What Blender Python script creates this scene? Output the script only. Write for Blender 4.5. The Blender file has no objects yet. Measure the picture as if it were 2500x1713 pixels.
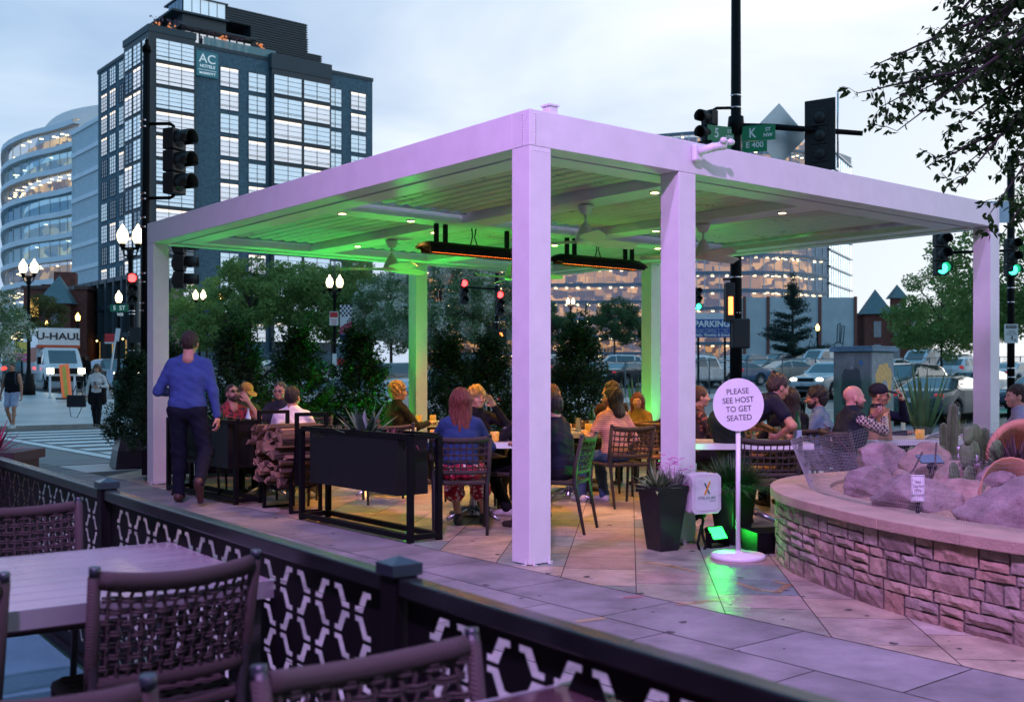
import bpy, math, random
import numpy as np
from math import sin, cos, pi, radians as R, atan2, sqrt
from mathutils import Vector, Matrix, Euler
random.seed(7); RNG = np.random.default_rng(11)
SC = bpy.context.scene
COL = SC.collection

# ---------------------------------------------------------------- camera
FP, CX, HY, CH = 2609.0, 1250.0, 915.0, 1.36      # measured from the photograph
cd = bpy.data.cameras.new("camera"); cam = bpy.data.objects.new("camera", cd); COL.objects.link(cam)
cam.location = (0, 0, CH); cam.rotation_euler = (R(90), 0, 0)
cd.sensor_width = 36; cd.lens = 36 * FP / 2500; cd.shift_y = (HY - 856.5) / 2500
cd.clip_start = .05; cd.clip_end = 2000
cd.dof.use_dof = True; cd.dof.focus_distance = 9.5; cd.dof.aperture_fstop = 4.0
SC.camera = cam

# ---------------------------------------------------------------- sky and light
SC.view_settings.view_transform = 'Standard'; SC.view_settings.look = 'None'
SC.view_settings.exposure = 0.0; SC.view_settings.gamma = 1
SC.cycles.max_bounces = 6; SC.cycles.diffuse_bounces = 3; SC.cycles.glossy_bounces = 3
SC.cycles.transparent_max_bounces = 16; SC.cycles.transmission_bounces = 4
SC.cycles.caustics_reflective = False; SC.cycles.caustics_refractive = False
SC.cycles.use_denoising = True; SC.cycles.sample_clamp_indirect = 4
SUN_EL, SUN_AZ = R(4), R(48)                       # a low sun behind thin cloud, to the right and behind
w = bpy.data.worlds.new("World"); SC.world = w; w.use_nodes = True
nt = w.node_tree; N = nt.nodes; Lk = nt.links
bg = N["Background"]
sky = N.new("ShaderNodeTexSky"); sky.sky_type = 'NISHITA'; sky.sun_disc = False
sky.sun_elevation = SUN_EL; sky.sun_rotation = SUN_AZ; sky.air_density = 1.2; sky.dust_density = .6; sky.ozone_density = 3
tc = N.new("ShaderNodeTexCoord")
def wmath(op, a, b=None, clamp=False):
    n = N.new("ShaderNodeMath"); n.operation = op; n.use_clamp = clamp
    for i, v in enumerate((a, b)):
        if v is None: continue
        if isinstance(v, (int, float)): n.inputs[i].default_value = v
        else: Lk.new(v, n.inputs[i])
    return n.outputs[0]
def wmix(f, a, b):
    n = N.new("ShaderNodeMix"); n.data_type = 'RGBA'
    for s, v in ((0, f), (6, a), (7, b)):
        if isinstance(v, tuple): n.inputs[s].default_value = v + (1,)
        elif isinstance(v, (int, float)): n.inputs[s].default_value = v
        else: Lk.new(v, n.inputs[s])
    return n.outputs[2]
sep = N.new("ShaderNodeSeparateXYZ"); Lk.new(tc.outputs['Generated'], sep.inputs[0])
mp = N.new("ShaderNodeMapping"); mp.inputs['Scale'].default_value = (1, 1, 3.2); mp.inputs['Location'].default_value = (.3, .1, .2)
Lk.new(tc.outputs['Generated'], mp.inputs[0])
nz = N.new("ShaderNodeTexNoise"); nz.inputs['Scale'].default_value = 2.1; nz.inputs['Detail'].default_value = 5; nz.inputs['Roughness'].default_value = .5
nz.inputs['Distortion'].default_value = .35
Lk.new(mp.outputs[0], nz.inputs[0])
# thin overcast: brighter towards the hidden sun, blue-grey away from it
dot = wmath('ADD', wmath('MULTIPLY', sep.outputs[0], 1.15), wmath('MULTIPLY', sep.outputs[1], .45))
g = wmath('ADD', wmath('MULTIPLY', dot, .9), .28)
g = wmath('SUBTRACT', g, wmath('MULTIPLY', sep.outputs[2], .35), True)
cl = wmath('MULTIPLY', wmath('SUBTRACT', nz.outputs[0], .42), 3.6, True)
deep = wmix(g, (.22, .44, .80), (.98, 1.06, 1.15))
pale = wmix(g, (.70, .88, 1.06), (1.34, 1.33, 1.32))
cloud = wmix(cl, deep, pale)
fac = wmath('ADD', wmath('MULTIPLY', cl, .06), .9)
hs = N.new("ShaderNodeVectorMath"); hs.operation = 'SCALE'; hs.inputs['Scale'].default_value = .12; Lk.new(sky.outputs[0], hs.inputs[0])
high = wmath('MULTIPLY', wmath('SUBTRACT', sep.outputs[2], .31), 3.2, True)      # unseen upper sky recoloured to control the ambient light
cloud = wmix(wmath('MULTIPLY', high, .86), cloud, (.17, .52, .84))
Lk.new(wmix(fac, hs.outputs[0], cloud), bg.inputs[0])
bg.inputs[1].default_value = 1.0
sl = bpy.data.lights.new("sun", 'SUN'); sl.energy = .35; sl.angle = R(25); sl.color = (1, .93, .86)
so = bpy.data.objects.new("sun", sl); COL.objects.link(so)
so.rotation_euler = Vector((-sin(SUN_AZ), -cos(SUN_AZ), -math.tan(R(12)))).to_track_quat('-Z', 'Y').to_euler()

def lamp(name, kind, loc, aim, energy, color, size=.1, spot=None, blend=.5, parent=None, sy=None):
    l = bpy.data.lights.new(name, kind); l.energy = energy; l.color = color
    if kind == 'AREA':
        l.size = size
        if sy: l.shape = 'RECTANGLE'; l.size_y = sy
    else: l.shadow_soft_size = size
    if kind == 'SPOT': l.spot_size = R(spot); l.spot_blend = blend
    o = bpy.data.objects.new(name, l); COL.objects.link(o); o.location = loc
    o.rotation_euler = (Vector(aim) - Vector(loc)).to_track_quat('-Z', 'Y').to_euler()
    if parent:
        o.parent = parent; o.matrix_parent_inverse = parent.matrix_basis.inverted()
    return o
# the purple wash that the restaurant's facade throws over its terrace, from behind and above the camera
lamp("facade_wash", 'SPOT', (-4.3, 1.0, 11), (.6, 6.2, .3), 6900, (.64, .35, 1.0), .3, 84, .9)
lamp("facade_wash", 'SPOT', (-.4, -3.1, 10.5), (1.9, 5.8, .3), 8400, (.72, .37, 1.0), .3, 74, .9)

# ---------------------------------------------------------------- helpers
def W(px, py, Y): return Vector(((px - CX) / FP * Y, Y, CH - (py - HY) / FP * Y))
def GP(px, py, z=0):
    Y = FP * (CH - z) / (py - HY); return Vector(((px - CX) / FP * Y, Y, z))
def hill(Y): 
    t = max(0, Y - 31); t = min(t, 95); return .026 * t * t / (t + 3)
def TP(px, Y, dz=0): return Vector(((px - CX) / FP * Y, Y, hill(Y) + dz))
C0 = Vector((.125, 7.58, 0)); PA = R(39)
ux = Vector((cos(PA), sin(PA), 0)); uy = Vector((-sin(PA), cos(PA), 0))
PG = Matrix.Translation(C0) @ Matrix.Rotation(PA, 4, 'Z')
def L(x, y, z=0): return C0 + ux * x + uy * y + Vector((0, 0, z))
def toL(p): d = Vector(p) - C0; return d.dot(ux), d.dot(uy)

_M = {}
def M(name, col=(.5, .5, .5), rough=.6, metal=0, var=.12, vs=3, bump=0, bs=60, emit=None, es=0, spec=.5, alpha=1, coat=0, stretch=None, dark=None, sheen=0):
    if name in _M: return _M[name]
    m = bpy.data.materials.new(name); m.use_nodes = True; _M[name] = m
    n = m.node_tree.nodes; l = m.node_tree.links; b = n["Principled BSDF"]
    b.inputs['Roughness'].default_value = rough; b.inputs['Metallic'].default_value = metal
    b.inputs['Specular IOR Level'].default_value = spec; b.inputs['Alpha'].default_value = alpha
    b.inputs['Coat Weight'].default_value = coat; b.inputs['Sheen Weight'].default_value = sheen
    b.inputs['Base Color'].default_value = tuple(col) + (1,)
    t = n.new("ShaderNodeTexCoord"); mpn = n.new("ShaderNodeMapping"); l.new(t.outputs['Object'], mpn.inputs[0])
    if stretch: mpn.inputs['Scale'].default_value = stretch
    if var:
        z = n.new("ShaderNodeTexNoise"); z.inputs['Scale'].default_value = vs; z.inputs['Detail'].default_value = 6; z.inputs['Roughness'].default_value = .62
        l.new(mpn.outputs[0], z.inputs[0])
        r = n.new("ShaderNodeValToRGB"); l.new(z.outputs[0], r.inputs[0])
        r.color_ramp.elements[0].position = .32; r.color_ramp.elements[1].position = .68
        lo = dark if dark else tuple(c * (1 - var) for c in col)
        r.color_ramp.elements[0].color = tuple(lo) + (1,); r.color_ramp.elements[1].color = tuple(min(1, c * (1 + var)) for c in col) + (1,)
        l.new(r.outputs[0], b.inputs['Base Color'])
        rr = n.new("ShaderNodeMapRange"); rr.inputs[3].default_value = max(0, rough - .09); rr.inputs[4].default_value = min(1, rough + .09)
        l.new(z.outputs[0], rr.inputs[0]); l.new(rr.outputs[0], b.inputs['Roughness'])
    if bump:
        z2 = n.new("ShaderNodeTexNoise"); z2.inputs['Scale'].default_value = bs; z2.inputs['Detail'].default_value = 4
        l.new(mpn.outputs[0], z2.inputs[0])
        bp = n.new("ShaderNodeBump"); bp.inputs['Strength'].default_value = bump; bp.inputs['Distance'].default_value = .02
        l.new(z2.outputs[0], bp.inputs['Height']); l.new(bp.outputs[0], b.inputs['Normal'])
    if emit:
        b.inputs['Emission Color'].default_value = tuple(emit) + (1,); b.inputs['Emission Strength'].default_value = es
    return m
def nodes_of(name, col=(.5, .5, .5), rough=.6, **k):
    m = M(name, col, rough, var=0, **k); n = m.node_tree.nodes; l = m.node_tree.links; return m, n, l, n["Principled BSDF"]

class MB:
    def __init__(s, m=None): s.V = []; s.F = []; s.mi = []; s.sm = []; s.m = m or Matrix()
    def v(s, p): s.V.append(tuple(s.m @ Vector(p))); return len(s.V) - 1
    def f(s, ix, m=0, sm=False): s.F.append(tuple(ix)); s.mi.append(m); s.sm.append(sm)
    def quad(s, a, b, c, d, m=0): s.f([s.v(a), s.v(b), s.v(c), s.v(d)], m)
    def poly(s, pts, m=0): s.f([s.v(p) for p in pts], m)
    def box(s, x0, x1, y0, y1, z0, z1, m=0):
        i = [s.v((x, y, z)) for z in (z0, z1) for y in (y0, y1) for x in (x0, x1)]
        for q in ((0, 2, 3, 1), (4, 5, 7, 6), (0, 1, 5, 4), (2, 6, 7, 3), (0, 4, 6, 2), (1, 3, 7, 5)): s.f([i[k] for k in q], m)
    def obox(s, c, sx, sy, sz, rot=(0, 0, 0), m=0):
        old = s.m; s.m = s.m @ Matrix.Translation(Vector(c)) @ Euler(rot).to_matrix().to_4x4()
        s.box(-sx / 2, sx / 2, -sy / 2, sy / 2, -sz / 2, sz / 2, m); s.m = old
    def bar(s, a, b, w_, h_, m=0):
        a = Vector(a); b = Vector(b); d = (b - a); ln = d.length; q = d.to_track_quat('X', 'Z')
        old = s.m; s.m = s.m @ Matrix.Translation(a) @ q.to_matrix().to_4x4(); s.box(0, ln, -w_ / 2, w_ / 2, -h_ / 2, h_ / 2, m); s.m = old
    def tube(s, pts, r, n=8, m=0, cap=True, sy=1):
        pts = [Vector(p) for p in pts]; k = len(pts); rs = r if isinstance(r, (list, tuple)) else [r] * k
        up = None; prev = None
        for i, p in enumerate(pts):
            t = (pts[min(i + 1, k - 1)] - pts[max(i - 1, 0)])
            t = t.normalized() if t.length > 1e-9 else Vector((0, 0, 1))
            if up is None: up = Vector((0, 0, 1)) if abs(t.z) < .95 else Vector((1, 0, 0))
            sd = t.cross(up); sd = sd.normalized() if sd.length > 1e-6 else Vector((1, 0, 0)); up = sd.cross(t).normalized()
            ring = [s.v(p + sd * (cos(2 * pi * j / n) * rs[i]) + up * (sin(2 * pi * j / n) * rs[i] * sy)) for j in range(n)]
            if prev:
                for j in range(n): s.f((prev[j], prev[(j + 1) % n], ring[(j + 1) % n], ring[j]), m, n > 4)
            elif cap: s.f(ring[::-1], m)
            prev = ring
        if cap: s.f(prev, m)
    def lathe(s, prof, n=16, c=(0, 0, 0), m=0, cap=True, sm=True):
        c = Vector(c); prev = None
        for i, (r, z) in enumerate(prof):
            ring = [s.v(c + Vector((r * cos(2 * pi * j / n), r * sin(2 * pi * j / n), z))) for j in range(n)]
            if prev:
                for j in range(n): s.f((prev[j], prev[(j + 1) % n], ring[(j + 1) % n], ring[j]), m, sm)
            elif cap: s.f(ring[::-1], m)
            prev = ring
        if cap: s.f(prev, m)
    def ball(s, c, r, n=10, m=0, sc=(1, 1, 1)):
        c = Vector(c); rows = []
        for i in range(n // 2 + 1):
            a = pi * i / (n // 2)
            rows.append([s.v(c + Vector((sc[0] * r * sin(a) * cos(2 * pi * j / n), sc[1] * r * sin(a) * sin(2 * pi * j / n), sc[2] * r * cos(a)))) for j in range(n)])
        for i in range(n // 2):
            for j in range(n): s.f((rows[i][j], rows[i + 1][j], rows[i + 1][(j + 1) % n], rows[i][(j + 1) % n]), m, True)
    def prism(s, poly, z0, z1, m=0, mt=None):
        a = [s.v((x, y, z0)) for x, y in poly]; b = [s.v((x, y, z1)) for x, y in poly]; n = len(poly)
        s.f(a[::-1], m); s.f(b, m if mt is None else mt)
        for i in range(n): s.f((a[i], a[(i + 1) % n], b[(i + 1) % n], b[i]), m)
    def sheetprism(s, poly, ax, t, m=0):       # outline in xz, thickness t along y
        a = [s.v((x, -t / 2, z)) for x, z in poly]; b = [s.v((x, t / 2, z)) for x, z in poly]; n = len(poly)
        s.f(a, m); s.f(b[::-1], m)
        for i in range(n): s.f((a[i], b[i], b[(i + 1) % n], a[(i + 1) % n]), m)
    def blade(s, base, d, ln, w_, droop=.3, m=0, seg=4, side=None, tk=.0):
        base = Vector(base); d = Vector(d).normalized(); sd = side or d.cross(Vector((0, 0, 1)))
        sd = sd.normalized() if sd.length > 1e-4 else Vector((1, 0, 0)); p = base.copy(); pr = None; up = sd.cross(d)
        for i in range(seg + 1):
            t = i / seg; ww = w_ * (1 - t) ** .7 * (.75 + .5 * min(1, t * 4)) * .5
            a = s.v(p - sd * ww + up * ww * .35); c = s.v(p); b = s.v(p + sd * ww + up * ww * .35)
            if pr: s.f((pr[0], pr[1], c, a), m, True); s.f((pr[1], pr[2], b, c), m, True)
            pr = (a, c, b); d = (d + Vector((0, 0, -droop / seg))).normalized(); p = p + d * (ln / seg)
    def add(s, V, F, m=0, sm=True, mat=None):
        o = len(s.V); mm = s.m @ (mat or Matrix())
        A = np.asarray(V, float); A = A @ np.array(mm.to_3x3()).T + np.array(mm.translation); s.V += [tuple(x) for x in A.tolist()]
        s.F += [tuple(int(i) + o for i in q) for q in F]; s.mi += [m] * len(F); s.sm += [sm] * len(F)

def tag(o, label=None, cat=None, group=None, kind=None):
    if label: o['label'] = label
    if cat: o['category'] = cat
    if group: o['group'] = group
    if kind: o['kind'] = kind
    return o
def mk(name, mb, mats, parent=None, label=None, cat=None, group=None, kind=None, bevel=0, loc=None, rot=None):
    me = bpy.data.meshes.new(name)
    me.from_pydata(mb.V, [], mb.F)
    for mt in (mats if isinstance(mats, (list, tuple)) else [mats]): me.materials.append(mt)
    me.polygons.foreach_set('material_index', mb.mi); me.polygons.foreach_set('use_smooth', mb.sm)
    me.update()
    o = bpy.data.objects.new(name, me); COL.objects.link(o)
    if parent: o.parent = parent
    if loc is not None: o.location = loc
    if rot is not None: o.rotation_euler = rot
    if bevel:
        b = o.modifiers.new("bevel", 'BEVEL'); b.width = bevel; b.segments = 2; b.limit_method = 'ANGLE'
    return tag(o, label, cat, group, kind)
def mk_np(name, V, Q, mat, parent=None, **k):
    me = bpy.data.meshes.new(name); V = np.asarray(V, np.float32); Q = np.asarray(Q, np.int32); n = Q.shape[1]
    me.vertices.add(len(V)); me.vertices.foreach_set('co', V.ravel())
    me.loops.add(Q.size); me.loops.foreach_set('vertex_index', Q.ravel())
    me.polygons.add(len(Q)); me.polygons.foreach_set('loop_start', np.arange(0, Q.size, n, dtype=np.int32)); me.polygons.foreach_set('loop_total', np.full(len(Q), n, np.int32))
    mats = mat if isinstance(mat, (list, tuple)) else [mat]
    for mt in mats: me.materials.append(mt)
    mi = k.pop('mi', None)
    if mi is not None: me.polygons.foreach_set('material_index', np.asarray(mi, np.int32))
    me.polygons.foreach_set('use_smooth', np.full(len(Q), k.pop('smooth', False), bool))
    me.update(calc_edges=True); me.validate()
    o = bpy.data.objects.new(name, me); COL.objects.link(o)
    if parent: o.parent = parent
    if 'loc' in k: o.location = k.pop('loc')
    if 'rot' in k: o.rotation_euler = k.pop('rot')
    return tag(o, **k)
def empty(name, loc, rz=0, label=None, cat=None, group=None, sc=1):
    o = bpy.data.objects.new(name, None); COL.objects.link(o); o.location = loc; o.rotation_euler = (0, 0, rz); o.scale = (sc,) * 3
    o.empty_display_size = .2
    return tag(o, label, cat, group)
def dup(root, loc=None, rz=None, label=None, group=None, sc=None):
    def cp(o, par):
        c = o.copy(); COL.objects.link(c)
        if par: c.parent = par
        for ch in list(o.children): cp(ch, c)
        return c
    r = cp(root, None)
    if loc is not None: r.location = loc
    if rz is not None: r.rotation_euler = (0, 0, rz)
    if sc is not None: r.scale = (sc,) * 3 if not isinstance(sc, tuple) else sc
    if label: r['label'] = label
    if group: r['group'] = group
    return r
def txt(s, size, mat, parent, loc, rot=(R(90), 0, 0), depth=.003, name='lettering', align='CENTER', sx=1, bold=0, spacing=1):
    c = bpy.data.curves.new(name, 'FONT'); c.body = s; c.size = size; c.extrude = depth; c.align_x = align; c.align_y = 'CENTER'; c.space_line = 1.12; c.offset = bold; c.space_character = spacing
    t = bpy.data.objects.new(name, c); COL.objects.link(t)
    bpy.context.view_layer.update()
    me = bpy.data.meshes.new_from_object(t.evaluated_get(bpy.context.evaluated_depsgraph_get()))
    bpy.data.objects.remove(t); me.materials.clear(); me.materials.append(mat)
    o = bpy.data.objects.new(name, me); COL.objects.link(o); o.parent = parent; o.location = loc; o.rotation_euler = rot; o.scale = (sx, 1, 1)
    return o

# ---- implicit surfaces: smooth unions of tapered capsules and ellipsoids, meshed by surface nets
def snet(D, lo, h):
    n = np.array(D.shape); S = D < 0
    acc = np.zeros(tuple(n - 1) + (3,)); cnt = np.zeros(tuple(n - 1))
    for a in range(3):
        b, c = [i for i in range(3) if i != a]
        for ob in (0, 1):
            for oc in (0, 1):
                s0 = [0] * 3; s1 = [0] * 3
                s0[a] = slice(0, n[a] - 1); s1[a] = slice(1, n[a])
                for ax_, off in ((b, ob), (c, oc)): s0[ax_] = s1[ax_] = slice(off, n[ax_] - 1 + off)
                d0 = D[tuple(s0)]; d1 = D[tuple(s1)]; mk_ = (d0 < 0) != (d1 < 0)
                t = np.where(mk_, d0 / np.where(mk_, d0 - d1, 1), 0)
                acc[..., a] += t; acc[..., b] += ob * mk_; acc[..., c] += oc * mk_; cnt += mk_
    act = cnt > 0; idx = np.full(act.shape, -1); idx[act] = np.arange(act.sum()); cells = np.argwhere(act)
    V = (cells + acc[act] / cnt[act][:, None]) * h + lo
    Q = []
    for a in range(3):
        b, c = (a + 1) % 3, (a + 2) % 3
        s0 = [slice(None)] * 3; s1 = [slice(None)] * 3; s0[a] = slice(0, n[a] - 1); s1[a] = slice(1, n[a])
        A = S[tuple(s0)]; B = S[tuple(s1)]; E = np.argwhere(A != B)
        E = E[(E[:, b] > 0) & (E[:, c] > 0) & (E[:, b] < n[b] - 1) & (E[:, c] < n[c] - 1)]
        if not len(E): continue
        ins = A[tuple(E.T)]
        def ii(db, dc): e = E.copy(); e[:, b] -= db; e[:, c] -= dc; return idx[tuple(e.T)]
        q = np.stack([ii(1, 1), ii(0, 1), ii(0, 0), ii(1, 0)], 1)
        q[~ins] = q[~ins][:, ::-1]; Q.append(q)
    Q = np.concatenate(Q) if Q else np.zeros((0, 4), int)
    return V, Q[(Q >= 0).all(1)]
class SD:
    def __init__(s): s.p = []
    def cap(s, a, b, ra, rb=None, k=.03, neg=False): s.p.append(('c', np.array(a, float), np.array(b, float), ra, ra if rb is None else rb, k, neg)); return s
    def ell(s, c, r, k=.02, neg=False, rot=None): s.p.append(('e', np.array(c, float), np.array(r, float), rot, 0, k, neg)); return s
    def mesh(s, h=.013, disp=None):
        pos = [q for q in s.p if not q[6]]
        lo = np.min([np.minimum(q[1], q[2]) - max(q[3], q[4]) if q[0] == 'c' else q[1] - q[2].max() for q in pos], 0) - 2.5 * h
        hi = np.max([np.maximum(q[1], q[2]) + max(q[3], q[4]) if q[0] == 'c' else q[1] + q[2].max() for q in pos], 0) + 2.5 * h
        n = np.ceil((hi - lo) / h).astype(int) + 1; ax = [lo[i] + h * np.arange(n[i]) for i in range(3)]
        D = np.full(tuple(n), .5)
        for q in s.p:
            if q[0] == 'c': a, b = np.minimum(q[1], q[2]) - max(q[3], q[4]), np.maximum(q[1], q[2]) + max(q[3], q[4])
            else: a, b = q[1] - q[2].max(), q[1] + q[2].max()
            mg = q[5] * 1.5 + 2 * h
            i0 = np.clip(((a - mg - lo) / h).astype(int), 0, n); i1 = np.clip(((b + mg - lo) / h).astype(int) + 2, 0, n)
            if (i1 <= i0).any(): continue
            sl_ = tuple(slice(i0[i], i1[i]) for i in range(3))
            X = ax[0][sl_[0]][:, None, None]; Y = ax[1][sl_[1]][None, :, None]; Z = ax[2][sl_[2]][None, None, :]
            if q[0] == 'c':
                ba = q[2] - q[1]; L2 = max(1e-9, ba @ ba); px, py, pz = X - q[1][0], Y - q[1][1], Z - q[1][2]
                t = np.clip((px * ba[0] + py * ba[1] + pz * ba[2]) / L2, 0, 1)
                d = np.sqrt((px - t * ba[0]) ** 2 + (py - t * ba[1]) ** 2 + (pz - t * ba[2]) ** 2) - (q[3] + (q[4] - q[3]) * t)
            else:
                px, py, pz = X - q[1][0], Y - q[1][1], Z - q[1][2]
                if q[3] is not None:
                    Rm = np.array(q[3]); px, py, pz = (px * Rm[0, i] + py * Rm[1, i] + pz * Rm[2, i] for i in range(3))
                r = q[2]; k0 = np.sqrt((px / r[0]) ** 2 + (py / r[1]) ** 2 + (pz / r[2]) ** 2)
                k1 = np.sqrt((px / r[0] ** 2) ** 2 + (py / r[1] ** 2) ** 2 + (pz / r[2] ** 2) ** 2) + 1e-9; d = k0 * (k0 - 1) / k1
            E = D[sl_]; k = q[5]
            if q[6]: hh = np.maximum(k - np.abs(E + d), 0) / k; D[sl_] = np.maximum(E, -d) + hh * hh * k / 4
            else: hh = np.maximum(k - np.abs(E - d), 0) / k; D[sl_] = np.minimum(E, d) - hh * hh * k / 4
        if disp: D = D + disp(ax[0][:, None, None], ax[1][None, :, None], ax[2][None, None, :])
        return snet(D, lo, h)
# ---------------------------------------------------------------- materials of the setting
m_asph = M("asphalt", (.105, .12, .13), .44, var=.35, vs=1.3, bump=.35, bs=220)
m_conc = M("concrete_aggregate", (.30, .285, .27), .75, var=.22, vs=1.7, bump=.5, bs=160)
m_walk = M("sidewalk_concrete", (.44, .45, .45), .34, var=.25, vs=.5, bump=.2, bs=90)
m_kerb = M("kerb_granite", (.30, .30, .29), .7, var=.2, vs=4)
m_joint = M("joint_dirt", (.035, .032, .03), .9, var=.3)
m_paint = M("road_paint", (.72, .73, .74), .55, var=.14, vs=3)
m_black = M("black_metal", (.004, .004, .005), .55, var=.3, vs=8, spec=.12)
m_dark = M("dark_bronze", (.02, .019, .022), .45, var=.3, vs=6)
m_white = M("white_powder_coat", (.70, .70, .70), .42, var=.05, vs=5, bump=.06, bs=300)
m_steel = M("brushed_steel", (.5, .5, .52), .35, metal=.9, var=.15)
m_chrome = M("band_clamp", (.7, .7, .72), .25, metal=1, var=.1)

def sheet(name, x0, x1, y0, y1, dz, mat, step=3.0, skirt=.3, kind='structure', loc=True, hf=None):
    """a paving sheet in grid axes that follows the rise of the street"""
    nx = max(1, int((x1 - x0) / step)); ny = max(1, int((y1 - y0) / step)); mb = MB()
    g = [[mb.v((lambda p: (p.x, p.y, hill(p.y) + dz))(L(x0 + (x1 - x0) * i / nx, y0 + (y1 - y0) * j / ny))) for i in range(nx + 1)] for j in range(ny + 1)]
    for j in range(ny):
        for i in range(nx): mb.f((g[j][i], g[j][i + 1], g[j + 1][i + 1], g[j + 1][i]))
    if skirt:
        rim = [g[0][i] for i in range(nx + 1)] + [g[j][nx] for j in range(1, ny + 1)] + [g[ny][i] for i in range(nx - 1, -1, -1)] + [g[j][0] for j in range(ny - 1, 0, -1)]
        low = [mb.v((mb.V[k][0], mb.V[k][1], mb.V[k][2] - skirt)) for k in rim]; n = len(rim)
        for i in range(n): mb.f((rim[i], low[i], low[(i + 1) % n], rim[(i + 1) % n]), 1)
    return mk(name, mb, [mat, m_kerb], kind=kind)

# ground: one sheet that reaches the horizon, following the slope
mb = MB(); xs = [-900, -400, -200, -100, -50, -20, 0, 20, 50, 100, 200, 400, 900]
ys = [-30, -5, 10, 20, 29, 31, 33, 36, 40, 46, 54, 64, 78, 95, 110, 126, 160, 300, 600, 1300]
g = [[mb.v((x, y, hill(y) - .14)) for x in xs] for y in ys]
for j in range(len(ys) - 1):
    for i in range(len(xs) - 1): mb.f((g[j][i], g[j][i + 1], g[j + 1][i + 1], g[j + 1][i]))
mk("road_asphalt", mb, m_asph, kind='structure')
sheet("pavement_plaza", -12, 13, -14, 11.2, -.012, m_walk, 5, .2)
sheet("pavement_across", -60, 10.5, 24.8, 120, 0, m_walk, 3, .3)
sheet("pavement_beyond", 23.5, 120, 24.8, 27.8, 0, m_walk, 3, .3)
sheet("pavement_side_street", 23.5, 28, 27.8, 115, 0, m_walk, 3, .3)
sheet("kerb_strip", -12, 13, 11.03, 11.21, .0, m_kerb, 5, .2)
# concrete slabs beside the fence and flagstones beyond them
mb = MB(); mats = [M("slab_a", (.235, .22, .215), .8, var=.34, vs=2.5, bump=.6, bs=210), M("slab_b", (.27, .255, .25), .8, var=.34, vs=2.1, bump=.6, bs=210), M("slab_c", (.21, .20, .197), .8, var=.34, vs=1.8, bump=.6, bs=210), m_joint]
rows = [(-.69, -.105, .93, .11), (-1.6, -.70, .93, .55), (-2.5, -1.61, .93, .2), (-3.4, -2.51, .93, .6), (-4.3, -3.41, .93, .1), (-5.3, -4.31, .93, .4)]
for x0, x1, dy, off in rows:
    y = -9 + off
    while y < 11:
        mb2 = [L(x0, y, 0), L(x1, y, 0), L(x1, y + dy - .008, 0), L(x0, y + dy - .008, 0)]
        mb.poly([(p.x, p.y, .004) for p in mb2], random.choice((0, 0, 1, 2))); y += dy
mk("concrete_walk", mb, mats, kind='structure')
def clip(poly, px, py, nx, ny):
    out = []
    for i in range(len(poly)):
        a, b = poly[i], poly[(i + 1) % len(poly)]; da = (a[0] - px) * nx + (a[1] - py) * ny; db = (b[0] - px) * nx + (b[1] - py) * ny
        if da >= 0: out.append(a)
        if (da >= 0) != (db >= 0): t = da / (da - db); out.append((a[0] + (b[0] - a[0]) * t, a[1] + (b[1] - a[1]) * t))
    return out
cols = [(.33, .25, .21), (.27, .26, .20), (.38, .31, .22), (.20, .25, .22), (.42, .37, .31), (.29, .21, .17), (.17, .21, .20), (.34, .29, .23)]
fm = [M("flagstone_%s" % n, c, .38, var=.34, vs=5, bump=.45, bs=30) for n, c in zip(("rose", "olive", "sand", "green", "pale", "rust", "slate", "buff"), cols)]
mb = MB(); e = Vector((.11, .994)); q = Vector((.994, -.11)); k = -14
e1 = L(-.1, 0); e2 = L(7.1, 0); e3 = L(0, 9.6)
while k < 15:
    wd = .46; t = 3.0 + random.random() * .3; s0 = k * .5 + .04
    k += 1
    while t < 17.5:
        dl = random.uniform(.36, .62); sk = random.uniform(-.06, .06)
        P = [q * s0 + e * t, q * (s0 + .494) + e * (t + sk * 0), q * (s0 + .494) + e * (t + dl - .007), q * s0 + e * (t + dl - .007)]
        P = [(p.x, p.y) for p in P]
        for c, nn in ((e1, ux), (e2, -ux), (e3, -uy)): P = clip(P, c.x, c.y, nn.x, nn.y) if P else P
        if len(P) > 2: mb.poly([(x, y, .006) for x, y in P], random.choice((0, 0, 1, 2, 2, 3, 4, 5, 6, 7)))
        t += dl
mk("flagstone_paving", mb, fm, kind='structure')
mb = MB()
for x0, x1, y0, y1 in ((-.1, 7.1, -8, 9.6),): mb.poly([L(x0, y0, -.006), L(x1, y0, -.006), L(x1, y1, -.006), L(x0, y1, -.006)])
for x0, x1 in ((-5.3, -.1),): mb.poly([L(x0, -9, -.005), L(x1, -9, -.005), L(x1, 11, -.005), L(x0, 11, -.005)])
mk("paving_joints", mb, m_joint, kind='structure')
# trodden gum and drip spots
mb = MB()
for i in range(150):
    p = L(random.uniform(-2.4, 4.5) if i % 3 else random.uniform(-.7, 1.5), random.uniform(-5, 4.5)); r_ = random.choice((.008, .012, .016, .024)); k = 9; ph_ = random.random() * 6
    mb.poly([(p.x + r_ * (1 + .3 * sin(3 * a + ph_)) * cos(a), p.y + r_ * (1 + .25 * cos(2 * a + ph_)) * sin(a), .0085) for a in [2 * pi * j / k for j in range(k)]])
mk("gum_spots", mb, M("old_gum", (.07, .06, .06), .8, alpha=.7), kind='structure')
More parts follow.
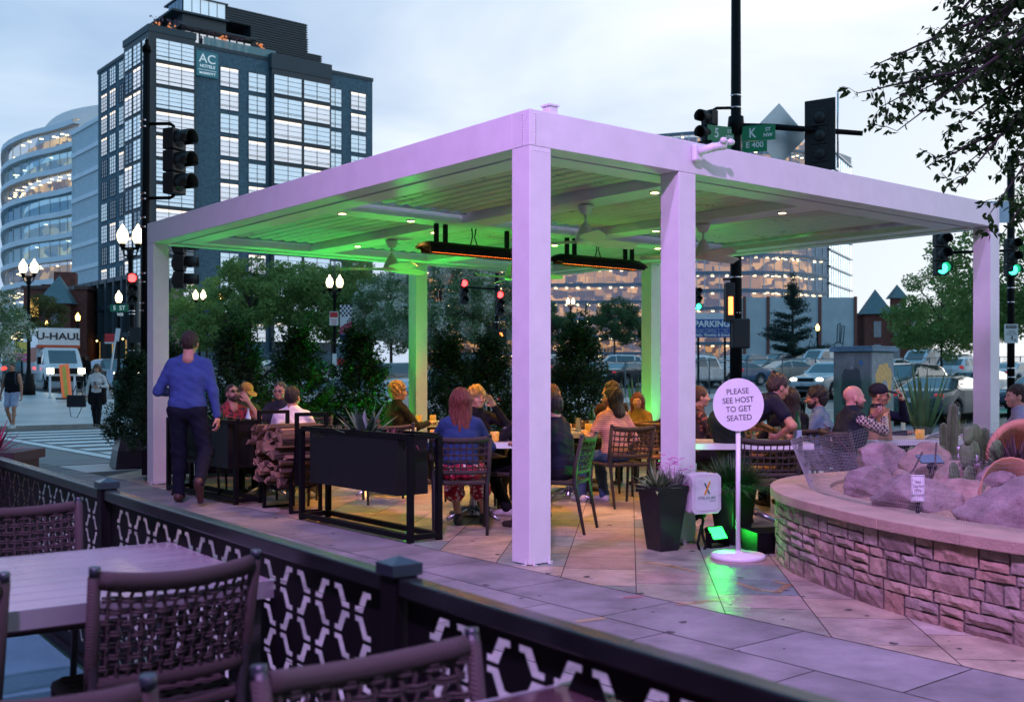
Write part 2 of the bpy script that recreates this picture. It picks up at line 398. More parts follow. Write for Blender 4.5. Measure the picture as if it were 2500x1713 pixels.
# sprayed utility marks
mb = MB()
def stroke(pts, wd=.035, m=0):
    for i in range(len(pts) - 1):
        a, b = Vector(pts[i]), Vector(pts[i + 1]); d = (b - a).normalized() * wd / 2; n_ = Vector((-d.y, d.x, 0))
        mb.quad(a - n_ - d, a + n_ - d, b + n_ + d, b - n_ + d, m)
for P_, m in (([(1895, 1418), (1925, 1426), (1898, 1444), (1850, 1438), (1800, 1422)], 0), ([(1660, 1474), (1700, 1469), (1760, 1462)], 0), ([(1580, 1372), (1640, 1380), (1690, 1393)], 0), ([(1415, 1515), (1468, 1508)], 1), ([(1530, 1457), (1560, 1455)], 2)):
    stroke([GP(x, y, .012) for x, y in P_], .045, m)
mk("sprayed_marks", mb, [M("spray_orange", (.50, .26, .08), .8, var=.3, vs=30, alpha=.4), M("spray_yellow", (.6, .42, .1), .8, var=.3, vs=30, alpha=.4), M("spray_red", (.5, .06, .06), .8, var=.3, vs=30, alpha=.4)], kind='structure')

def marking(name, polys, dz=-.13, mats=m_paint):
    mb = MB()
    for P_ in polys:
        pts = [L(*p) for p in P_]; mb.poly([(p.x, p.y, hill(p.y) + dz) for p in pts])
    return mk(name, mb, mats, kind='structure')
bars = []
y = 12.1
while y < 24:
    bars.append([(1.9, y), (6.4, y), (6.4, y + .62), (1.9, y + .62)]); y += 1.25
bars += [[(1.55, 11.9), (1.8, 11.9), (1.8, 24.4), (1.55, 24.4)]]
marking("crosswalk_near", bars)
bars = []
y = 12.0
while y < 24:
    bars.append([(19.6, y), (23.4, y), (23.4, y + .6), (19.6, y + .6)]); y += 1.2
bars += [[(19.2, 11.9), (19.4, 11.9), (19.4, 24.4), (19.2, 24.4)], [(24.8, 17.7), (60, 17.7), (60, 17.85), (24.8, 17.85)], [(24.8, 14.4), (60, 14.4), (60, 14.52), (24.8, 14.52)]]
marking("crosswalk_right", bars)
bars = []
x = 11.2
while x < 22.6:
    bars.append([(x, 25.4), (x + .6, 25.4), (x + .6, 28.6), (x, 28.6)]); x += 1.2
marking("crosswalk_far", bars)
marking("bike_lane_green", [[(13.4, 11.6), (70, 11.6), (70, 13.2), (13.4, 13.2)]], -.128, M("bike_lane_paint", (.10, .32, .20), .6, var=.2))
# lot surface: a little lighter and patched
sheet("parking_lot_asphalt", 28.2, 130, 28.0, 110, -.06, M("old_asphalt", (.10, .108, .115), .6, var=.3, vs=.4, bump=.2, bs=120), 4, .1)
lines = []
for r_ in range(5):
    for i in range(26): lines.append([(34 + i * 2.7, 36 + r_ * 12), (34.1 + i * 2.7, 36 + r_ * 12), (34.1 + i * 2.7, 41 + r_ * 12), (34 + i * 2.7, 41 + r_ * 12)])
marking("parking_lines", lines, -.04)

# ---------------------------------------------------------------- the pergola (its own axes: x back-right, y back-left)
perg = empty("pergola", C0, PA, "white louvred pergola with square posts roofing the dining terrace", "pergola")
ZB, ZT, PX_, PY_ = 2.99, 3.25, 6.8, 7.45
def col_(x, y, lbl=None):
    mb = MB(); mb.box(x, x + .2, y, y + .2, .012, ZB)
    c = mk("column", mb, m_white, perg, bevel=.004)
    if lbl: c['label'] = lbl
    b = MB()
    for sx, sy in ((-.012, .03), (.212, .03), (.03, -.012), (.17, -.012)):
        b.box(x + sx - .006, x + sx + .006, y + sy - .006, y + sy + .006, .006, .05)
        b.bar((x + sx, y + sy, .01), (x + sx + (.03 if sx > .2 else -.03 if sx < 0 else 0), y + sy - (.03 if sy < 0 else 0), .012), .02, .006)
    mk("base_bracket", b, m_white, c)
    return c
for x, y in ((0, 0), (1.56, 0), (6.6, 0), (0, 7.25), (3.9, 7.25), (6.6, 5.1)): col_(x, y)
for nm, b4 in (("beam", (0, .2, .2, PY_ - .2)), ("beam", (.0, PX_, 0, .2)), ("beam", (0, PX_, PY_ - .2, PY_)), ("beam", (PX_ - .2, PX_, .2, PY_ - .2))):
    mb = MB(); mb.box(b4[0], b4[1], b4[2], b4[3], ZB + .002, ZT); o = mk(nm, mb, m_white, perg, bevel=.004)
    if b4[0] == .0 and b4[1] == PX_ and b4[2] == 0:
        bm = MB()
        for i in range(11):
            z = ZB + .02 + i * .021
            bm.ball((.052, -.002, z), .0065, 6); bm.ball((-.002, .075, z), .0065, 6); bm.ball((PX_ - .04, -.002, z), .0065, 6)
        for i in range(7): bm.ball((.03 + i * .025, -.002, ZB - .03), .0045, 6)
        for i in range(9): bm.ball((-.002, PY_ - .06, ZB + .03 + i * .024), .0065, 6)
        mk("bolt_heads", bm, m_white, o)
# gutter ring inside the beams
mb = MB(); gw0, gw1 = .27, .52
for a in ((gw0, gw1, gw0, PY_ - gw0), (PX_ - gw1, PX_ - gw0, gw0, PY_ - gw0), (gw1, PX_ - gw1, gw0, gw1), (gw1, PX_ - gw1, PY_ - gw1, PY_ - gw0)):
    mb.box(a[0], a[1], a[2], a[3], ZB + .01, ZB + .06)
for a in ((gw1 - .01, gw1, gw1, PY_ - gw1), (PX_ - gw1, PX_ - gw1 + .01, gw1, PY_ - gw1), (gw1, PX_ - gw1, gw1 - .01, gw1), (gw1, PX_ - gw1, PY_ - gw1, PY_ - gw1 + .01)):
    mb.box(a[0], a[1], a[2], a[3], ZB + .06, ZT - .03)
mk("gutter", mb, m_white, perg)
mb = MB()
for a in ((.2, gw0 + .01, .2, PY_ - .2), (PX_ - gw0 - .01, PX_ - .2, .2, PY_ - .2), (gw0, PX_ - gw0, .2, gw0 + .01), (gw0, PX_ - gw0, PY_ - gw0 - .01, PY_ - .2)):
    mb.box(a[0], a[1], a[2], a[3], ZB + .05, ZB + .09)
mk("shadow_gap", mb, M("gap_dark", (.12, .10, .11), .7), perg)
XB = (2.0, 2.34), (3.88, 4.22); YB = (3.53, 3.87)
for x0, x1 in XB:
    mb = MB(); mb.box(x0, x1, gw1, PY_ - gw1, ZB + .012, ZT - .04); mk("cross_beam", mb, m_white, perg, bevel=.004)
mb = MB(); mb.box(gw1, XB[0][0], *YB, ZB + .013, ZT - .04); mb.box(XB[0][1], XB[1][0], *YB, ZB + .013, ZT - .04); mb.box(XB[1][1], PX_ - gw1, *YB, ZB + .013, ZT - .04)
mk("cross_beam", mb, m_white, perg)
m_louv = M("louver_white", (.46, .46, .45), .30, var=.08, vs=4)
m_groove = M("louver_groove_shade", (.05, .052, .055), .6, var=.1); m_tube = M("galvanised_tube", (.42, .45, .52), .35, metal=.4, var=.3, vs=6)
for x0, x1 in ((gw1, XB[0][0]), (XB[0][1], XB[1][0]), (XB[1][1], PX_ - gw1)):
    for y0, y1 in ((gw1, YB[0]), (YB[1], PY_ - gw1)):
        mb = MB(); n = int(round((x1 - x0) / .17)); dx = (x1 - x0) / n
        for i in range(n):
            a = x0 + i * dx; y1_ = y1 - .17
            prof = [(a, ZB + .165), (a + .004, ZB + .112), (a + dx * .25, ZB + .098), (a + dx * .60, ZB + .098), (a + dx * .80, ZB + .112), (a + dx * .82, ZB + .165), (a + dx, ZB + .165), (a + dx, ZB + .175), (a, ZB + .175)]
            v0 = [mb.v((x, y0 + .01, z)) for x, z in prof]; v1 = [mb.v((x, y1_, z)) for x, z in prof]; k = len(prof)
            for j in range(k): mb.f((v0[j], v0[(j + 1) % k], v1[(j + 1) % k], v1[j]), 0 if j in (0, 1, 2, 3) else 1)  # groove faces coloured dark to paint in the shade between slats
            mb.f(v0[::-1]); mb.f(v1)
        mk("louver_panel", mb, [m_louv, m_groove], perg)
        mb = MB(); mb.box(x0 + .02, x1 - .02, y1 - .11, y1 - .05, ZB + .09, ZB + .13)
        for i in range(n): mb.ball((x0 + (i + .5) * dx, y1 - .14, ZB + .125), .030, 8)
        mk("drive_rail", mb, m_tube, perg)
mb = MB(); mb.tube([(PX_ - gw1 - .09, gw1 + .1, ZB + .1), (PX_ - gw1 - .09, 3.4, ZB + .1)], .045, 12); mk("louver_edge_tube", mb, m_tube, perg)  # pale tube stands in for the sky-lit open edge of the last louver
mb = MB(); mb.box(.24, .32, .06, .14, ZT, ZT + .07); mb.box(.23, .33, .05, .15, ZT + .07, ZT + .085); mk("junction_box", mb, m_white, perg, bevel=.003)
# recessed downlights
m_warm = M("lamp_warm", (1, .8, .5), .4, var=0, emit=(1, .72, .34), es=14)
for i, (x, y) in enumerate(((.62, 3.7), (1.45, 3.7), (2.17, .84), (2.17, 2.6), (2.17, 4.3), (2.17, 6.0), (4.05, .86), (4.05, 2.6), (4.05, 4.34), (4.05, 6.0), (5.3, 3.75), (3.1, 3.7))):
    mb = MB(); mb.lathe([(.028, .004), (.05, .0), (.055, .006), (.055, .012)], 16, (x, y, ZB)); o = mk("downlight", mb, m_white, perg)
    mb = MB(); mb.lathe([(.001, .0), (.034, .0005)], 12, (x, y, ZB - .0005), cap=False); mb.lathe([(.001, -.001), (.036, -.001), (.036, .004)], 12, (x, y, ZB + .001), cap=True); mk("bulb", mb, m_warm, o)
    l = lamp("downlight_beam", 'SPOT', (x, y, ZB - .02), (x, y, 0), 150, (1, .47, .08), .03, 98, .8); l.parent = perg

# ---------------------------------------------------------------- fans and heaters
m_fan = M("fan_white", (.6, .59, .55), .45, var=.06)
def fan(x, y, a0, label):
    p = L(x, y); t = empty("ceiling_fan", (p.x, p.y, ZB), PA + a0, label, "ceiling fan", "ceiling fans under the pergola")
    mb = MB(); mb.lathe([(.0, -.09), (.045, -.085), (.075, -.02), (.08, 0)], 16); mk("canopy_cup", mb, m_fan, t)
    mb = MB(); mb.tube([(0, 0, -.08), (0, 0, -.2)], .012); mk("down_rod", mb, m_fan, t)
    mb = MB(); mb.lathe([(.02, -.16), (.04, -.19), (.075, -.25), (.10, -.31), (.105, -.335), (.085, -.37), (0, -.38)], 20); mk("motor", mb, m_fan, t)
    for k in range(3):
        mb = MB(Matrix.Rotation(k * 2 * pi / 3, 4, 'Z')); st = []
        for i in range(8):
            u = i / 7; r = .08 + .60 * u; wd = (.07 + .05 * sin(pi * min(1, u * 1.3))) * (1 if u < .95 else .6)
            st.append((mb.v((r, -wd, -.34 + .022)), mb.v((r, wd * .8, -.34 - .022)), mb.v((r, wd * .8, -.346 - .022)), mb.v((r, -wd, -.346 + .022))))
        for a, b in zip(st, st[1:]):
            for j in range(4): mb.f((a[j], b[j], b[(j + 1) % 4], a[(j + 1) % 4]))
        mb.f(st[-1]); mb.f(st[0][::-1]); mk("blade", mb, m_fan, t)
fan(2.17, 5.2, .35, "white three-blade ceiling fan hanging furthest left under the pergola")
fan(2.17, 1.75, 2.1, "white three-blade ceiling fan just above the right heater, between the two nearest columns")
fan(4.05, 1.9, .15, "white three-blade ceiling fan right of the second column, in front of the black pole")
fan(4.05, 5.2, 1.2, "white three-blade ceiling fan mostly hidden behind the nearest column")
m_glow = M("heater_element", (.8, .2, .05), .5, var=0, emit=(1, .16, .02), es=9)
m_refl = M("heater_reflector", (.10, .09, .09), .3, metal=.8, var=.3, vs=60, bump=.5, bs=160)
def heater(x0, label):
    p = L(x0, 3.7, 0); t = empty("patio_heater", (p.x, p.y, 2.74), PA, label, "heater", "hanging infrared heaters")
    LN = 1.62; mb = MB(); n = 14
    for i in range(5):                                     # tapered ends: a loft of half-round sections
        pass
    st = []
    for u, s in ((0, .25), (.03, .6), (.09, .95), (.16, 1), (.84, 1), (.91, .95), (.97, .6), (1, .25)):
        st.append([mb.v((u * LN, .09 * s * cos(a), -.02 + .085 * s * sin(a))) for a in [pi * (-.06 + 1.12 * j / 9) for j in range(10)]])
    for a, b in zip(st, st[1:]):
        for j in range(9): mb.f((a[j], a[j + 1], b[j + 1], b[j]), 0, True)
    mb.f(st[0]); mb.f(st[-1][::-1])
    mk("housing", mb, m_black, t)
    mb = MB(); mb.quad((.14, -.085, -.035), (LN - .14, -.085, -.035), (LN - .14, -.0, -.002), (.14, -.0, -.002)); mb.quad((.14, .085, -.035), (.14, 0, -.002), (LN - .14, 0, -.002), (LN - .14, .085, -.035))
    mb.box(.12, LN - .12, -.093, -.083, -.06, -.01, 1); mb.box(.12, LN - .12, .083, .093, -.06, -.01, 1)
    mk("reflector", mb, [m_refl, m_black], t)
    mb = MB(); mb.tube([(.2, -.01, -.045), (LN - .2, -.01, -.045)], .009, 8); mk("element", mb, m_glow, t)
    mb = MB()
    for i in range(44): x = .14 + i * (LN - .28) / 43; mb.tube([(x, -.088, -.055), (x, 0, -.075), (x, .088, -.055)], .0018, 3)
    for y_ in (-.06, -.03, .0, .03, .06): mb.tube([(.14, y_, -.067 + abs(y_) * .15), (LN - .14, y_, -.067 + abs(y_) * .15)], .0016, 3)
    mk("guard_grille", mb, m_dark, t)
    for x in (.26, .38, LN - .38, LN - .26):
        mb = MB(); mb.box(x - .02, x + .02, -.02, .02, .05, .258); mk("hanger", mb, m_black, t)
    mb = MB(); mb.tube([(.72, 0, .05), (.75, 0, .15), (.74, .0, .25)], .007, 5); mb.tube([(.82, 0, .05), (.78, 0, .15), (.8, .0, .25)], .007, 5); mk("cable", mb, m_black, t)
    l = lamp("heater_glow", 'AREA', (LN / 2, 0, -.08), (LN / 2, 0, -1), 16, (1, .25, .06), 1.2, sy=.06); l.parent = t
heater(1.52, "black hanging infrared heater glowing orange, left of the nearest column")
heater(3.42, "black hanging infrared heater glowing orange, between the two nearest columns")

# ---------------------------------------------------------------- camera on the beam
t = empty("security_camera", L(2.72, -.0, 3.12), PA, "white security camera with two small floodlight heads on the beam above the second column", "security camera")
t.location = L(1.74, -.01, 3.16)
mb = MB(); mb.box(-.045, .045, -.05, .0, -.075, .06); mk("mount_box", mb, m_white, t, bevel=.015)
mb = MB(); mb.tube([(0, -.04, .0), (.06, -.14, .03), (.17, -.17, .05)], [.032, .036, .03], 10); mk("camera_body", mb, m_white, t)
for s in (0, 1):
    mb = MB(); mb.tube([(.1 + s * .09, -.13, .05), (.12 + s * .09, -.17, .075)], .01, 6); mb.ball((.13 + s * .09, -.19, .085), .032, 10, sc=(1.2, .8, .9)); mk("floodlight_head", mb, m_white, t)
# ---------------------------------------------------------------- perforated fence round the near terrace
FD = Vector((-.595, .804, 0)).normalized(); fP0 = Vector((-.278, 2.63, 0)); FA = atan2(FD.y, FD.x)
def hexpanel(Lx, Hz, letters=False):
    c = bpy.data.curves.new("panel", 'CURVE'); c.dimensions = '2D'; c.fill_mode = 'BOTH'; c.extrude = .0015
    def spl(pts):
        s = c.splines.new('POLY'); s.points.add(len(pts) - 1); s.use_cyclic_u = True
        for i, (x, y) in enumerate(pts): s.points[i].co = (x, y, 0, 1)
    spl([(0, 0), (Lx, 0), (Lx, Hz), (0, Hz)])
    a = .078; hh = a * sqrt(3) / 2; nrow = int((Hz - .05) / hh); ncol = int((Lx - .06) / (1.5 * a))
    ox = (Lx - ncol * 1.5 * a) / 2; oz = Hz - .012
    for r in range(nrow):
        for cidx in range(ncol):
            # slanted edge between a high node and a low node
            up = (r + cidx) % 2 == 0
            x0 = ox + cidx * 1.5 * a + a * .5; z0 = oz - r * hh
            top = (x0, z0) if up else (x0 + a * .5, z0); bot = (x0 + a * .5, z0 - hh) if up else (x0, z0 - hh)
            if letters and Lx * .20 < x0 < Lx * .62 and z0 < Hz * .60: continue
            if z0 - hh < .03: continue
            s = 1 if up else -1; g_ = .0125; w2 = .0078; ft = a * .41; sl = (bot[0] - top[0]) / hh
            tz, bz = z0 - g_, z0 - hh + g_; tx, bx = top[0] + sl * g_, bot[0] - sl * g_
            kx = .0170                       # horizontal half width of the slanted slot
            pts = [(tx - s * ft, tz + w2), (tx + s * kx + sl * -w2, tz + w2), (bx + s * kx + sl * -w2, bz + w2), (bx + s * ft, bz + w2), (bx + s * ft, bz - w2), (bx - s * kx + sl * w2, bz - w2), (tx - s * kx + sl * w2, tz - w2), (tx - s * ft, tz - w2)]
            spl(pts)
    if letters:                                            # tall cut-out letters low on the panel
        def L_(x, segs):
            for (a0, b0, a1, b1) in segs: spl([(x + a0, b0), (x + a1, b0), (x + a1, b1), (x + a0, b1)])
        X = Lx * .24
        for i, g_ in enumerate(([(0, .1, .035, .38), (.05, .1, .085, .2)], [(0, .1, .035, .38), (.075, .16, .11, .38)], [(0, .1, .03, .38), (.05, .1, .11, .14)], [(0, .1, .035, .38), (.05, .34, .12, .38), (.085, .1, .12, .33)], [(0, .1, .035, .38), (.05, .1, .09, .14), (.10, .14, .13, .34)])):
            L_(X + i * .16, g_)
    o = bpy.data.objects.new("tmp", c); COL.objects.link(o); bpy.context.view_layer.update()
    me = bpy.data.meshes.new_from_object(o.evaluated_get(bpy.context.evaluated_depsgraph_get())); bpy.data.objects.remove(o)
    me.materials.clear(); me.materials.append(m_black); return me
m_rail = M("rail_gloss", (.006, .008, .009), .25, var=.3, vs=5, spec=.4)
fence = empty("terrace_fence", (fP0.x, fP0.y, 0), FA, "low black metal fence with honeycomb cut-outs between the near tables and the walkway", "fence")
SP = 2.475; ph = [hexpanel(SP - .09, .76), hexpanel(SP - .09, .76, True)]
for i in range(-1, 3):
    if i > -1:
        pass
    x = i * SP
    mb = MB(); mb.box(x - .034, x + .034, -.034, .034, 0, .872); p = mk("post", mb, m_black, fence, bevel=.003)
    mb = MB(); mb.box(x - .042, x + .042, -.042, .042, .872, .90)
    k = [mb.v((x + a, b, .90)) for a, b in ((-.042, -.042), (.042, -.042), (.042, .042), (-.042, .042))]; tpt = mb.v((x, 0, .917))
    for j in range(4): mb.f((k[j], k[(j + 1) % 4], tpt))
    mk("post_cap", mb, M("cap_gloss", (.02, .035, .045), .22, metal=.3, var=.3), p)
    if i < 2:
        o = bpy.data.objects.new("panel", ph[1 if i == 0 else 0]); COL.objects.link(o); o.parent = fence; o.location = (x + .045, 0, .055); o.rotation_euler = (R(90), 0, 0)
        mb = MB(); mb.box(x + .034, x + SP - .034, -.026, .026, .822, .868); mk("top_rail", mb, m_rail, fence, bevel=.006)
        mb = MB(); mb.box(x + .034, x + SP - .034, -.018, .018, .03, .065); mk("bottom_rail", mb, m_black, fence, bevel=.004)

# ---------------------------------------------------------------- woven chairs
def rope(name, col):
    m, n, l, b = nodes_of(name, col, .75)
    t = n.new("ShaderNodeTexCoord"); wv = n.new("ShaderNodeTexWave"); wv.inputs['Scale'].default_value = 90; wv.inputs['Distortion'].default_value = .4; wv.bands_direction = 'DIAGONAL'
    l.new(t.outputs['Object'], wv.inputs[0]); bp = n.new("ShaderNodeBump"); bp.inputs['Strength'].default_value = .55; bp.inputs['Distance'].default_value = .004
    l.new(wv.outputs[1], bp.inputs['Height']); l.new(bp.outputs[0], b.inputs['Normal'])
    mx = n.new("ShaderNodeMix"); mx.data_type = 'RGBA'; mx.inputs[6].default_value = tuple(c * .55 for c in col) + (1,); mx.inputs[7].default_value = tuple(c * 1.15 for c in col) + (1,)
    l.new(wv.outputs[1], mx.inputs[0]); l.new(mx.outputs[2], b.inputs['Base Color']); return m
m_rope = rope("mauve_rope", (.036, .023, .023)); m_rope2 = rope("brown_rope", (.05, .038, .032)); m_rope3 = rope("tan_rattan", (.30, .17, .07))
m_cap = M("leg_cap", (.015, .022, .032), .35, metal=.2)
def chair_proto(rp, dens=1, name="rope_chair"):
    t = empty(name, (0, 0, 0), 0, "x", "chair")
    def bp_(u, z):                                        # a point of the curved backrest
        k = (z - .46) / .38; return Vector((u * (.235 + .01 * k), -.20 - .085 * k - .035 * (1 - u * u), z - .018 * (1 - u * u) * k))
    for s in (-1, 1):
        mb = MB(); mb.tube([(s * .215, .22, .0), (s * .225, .20, .44)], [.013, .018], 8); mk("leg", mb, m_dark, t)
        mb = MB(); mb.tube([(s * .225, -.30, 0), (s * .228, -.215, .44), tuple(bp_(s * 1.02, .60)), tuple(bp_(s * 1.02, .845))], [.013, .019, .018, .016], 8); lg = mk("leg", mb, m_dark, t)
        mb = MB(); p = bp_(s * 1.02, .845); mb.tube([p + Vector((0, 0, -.01)), p + Vector((0, -.002, .012))], .0165, 10); mk("leg_cap", mb, m_cap, lg)
    mb = MB(); mb.tube([bp_(u, .825) for u in [-.97 + i * 1.94 / 12 for i in range(13)]], .0205, 10, sy=1.1); mk("top_rail", mb, rp, t)
    mb = MB(); mb.tube([bp_(u, .535) for u in [-.97 + i * 1.94 / 12 for i in range(13)]], .020, 10); mk("lower_rail", mb, rp, t)
    for s in (-1, 1):
        mb = MB(); mb.tube([bp_(s * 1.02, .50), bp_(s * 1.02, .60), bp_(s * 1.02, .832)], [.019, .0195, .0185], 10); mk("side_wrap", mb, rp, t)
    mb = MB(); nv, nh = int(11 * dens), int(6 * dens)
    for i in range(nv):
        u = -.86 + 1.72 * i / (nv - 1); pts = []
        for j in range(nh * 2 + 3):
            z = .54 + .285 * j / (nh * 2 + 2); pts.append(bp_(u, z) + Vector((.0012 * sin(i * 1.7 + j), .006 * (1 if (i + j // 1) % 2 else -1), 0)))
        mb.tube(pts, .0062, 5, cap=False)
    for j in range(nh):
        z = .573 + .225 * j / (nh - 1); pts = []
        for i in range(nv * 2 + 1):
            u = -.94 + 1.88 * i / (nv * 2); pts.append(bp_(u, z + .0012 * sin(j * 2.1 + i * .6)) + Vector((0, .007 * (1 if (i // 2 + j) % 2 else -1), 0)))
        mb.tube(pts, .0048, 5, cap=False); mb.tube([p + Vector((0, 0, .009)) for p in pts], .004, 4, cap=False)
    mk("backrest", mb, rp, t)
    mb = MB(); mb.tube([(-.225, -.2, .44), (-.225, .2, .44), (-.2, .225, .44), (.2, .225, .44), (.225, .2, .44), (.225, -.2, .44), (.2, -.215, .44), (-.2, -.215, .44)], .019, 8); mk("seat_frame", mb, rp, t)
    mb = MB()
    for i in range(14): x = -.20 + .4 * i / 13; mb.box(x - .012, x + .012, -.20, .21, .437 + .002 * (i % 2), .447 + .002 * (i % 2))
    for i in range(13): y = -.19 + .39 * i / 12; mb.box(-.21, .21, y - .011, y + .011, .441 - .003 * (i % 2), .452 - .003 * (i % 2))
    mk("seat", mb, rp, t)
    return t
# near terrace
u_ = Vector((-.59, .807, 0)).normalized(); v_ = Vector((-.807, -.59, 0)).normalized(); CA = atan2(u_.y, u_.x) - pi / 2
ch = chair_proto(m_rope, 1.35); ch['label'] = "woven rope chair tucked under the slatted table, whole back seen from behind"; ch['group'] = "woven rope chairs on the near terrace"
ch.scale = (.9, .92, 1); ch.location = (-1.075, 3.14, 0); ch.rotation_euler = (0, 0, CA + .03)
dup(ch, (-1.63, 2.80, 0), CA, "woven rope chair cut off by the left edge, in front of the slatted table")
dup(ch, (-1.83, 4.05, 0), CA + pi - .06, "woven rope chair on the far side of the slatted table, nearest the fence post")
dup(ch, (-.10, 1.78, 0), CA + pi + .02, "woven rope chair at the bottom of the picture, facing the corner of the dark table", sc=(.9, .92, 1.0))
dup(ch, (-.88, 2.07, 0), .12, "woven rope chair of which only the top rail shows in the lower left corner", sc=(.9, .92, .985))
m_tab = M("table_slat_metal", (.20, .195, .20), .22, var=.10, vs=3); m_tab2 = M("table_plum", (.05, .028, .034), .25, var=.2)
def slat_table(corner, u, v, w_, l_, mt, label, grp=None):
    t = empty("slatted_table", (corner.x, corner.y, 0), atan2(u.y, u.x), label, "table", grp)
    # local x along u (width), local y along v when v is to the left of u
    mb = MB(); n = 8; st = w_ / n
    for i in range(n): mb.box(i * st + .004, (i + 1) * st - .004, .012, l_ - .012, .722, .741)
    mk("table_top", mb, mt, t, bevel=.002)
    mb = MB(); mb.box(0, w_, 0, .011, .69, .742); mb.box(0, w_, l_ - .011, l_, .69, .742); mb.box(-.012, 0, 0, l_, .69, .742); mb.box(w_, w_ + .012, 0, l_, .69, .742)
    mb.box(.03, w_ - .03, .03, l_ - .03, .70, .715); mk("apron", mb, M("apron_alu", (.3, .3, .32), .35, metal=.5, var=.1), t)
    for a in (.06, w_ - .06):
        for b in (.06, l_ - .06): mb = MB(); mb.box(a - .025, a + .025, b - .025, b + .025, 0, .70); mk("leg", mb, m_dark, t)
slat_table(Vector((-.715, 3.24, 0)), u_, v_, .90, 1.9, m_tab, "pale slatted metal table on the near terrace, left of the fence")
slat_table(Vector((.137, 2.16, 0)) - u_ * .9, u_, v_, .9, 1.4, m_tab2, "dark plum table with only its corner showing at the bottom edge")
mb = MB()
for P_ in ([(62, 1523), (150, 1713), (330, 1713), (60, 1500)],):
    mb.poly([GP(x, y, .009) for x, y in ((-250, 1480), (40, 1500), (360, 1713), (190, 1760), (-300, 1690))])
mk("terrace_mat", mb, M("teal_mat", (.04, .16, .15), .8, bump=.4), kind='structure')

# ---------------------------------------------------------------- black rail planters and log holder along the terrace edge (pergola axes)
def rail_planter(y0, y1, label):
    t = empty("rail_planter", L(-.08, y0), PA, label, "planter", "black steel rail planters"); D = .28; ln = y1 - y0; s = .045
    for x in (0, D):
        for y in (s / 2, ln - s / 2): mb = MB(); mb.box(x - s / 2, x + s / 2, y - s / 2, y + s / 2, 0, .86); mk("frame_post", mb, m_black, t)
        for z in (.025, .838): mb = MB(); mb.box(x - s / 2, x + s / 2, s, ln - s, z, z + .044); mk("frame_rail", mb, m_black, t)
    for y in (s / 2, ln - s / 2):
        for z in (.025, .838): mb = MB(); mb.box(s / 2, D - s / 2, y - s / 2 + .001, y + s / 2 - .001, z, z + .044); mk("frame_rail", mb, m_black, t)
    mb = MB(); a, b = .20, ln - .20
    mb.box(-.005, D + .005, a, b, .37, .375); mb.box(-.012, -.006, a, b, .37, .845); mb.box(D + .006, D + .012, a, b, .37, .845); mb.box(-.006, D + .006, a, a + .006, .37, .845); mb.box(-.006, D + .006, b - .006, b, .37, .845)
    mk("trough", mb, M("trough_black", (.007, .007, .009), .55, var=.3, spec=.25), t)
    mb = MB(); mb.box(.0, D, a + .01, b - .01, .78, .80); mk("soil", mb, M("soil", (.03, .022, .015), .95, var=.5, vs=30, bump=1, bs=50), t)
    return t
rail_planter(1.38, 3.26, "black steel rail planter with a big agave, nearest the fence")
rail_planter(4.66, 6.56, "black steel rail planter behind the walking man, left of the logs")
m_agave = M("agave_leaf", (.055, .11, .075), .5, var=.3, vs=8); m_succ = M("succulent_red", (.16, .04, .05), .6, var=.4); m_succ2 = M("succulent_olive", (.13, .16, .05), .6, var=.4, vs=20)
def agave(loc, label, n=22, ln=.36, wd=.075, mat=None, grp=None, name="agave", cat="plant", el0=.25, el1=1.35, droop=.25):
    t = MB()
    for i in range(n):
        a = i * 2.4; el = el0 + (el1 - el0) * (i / n); d = Vector((cos(a) * cos(el), sin(a) * cos(el), sin(el)))
        t.blade((d.x * .02, d.y * .02, .0), d, ln * random.uniform(.75, 1.05), wd, droop * random.uniform(.4, 1.2), side=Vector((-sin(a), cos(a), 0)))
    return mk(name, t, mat or m_agave, label=label, cat=cat, group=grp, loc=loc, rot=(0, 0, random.random() * 6))
def tuft(loc, label, mat, n=160, r=.1, h=.12, name="succulent", cat="plant", grp=None, w_=.012, droop=.8):
    t = MB()
    for i in range(n):
        a = random.random() * 6.283; rr = r * sqrt(random.random()); el = random.uniform(.5, 1.5); b = a + random.uniform(-.8, .8)
        d = Vector((cos(b) * cos(el), sin(b) * cos(el), sin(el))); t.blade((cos(a) * rr, sin(a) * rr, 0), d, h * random.uniform(.5, 1.1), w_, droop, seg=2)
    return mk(name, t, mat, label=label, cat=cat, group=grp, loc=loc)
agave(L(.06, 2.35, .80), "broad-leaved dark agave in the middle of the rail planter")
agave(L(.06, 1.9, .80), "small red rosette succulent in front of the agave", 26, .13, .04, m_succ, name="succulent", el0=.1)
tuft(L(.05, 1.68, .80), "pink wiry succulent hanging over the near end of the rail planter", M("succulent_pink", (.42, .14, .12), .6, var=.3), 150, .07, .13, w_=.006, droop=2.2)
tuft(L(.05, 2.85, .80), "olive sedum clump beside the agave, left end of the planter", m_succ2, 300, .13, .11, w_=.02)
tuft(L(.05, 2.62, .80), "rusty echeveria clump between sedum and agave", M("succulent_rust", (.22, .12, .05), .6, var=.4), 90, .09, .09, w_=.03)
tuft(L(.06, 5.1, .80), "feathery orange-green sedum at the near end of the planter behind the man", M("sedum_orange", (.28, .15, .05), .6, var=.4), 260, .15, .10, w_=.014)
agave(L(.06, 5.45, .80), "green rosette plant in the planter behind the walking man", 24, .2, .05, M("rosette_green", (.06, .16, .06), .5, var=.3), name="rosette_plant", el0=.1)
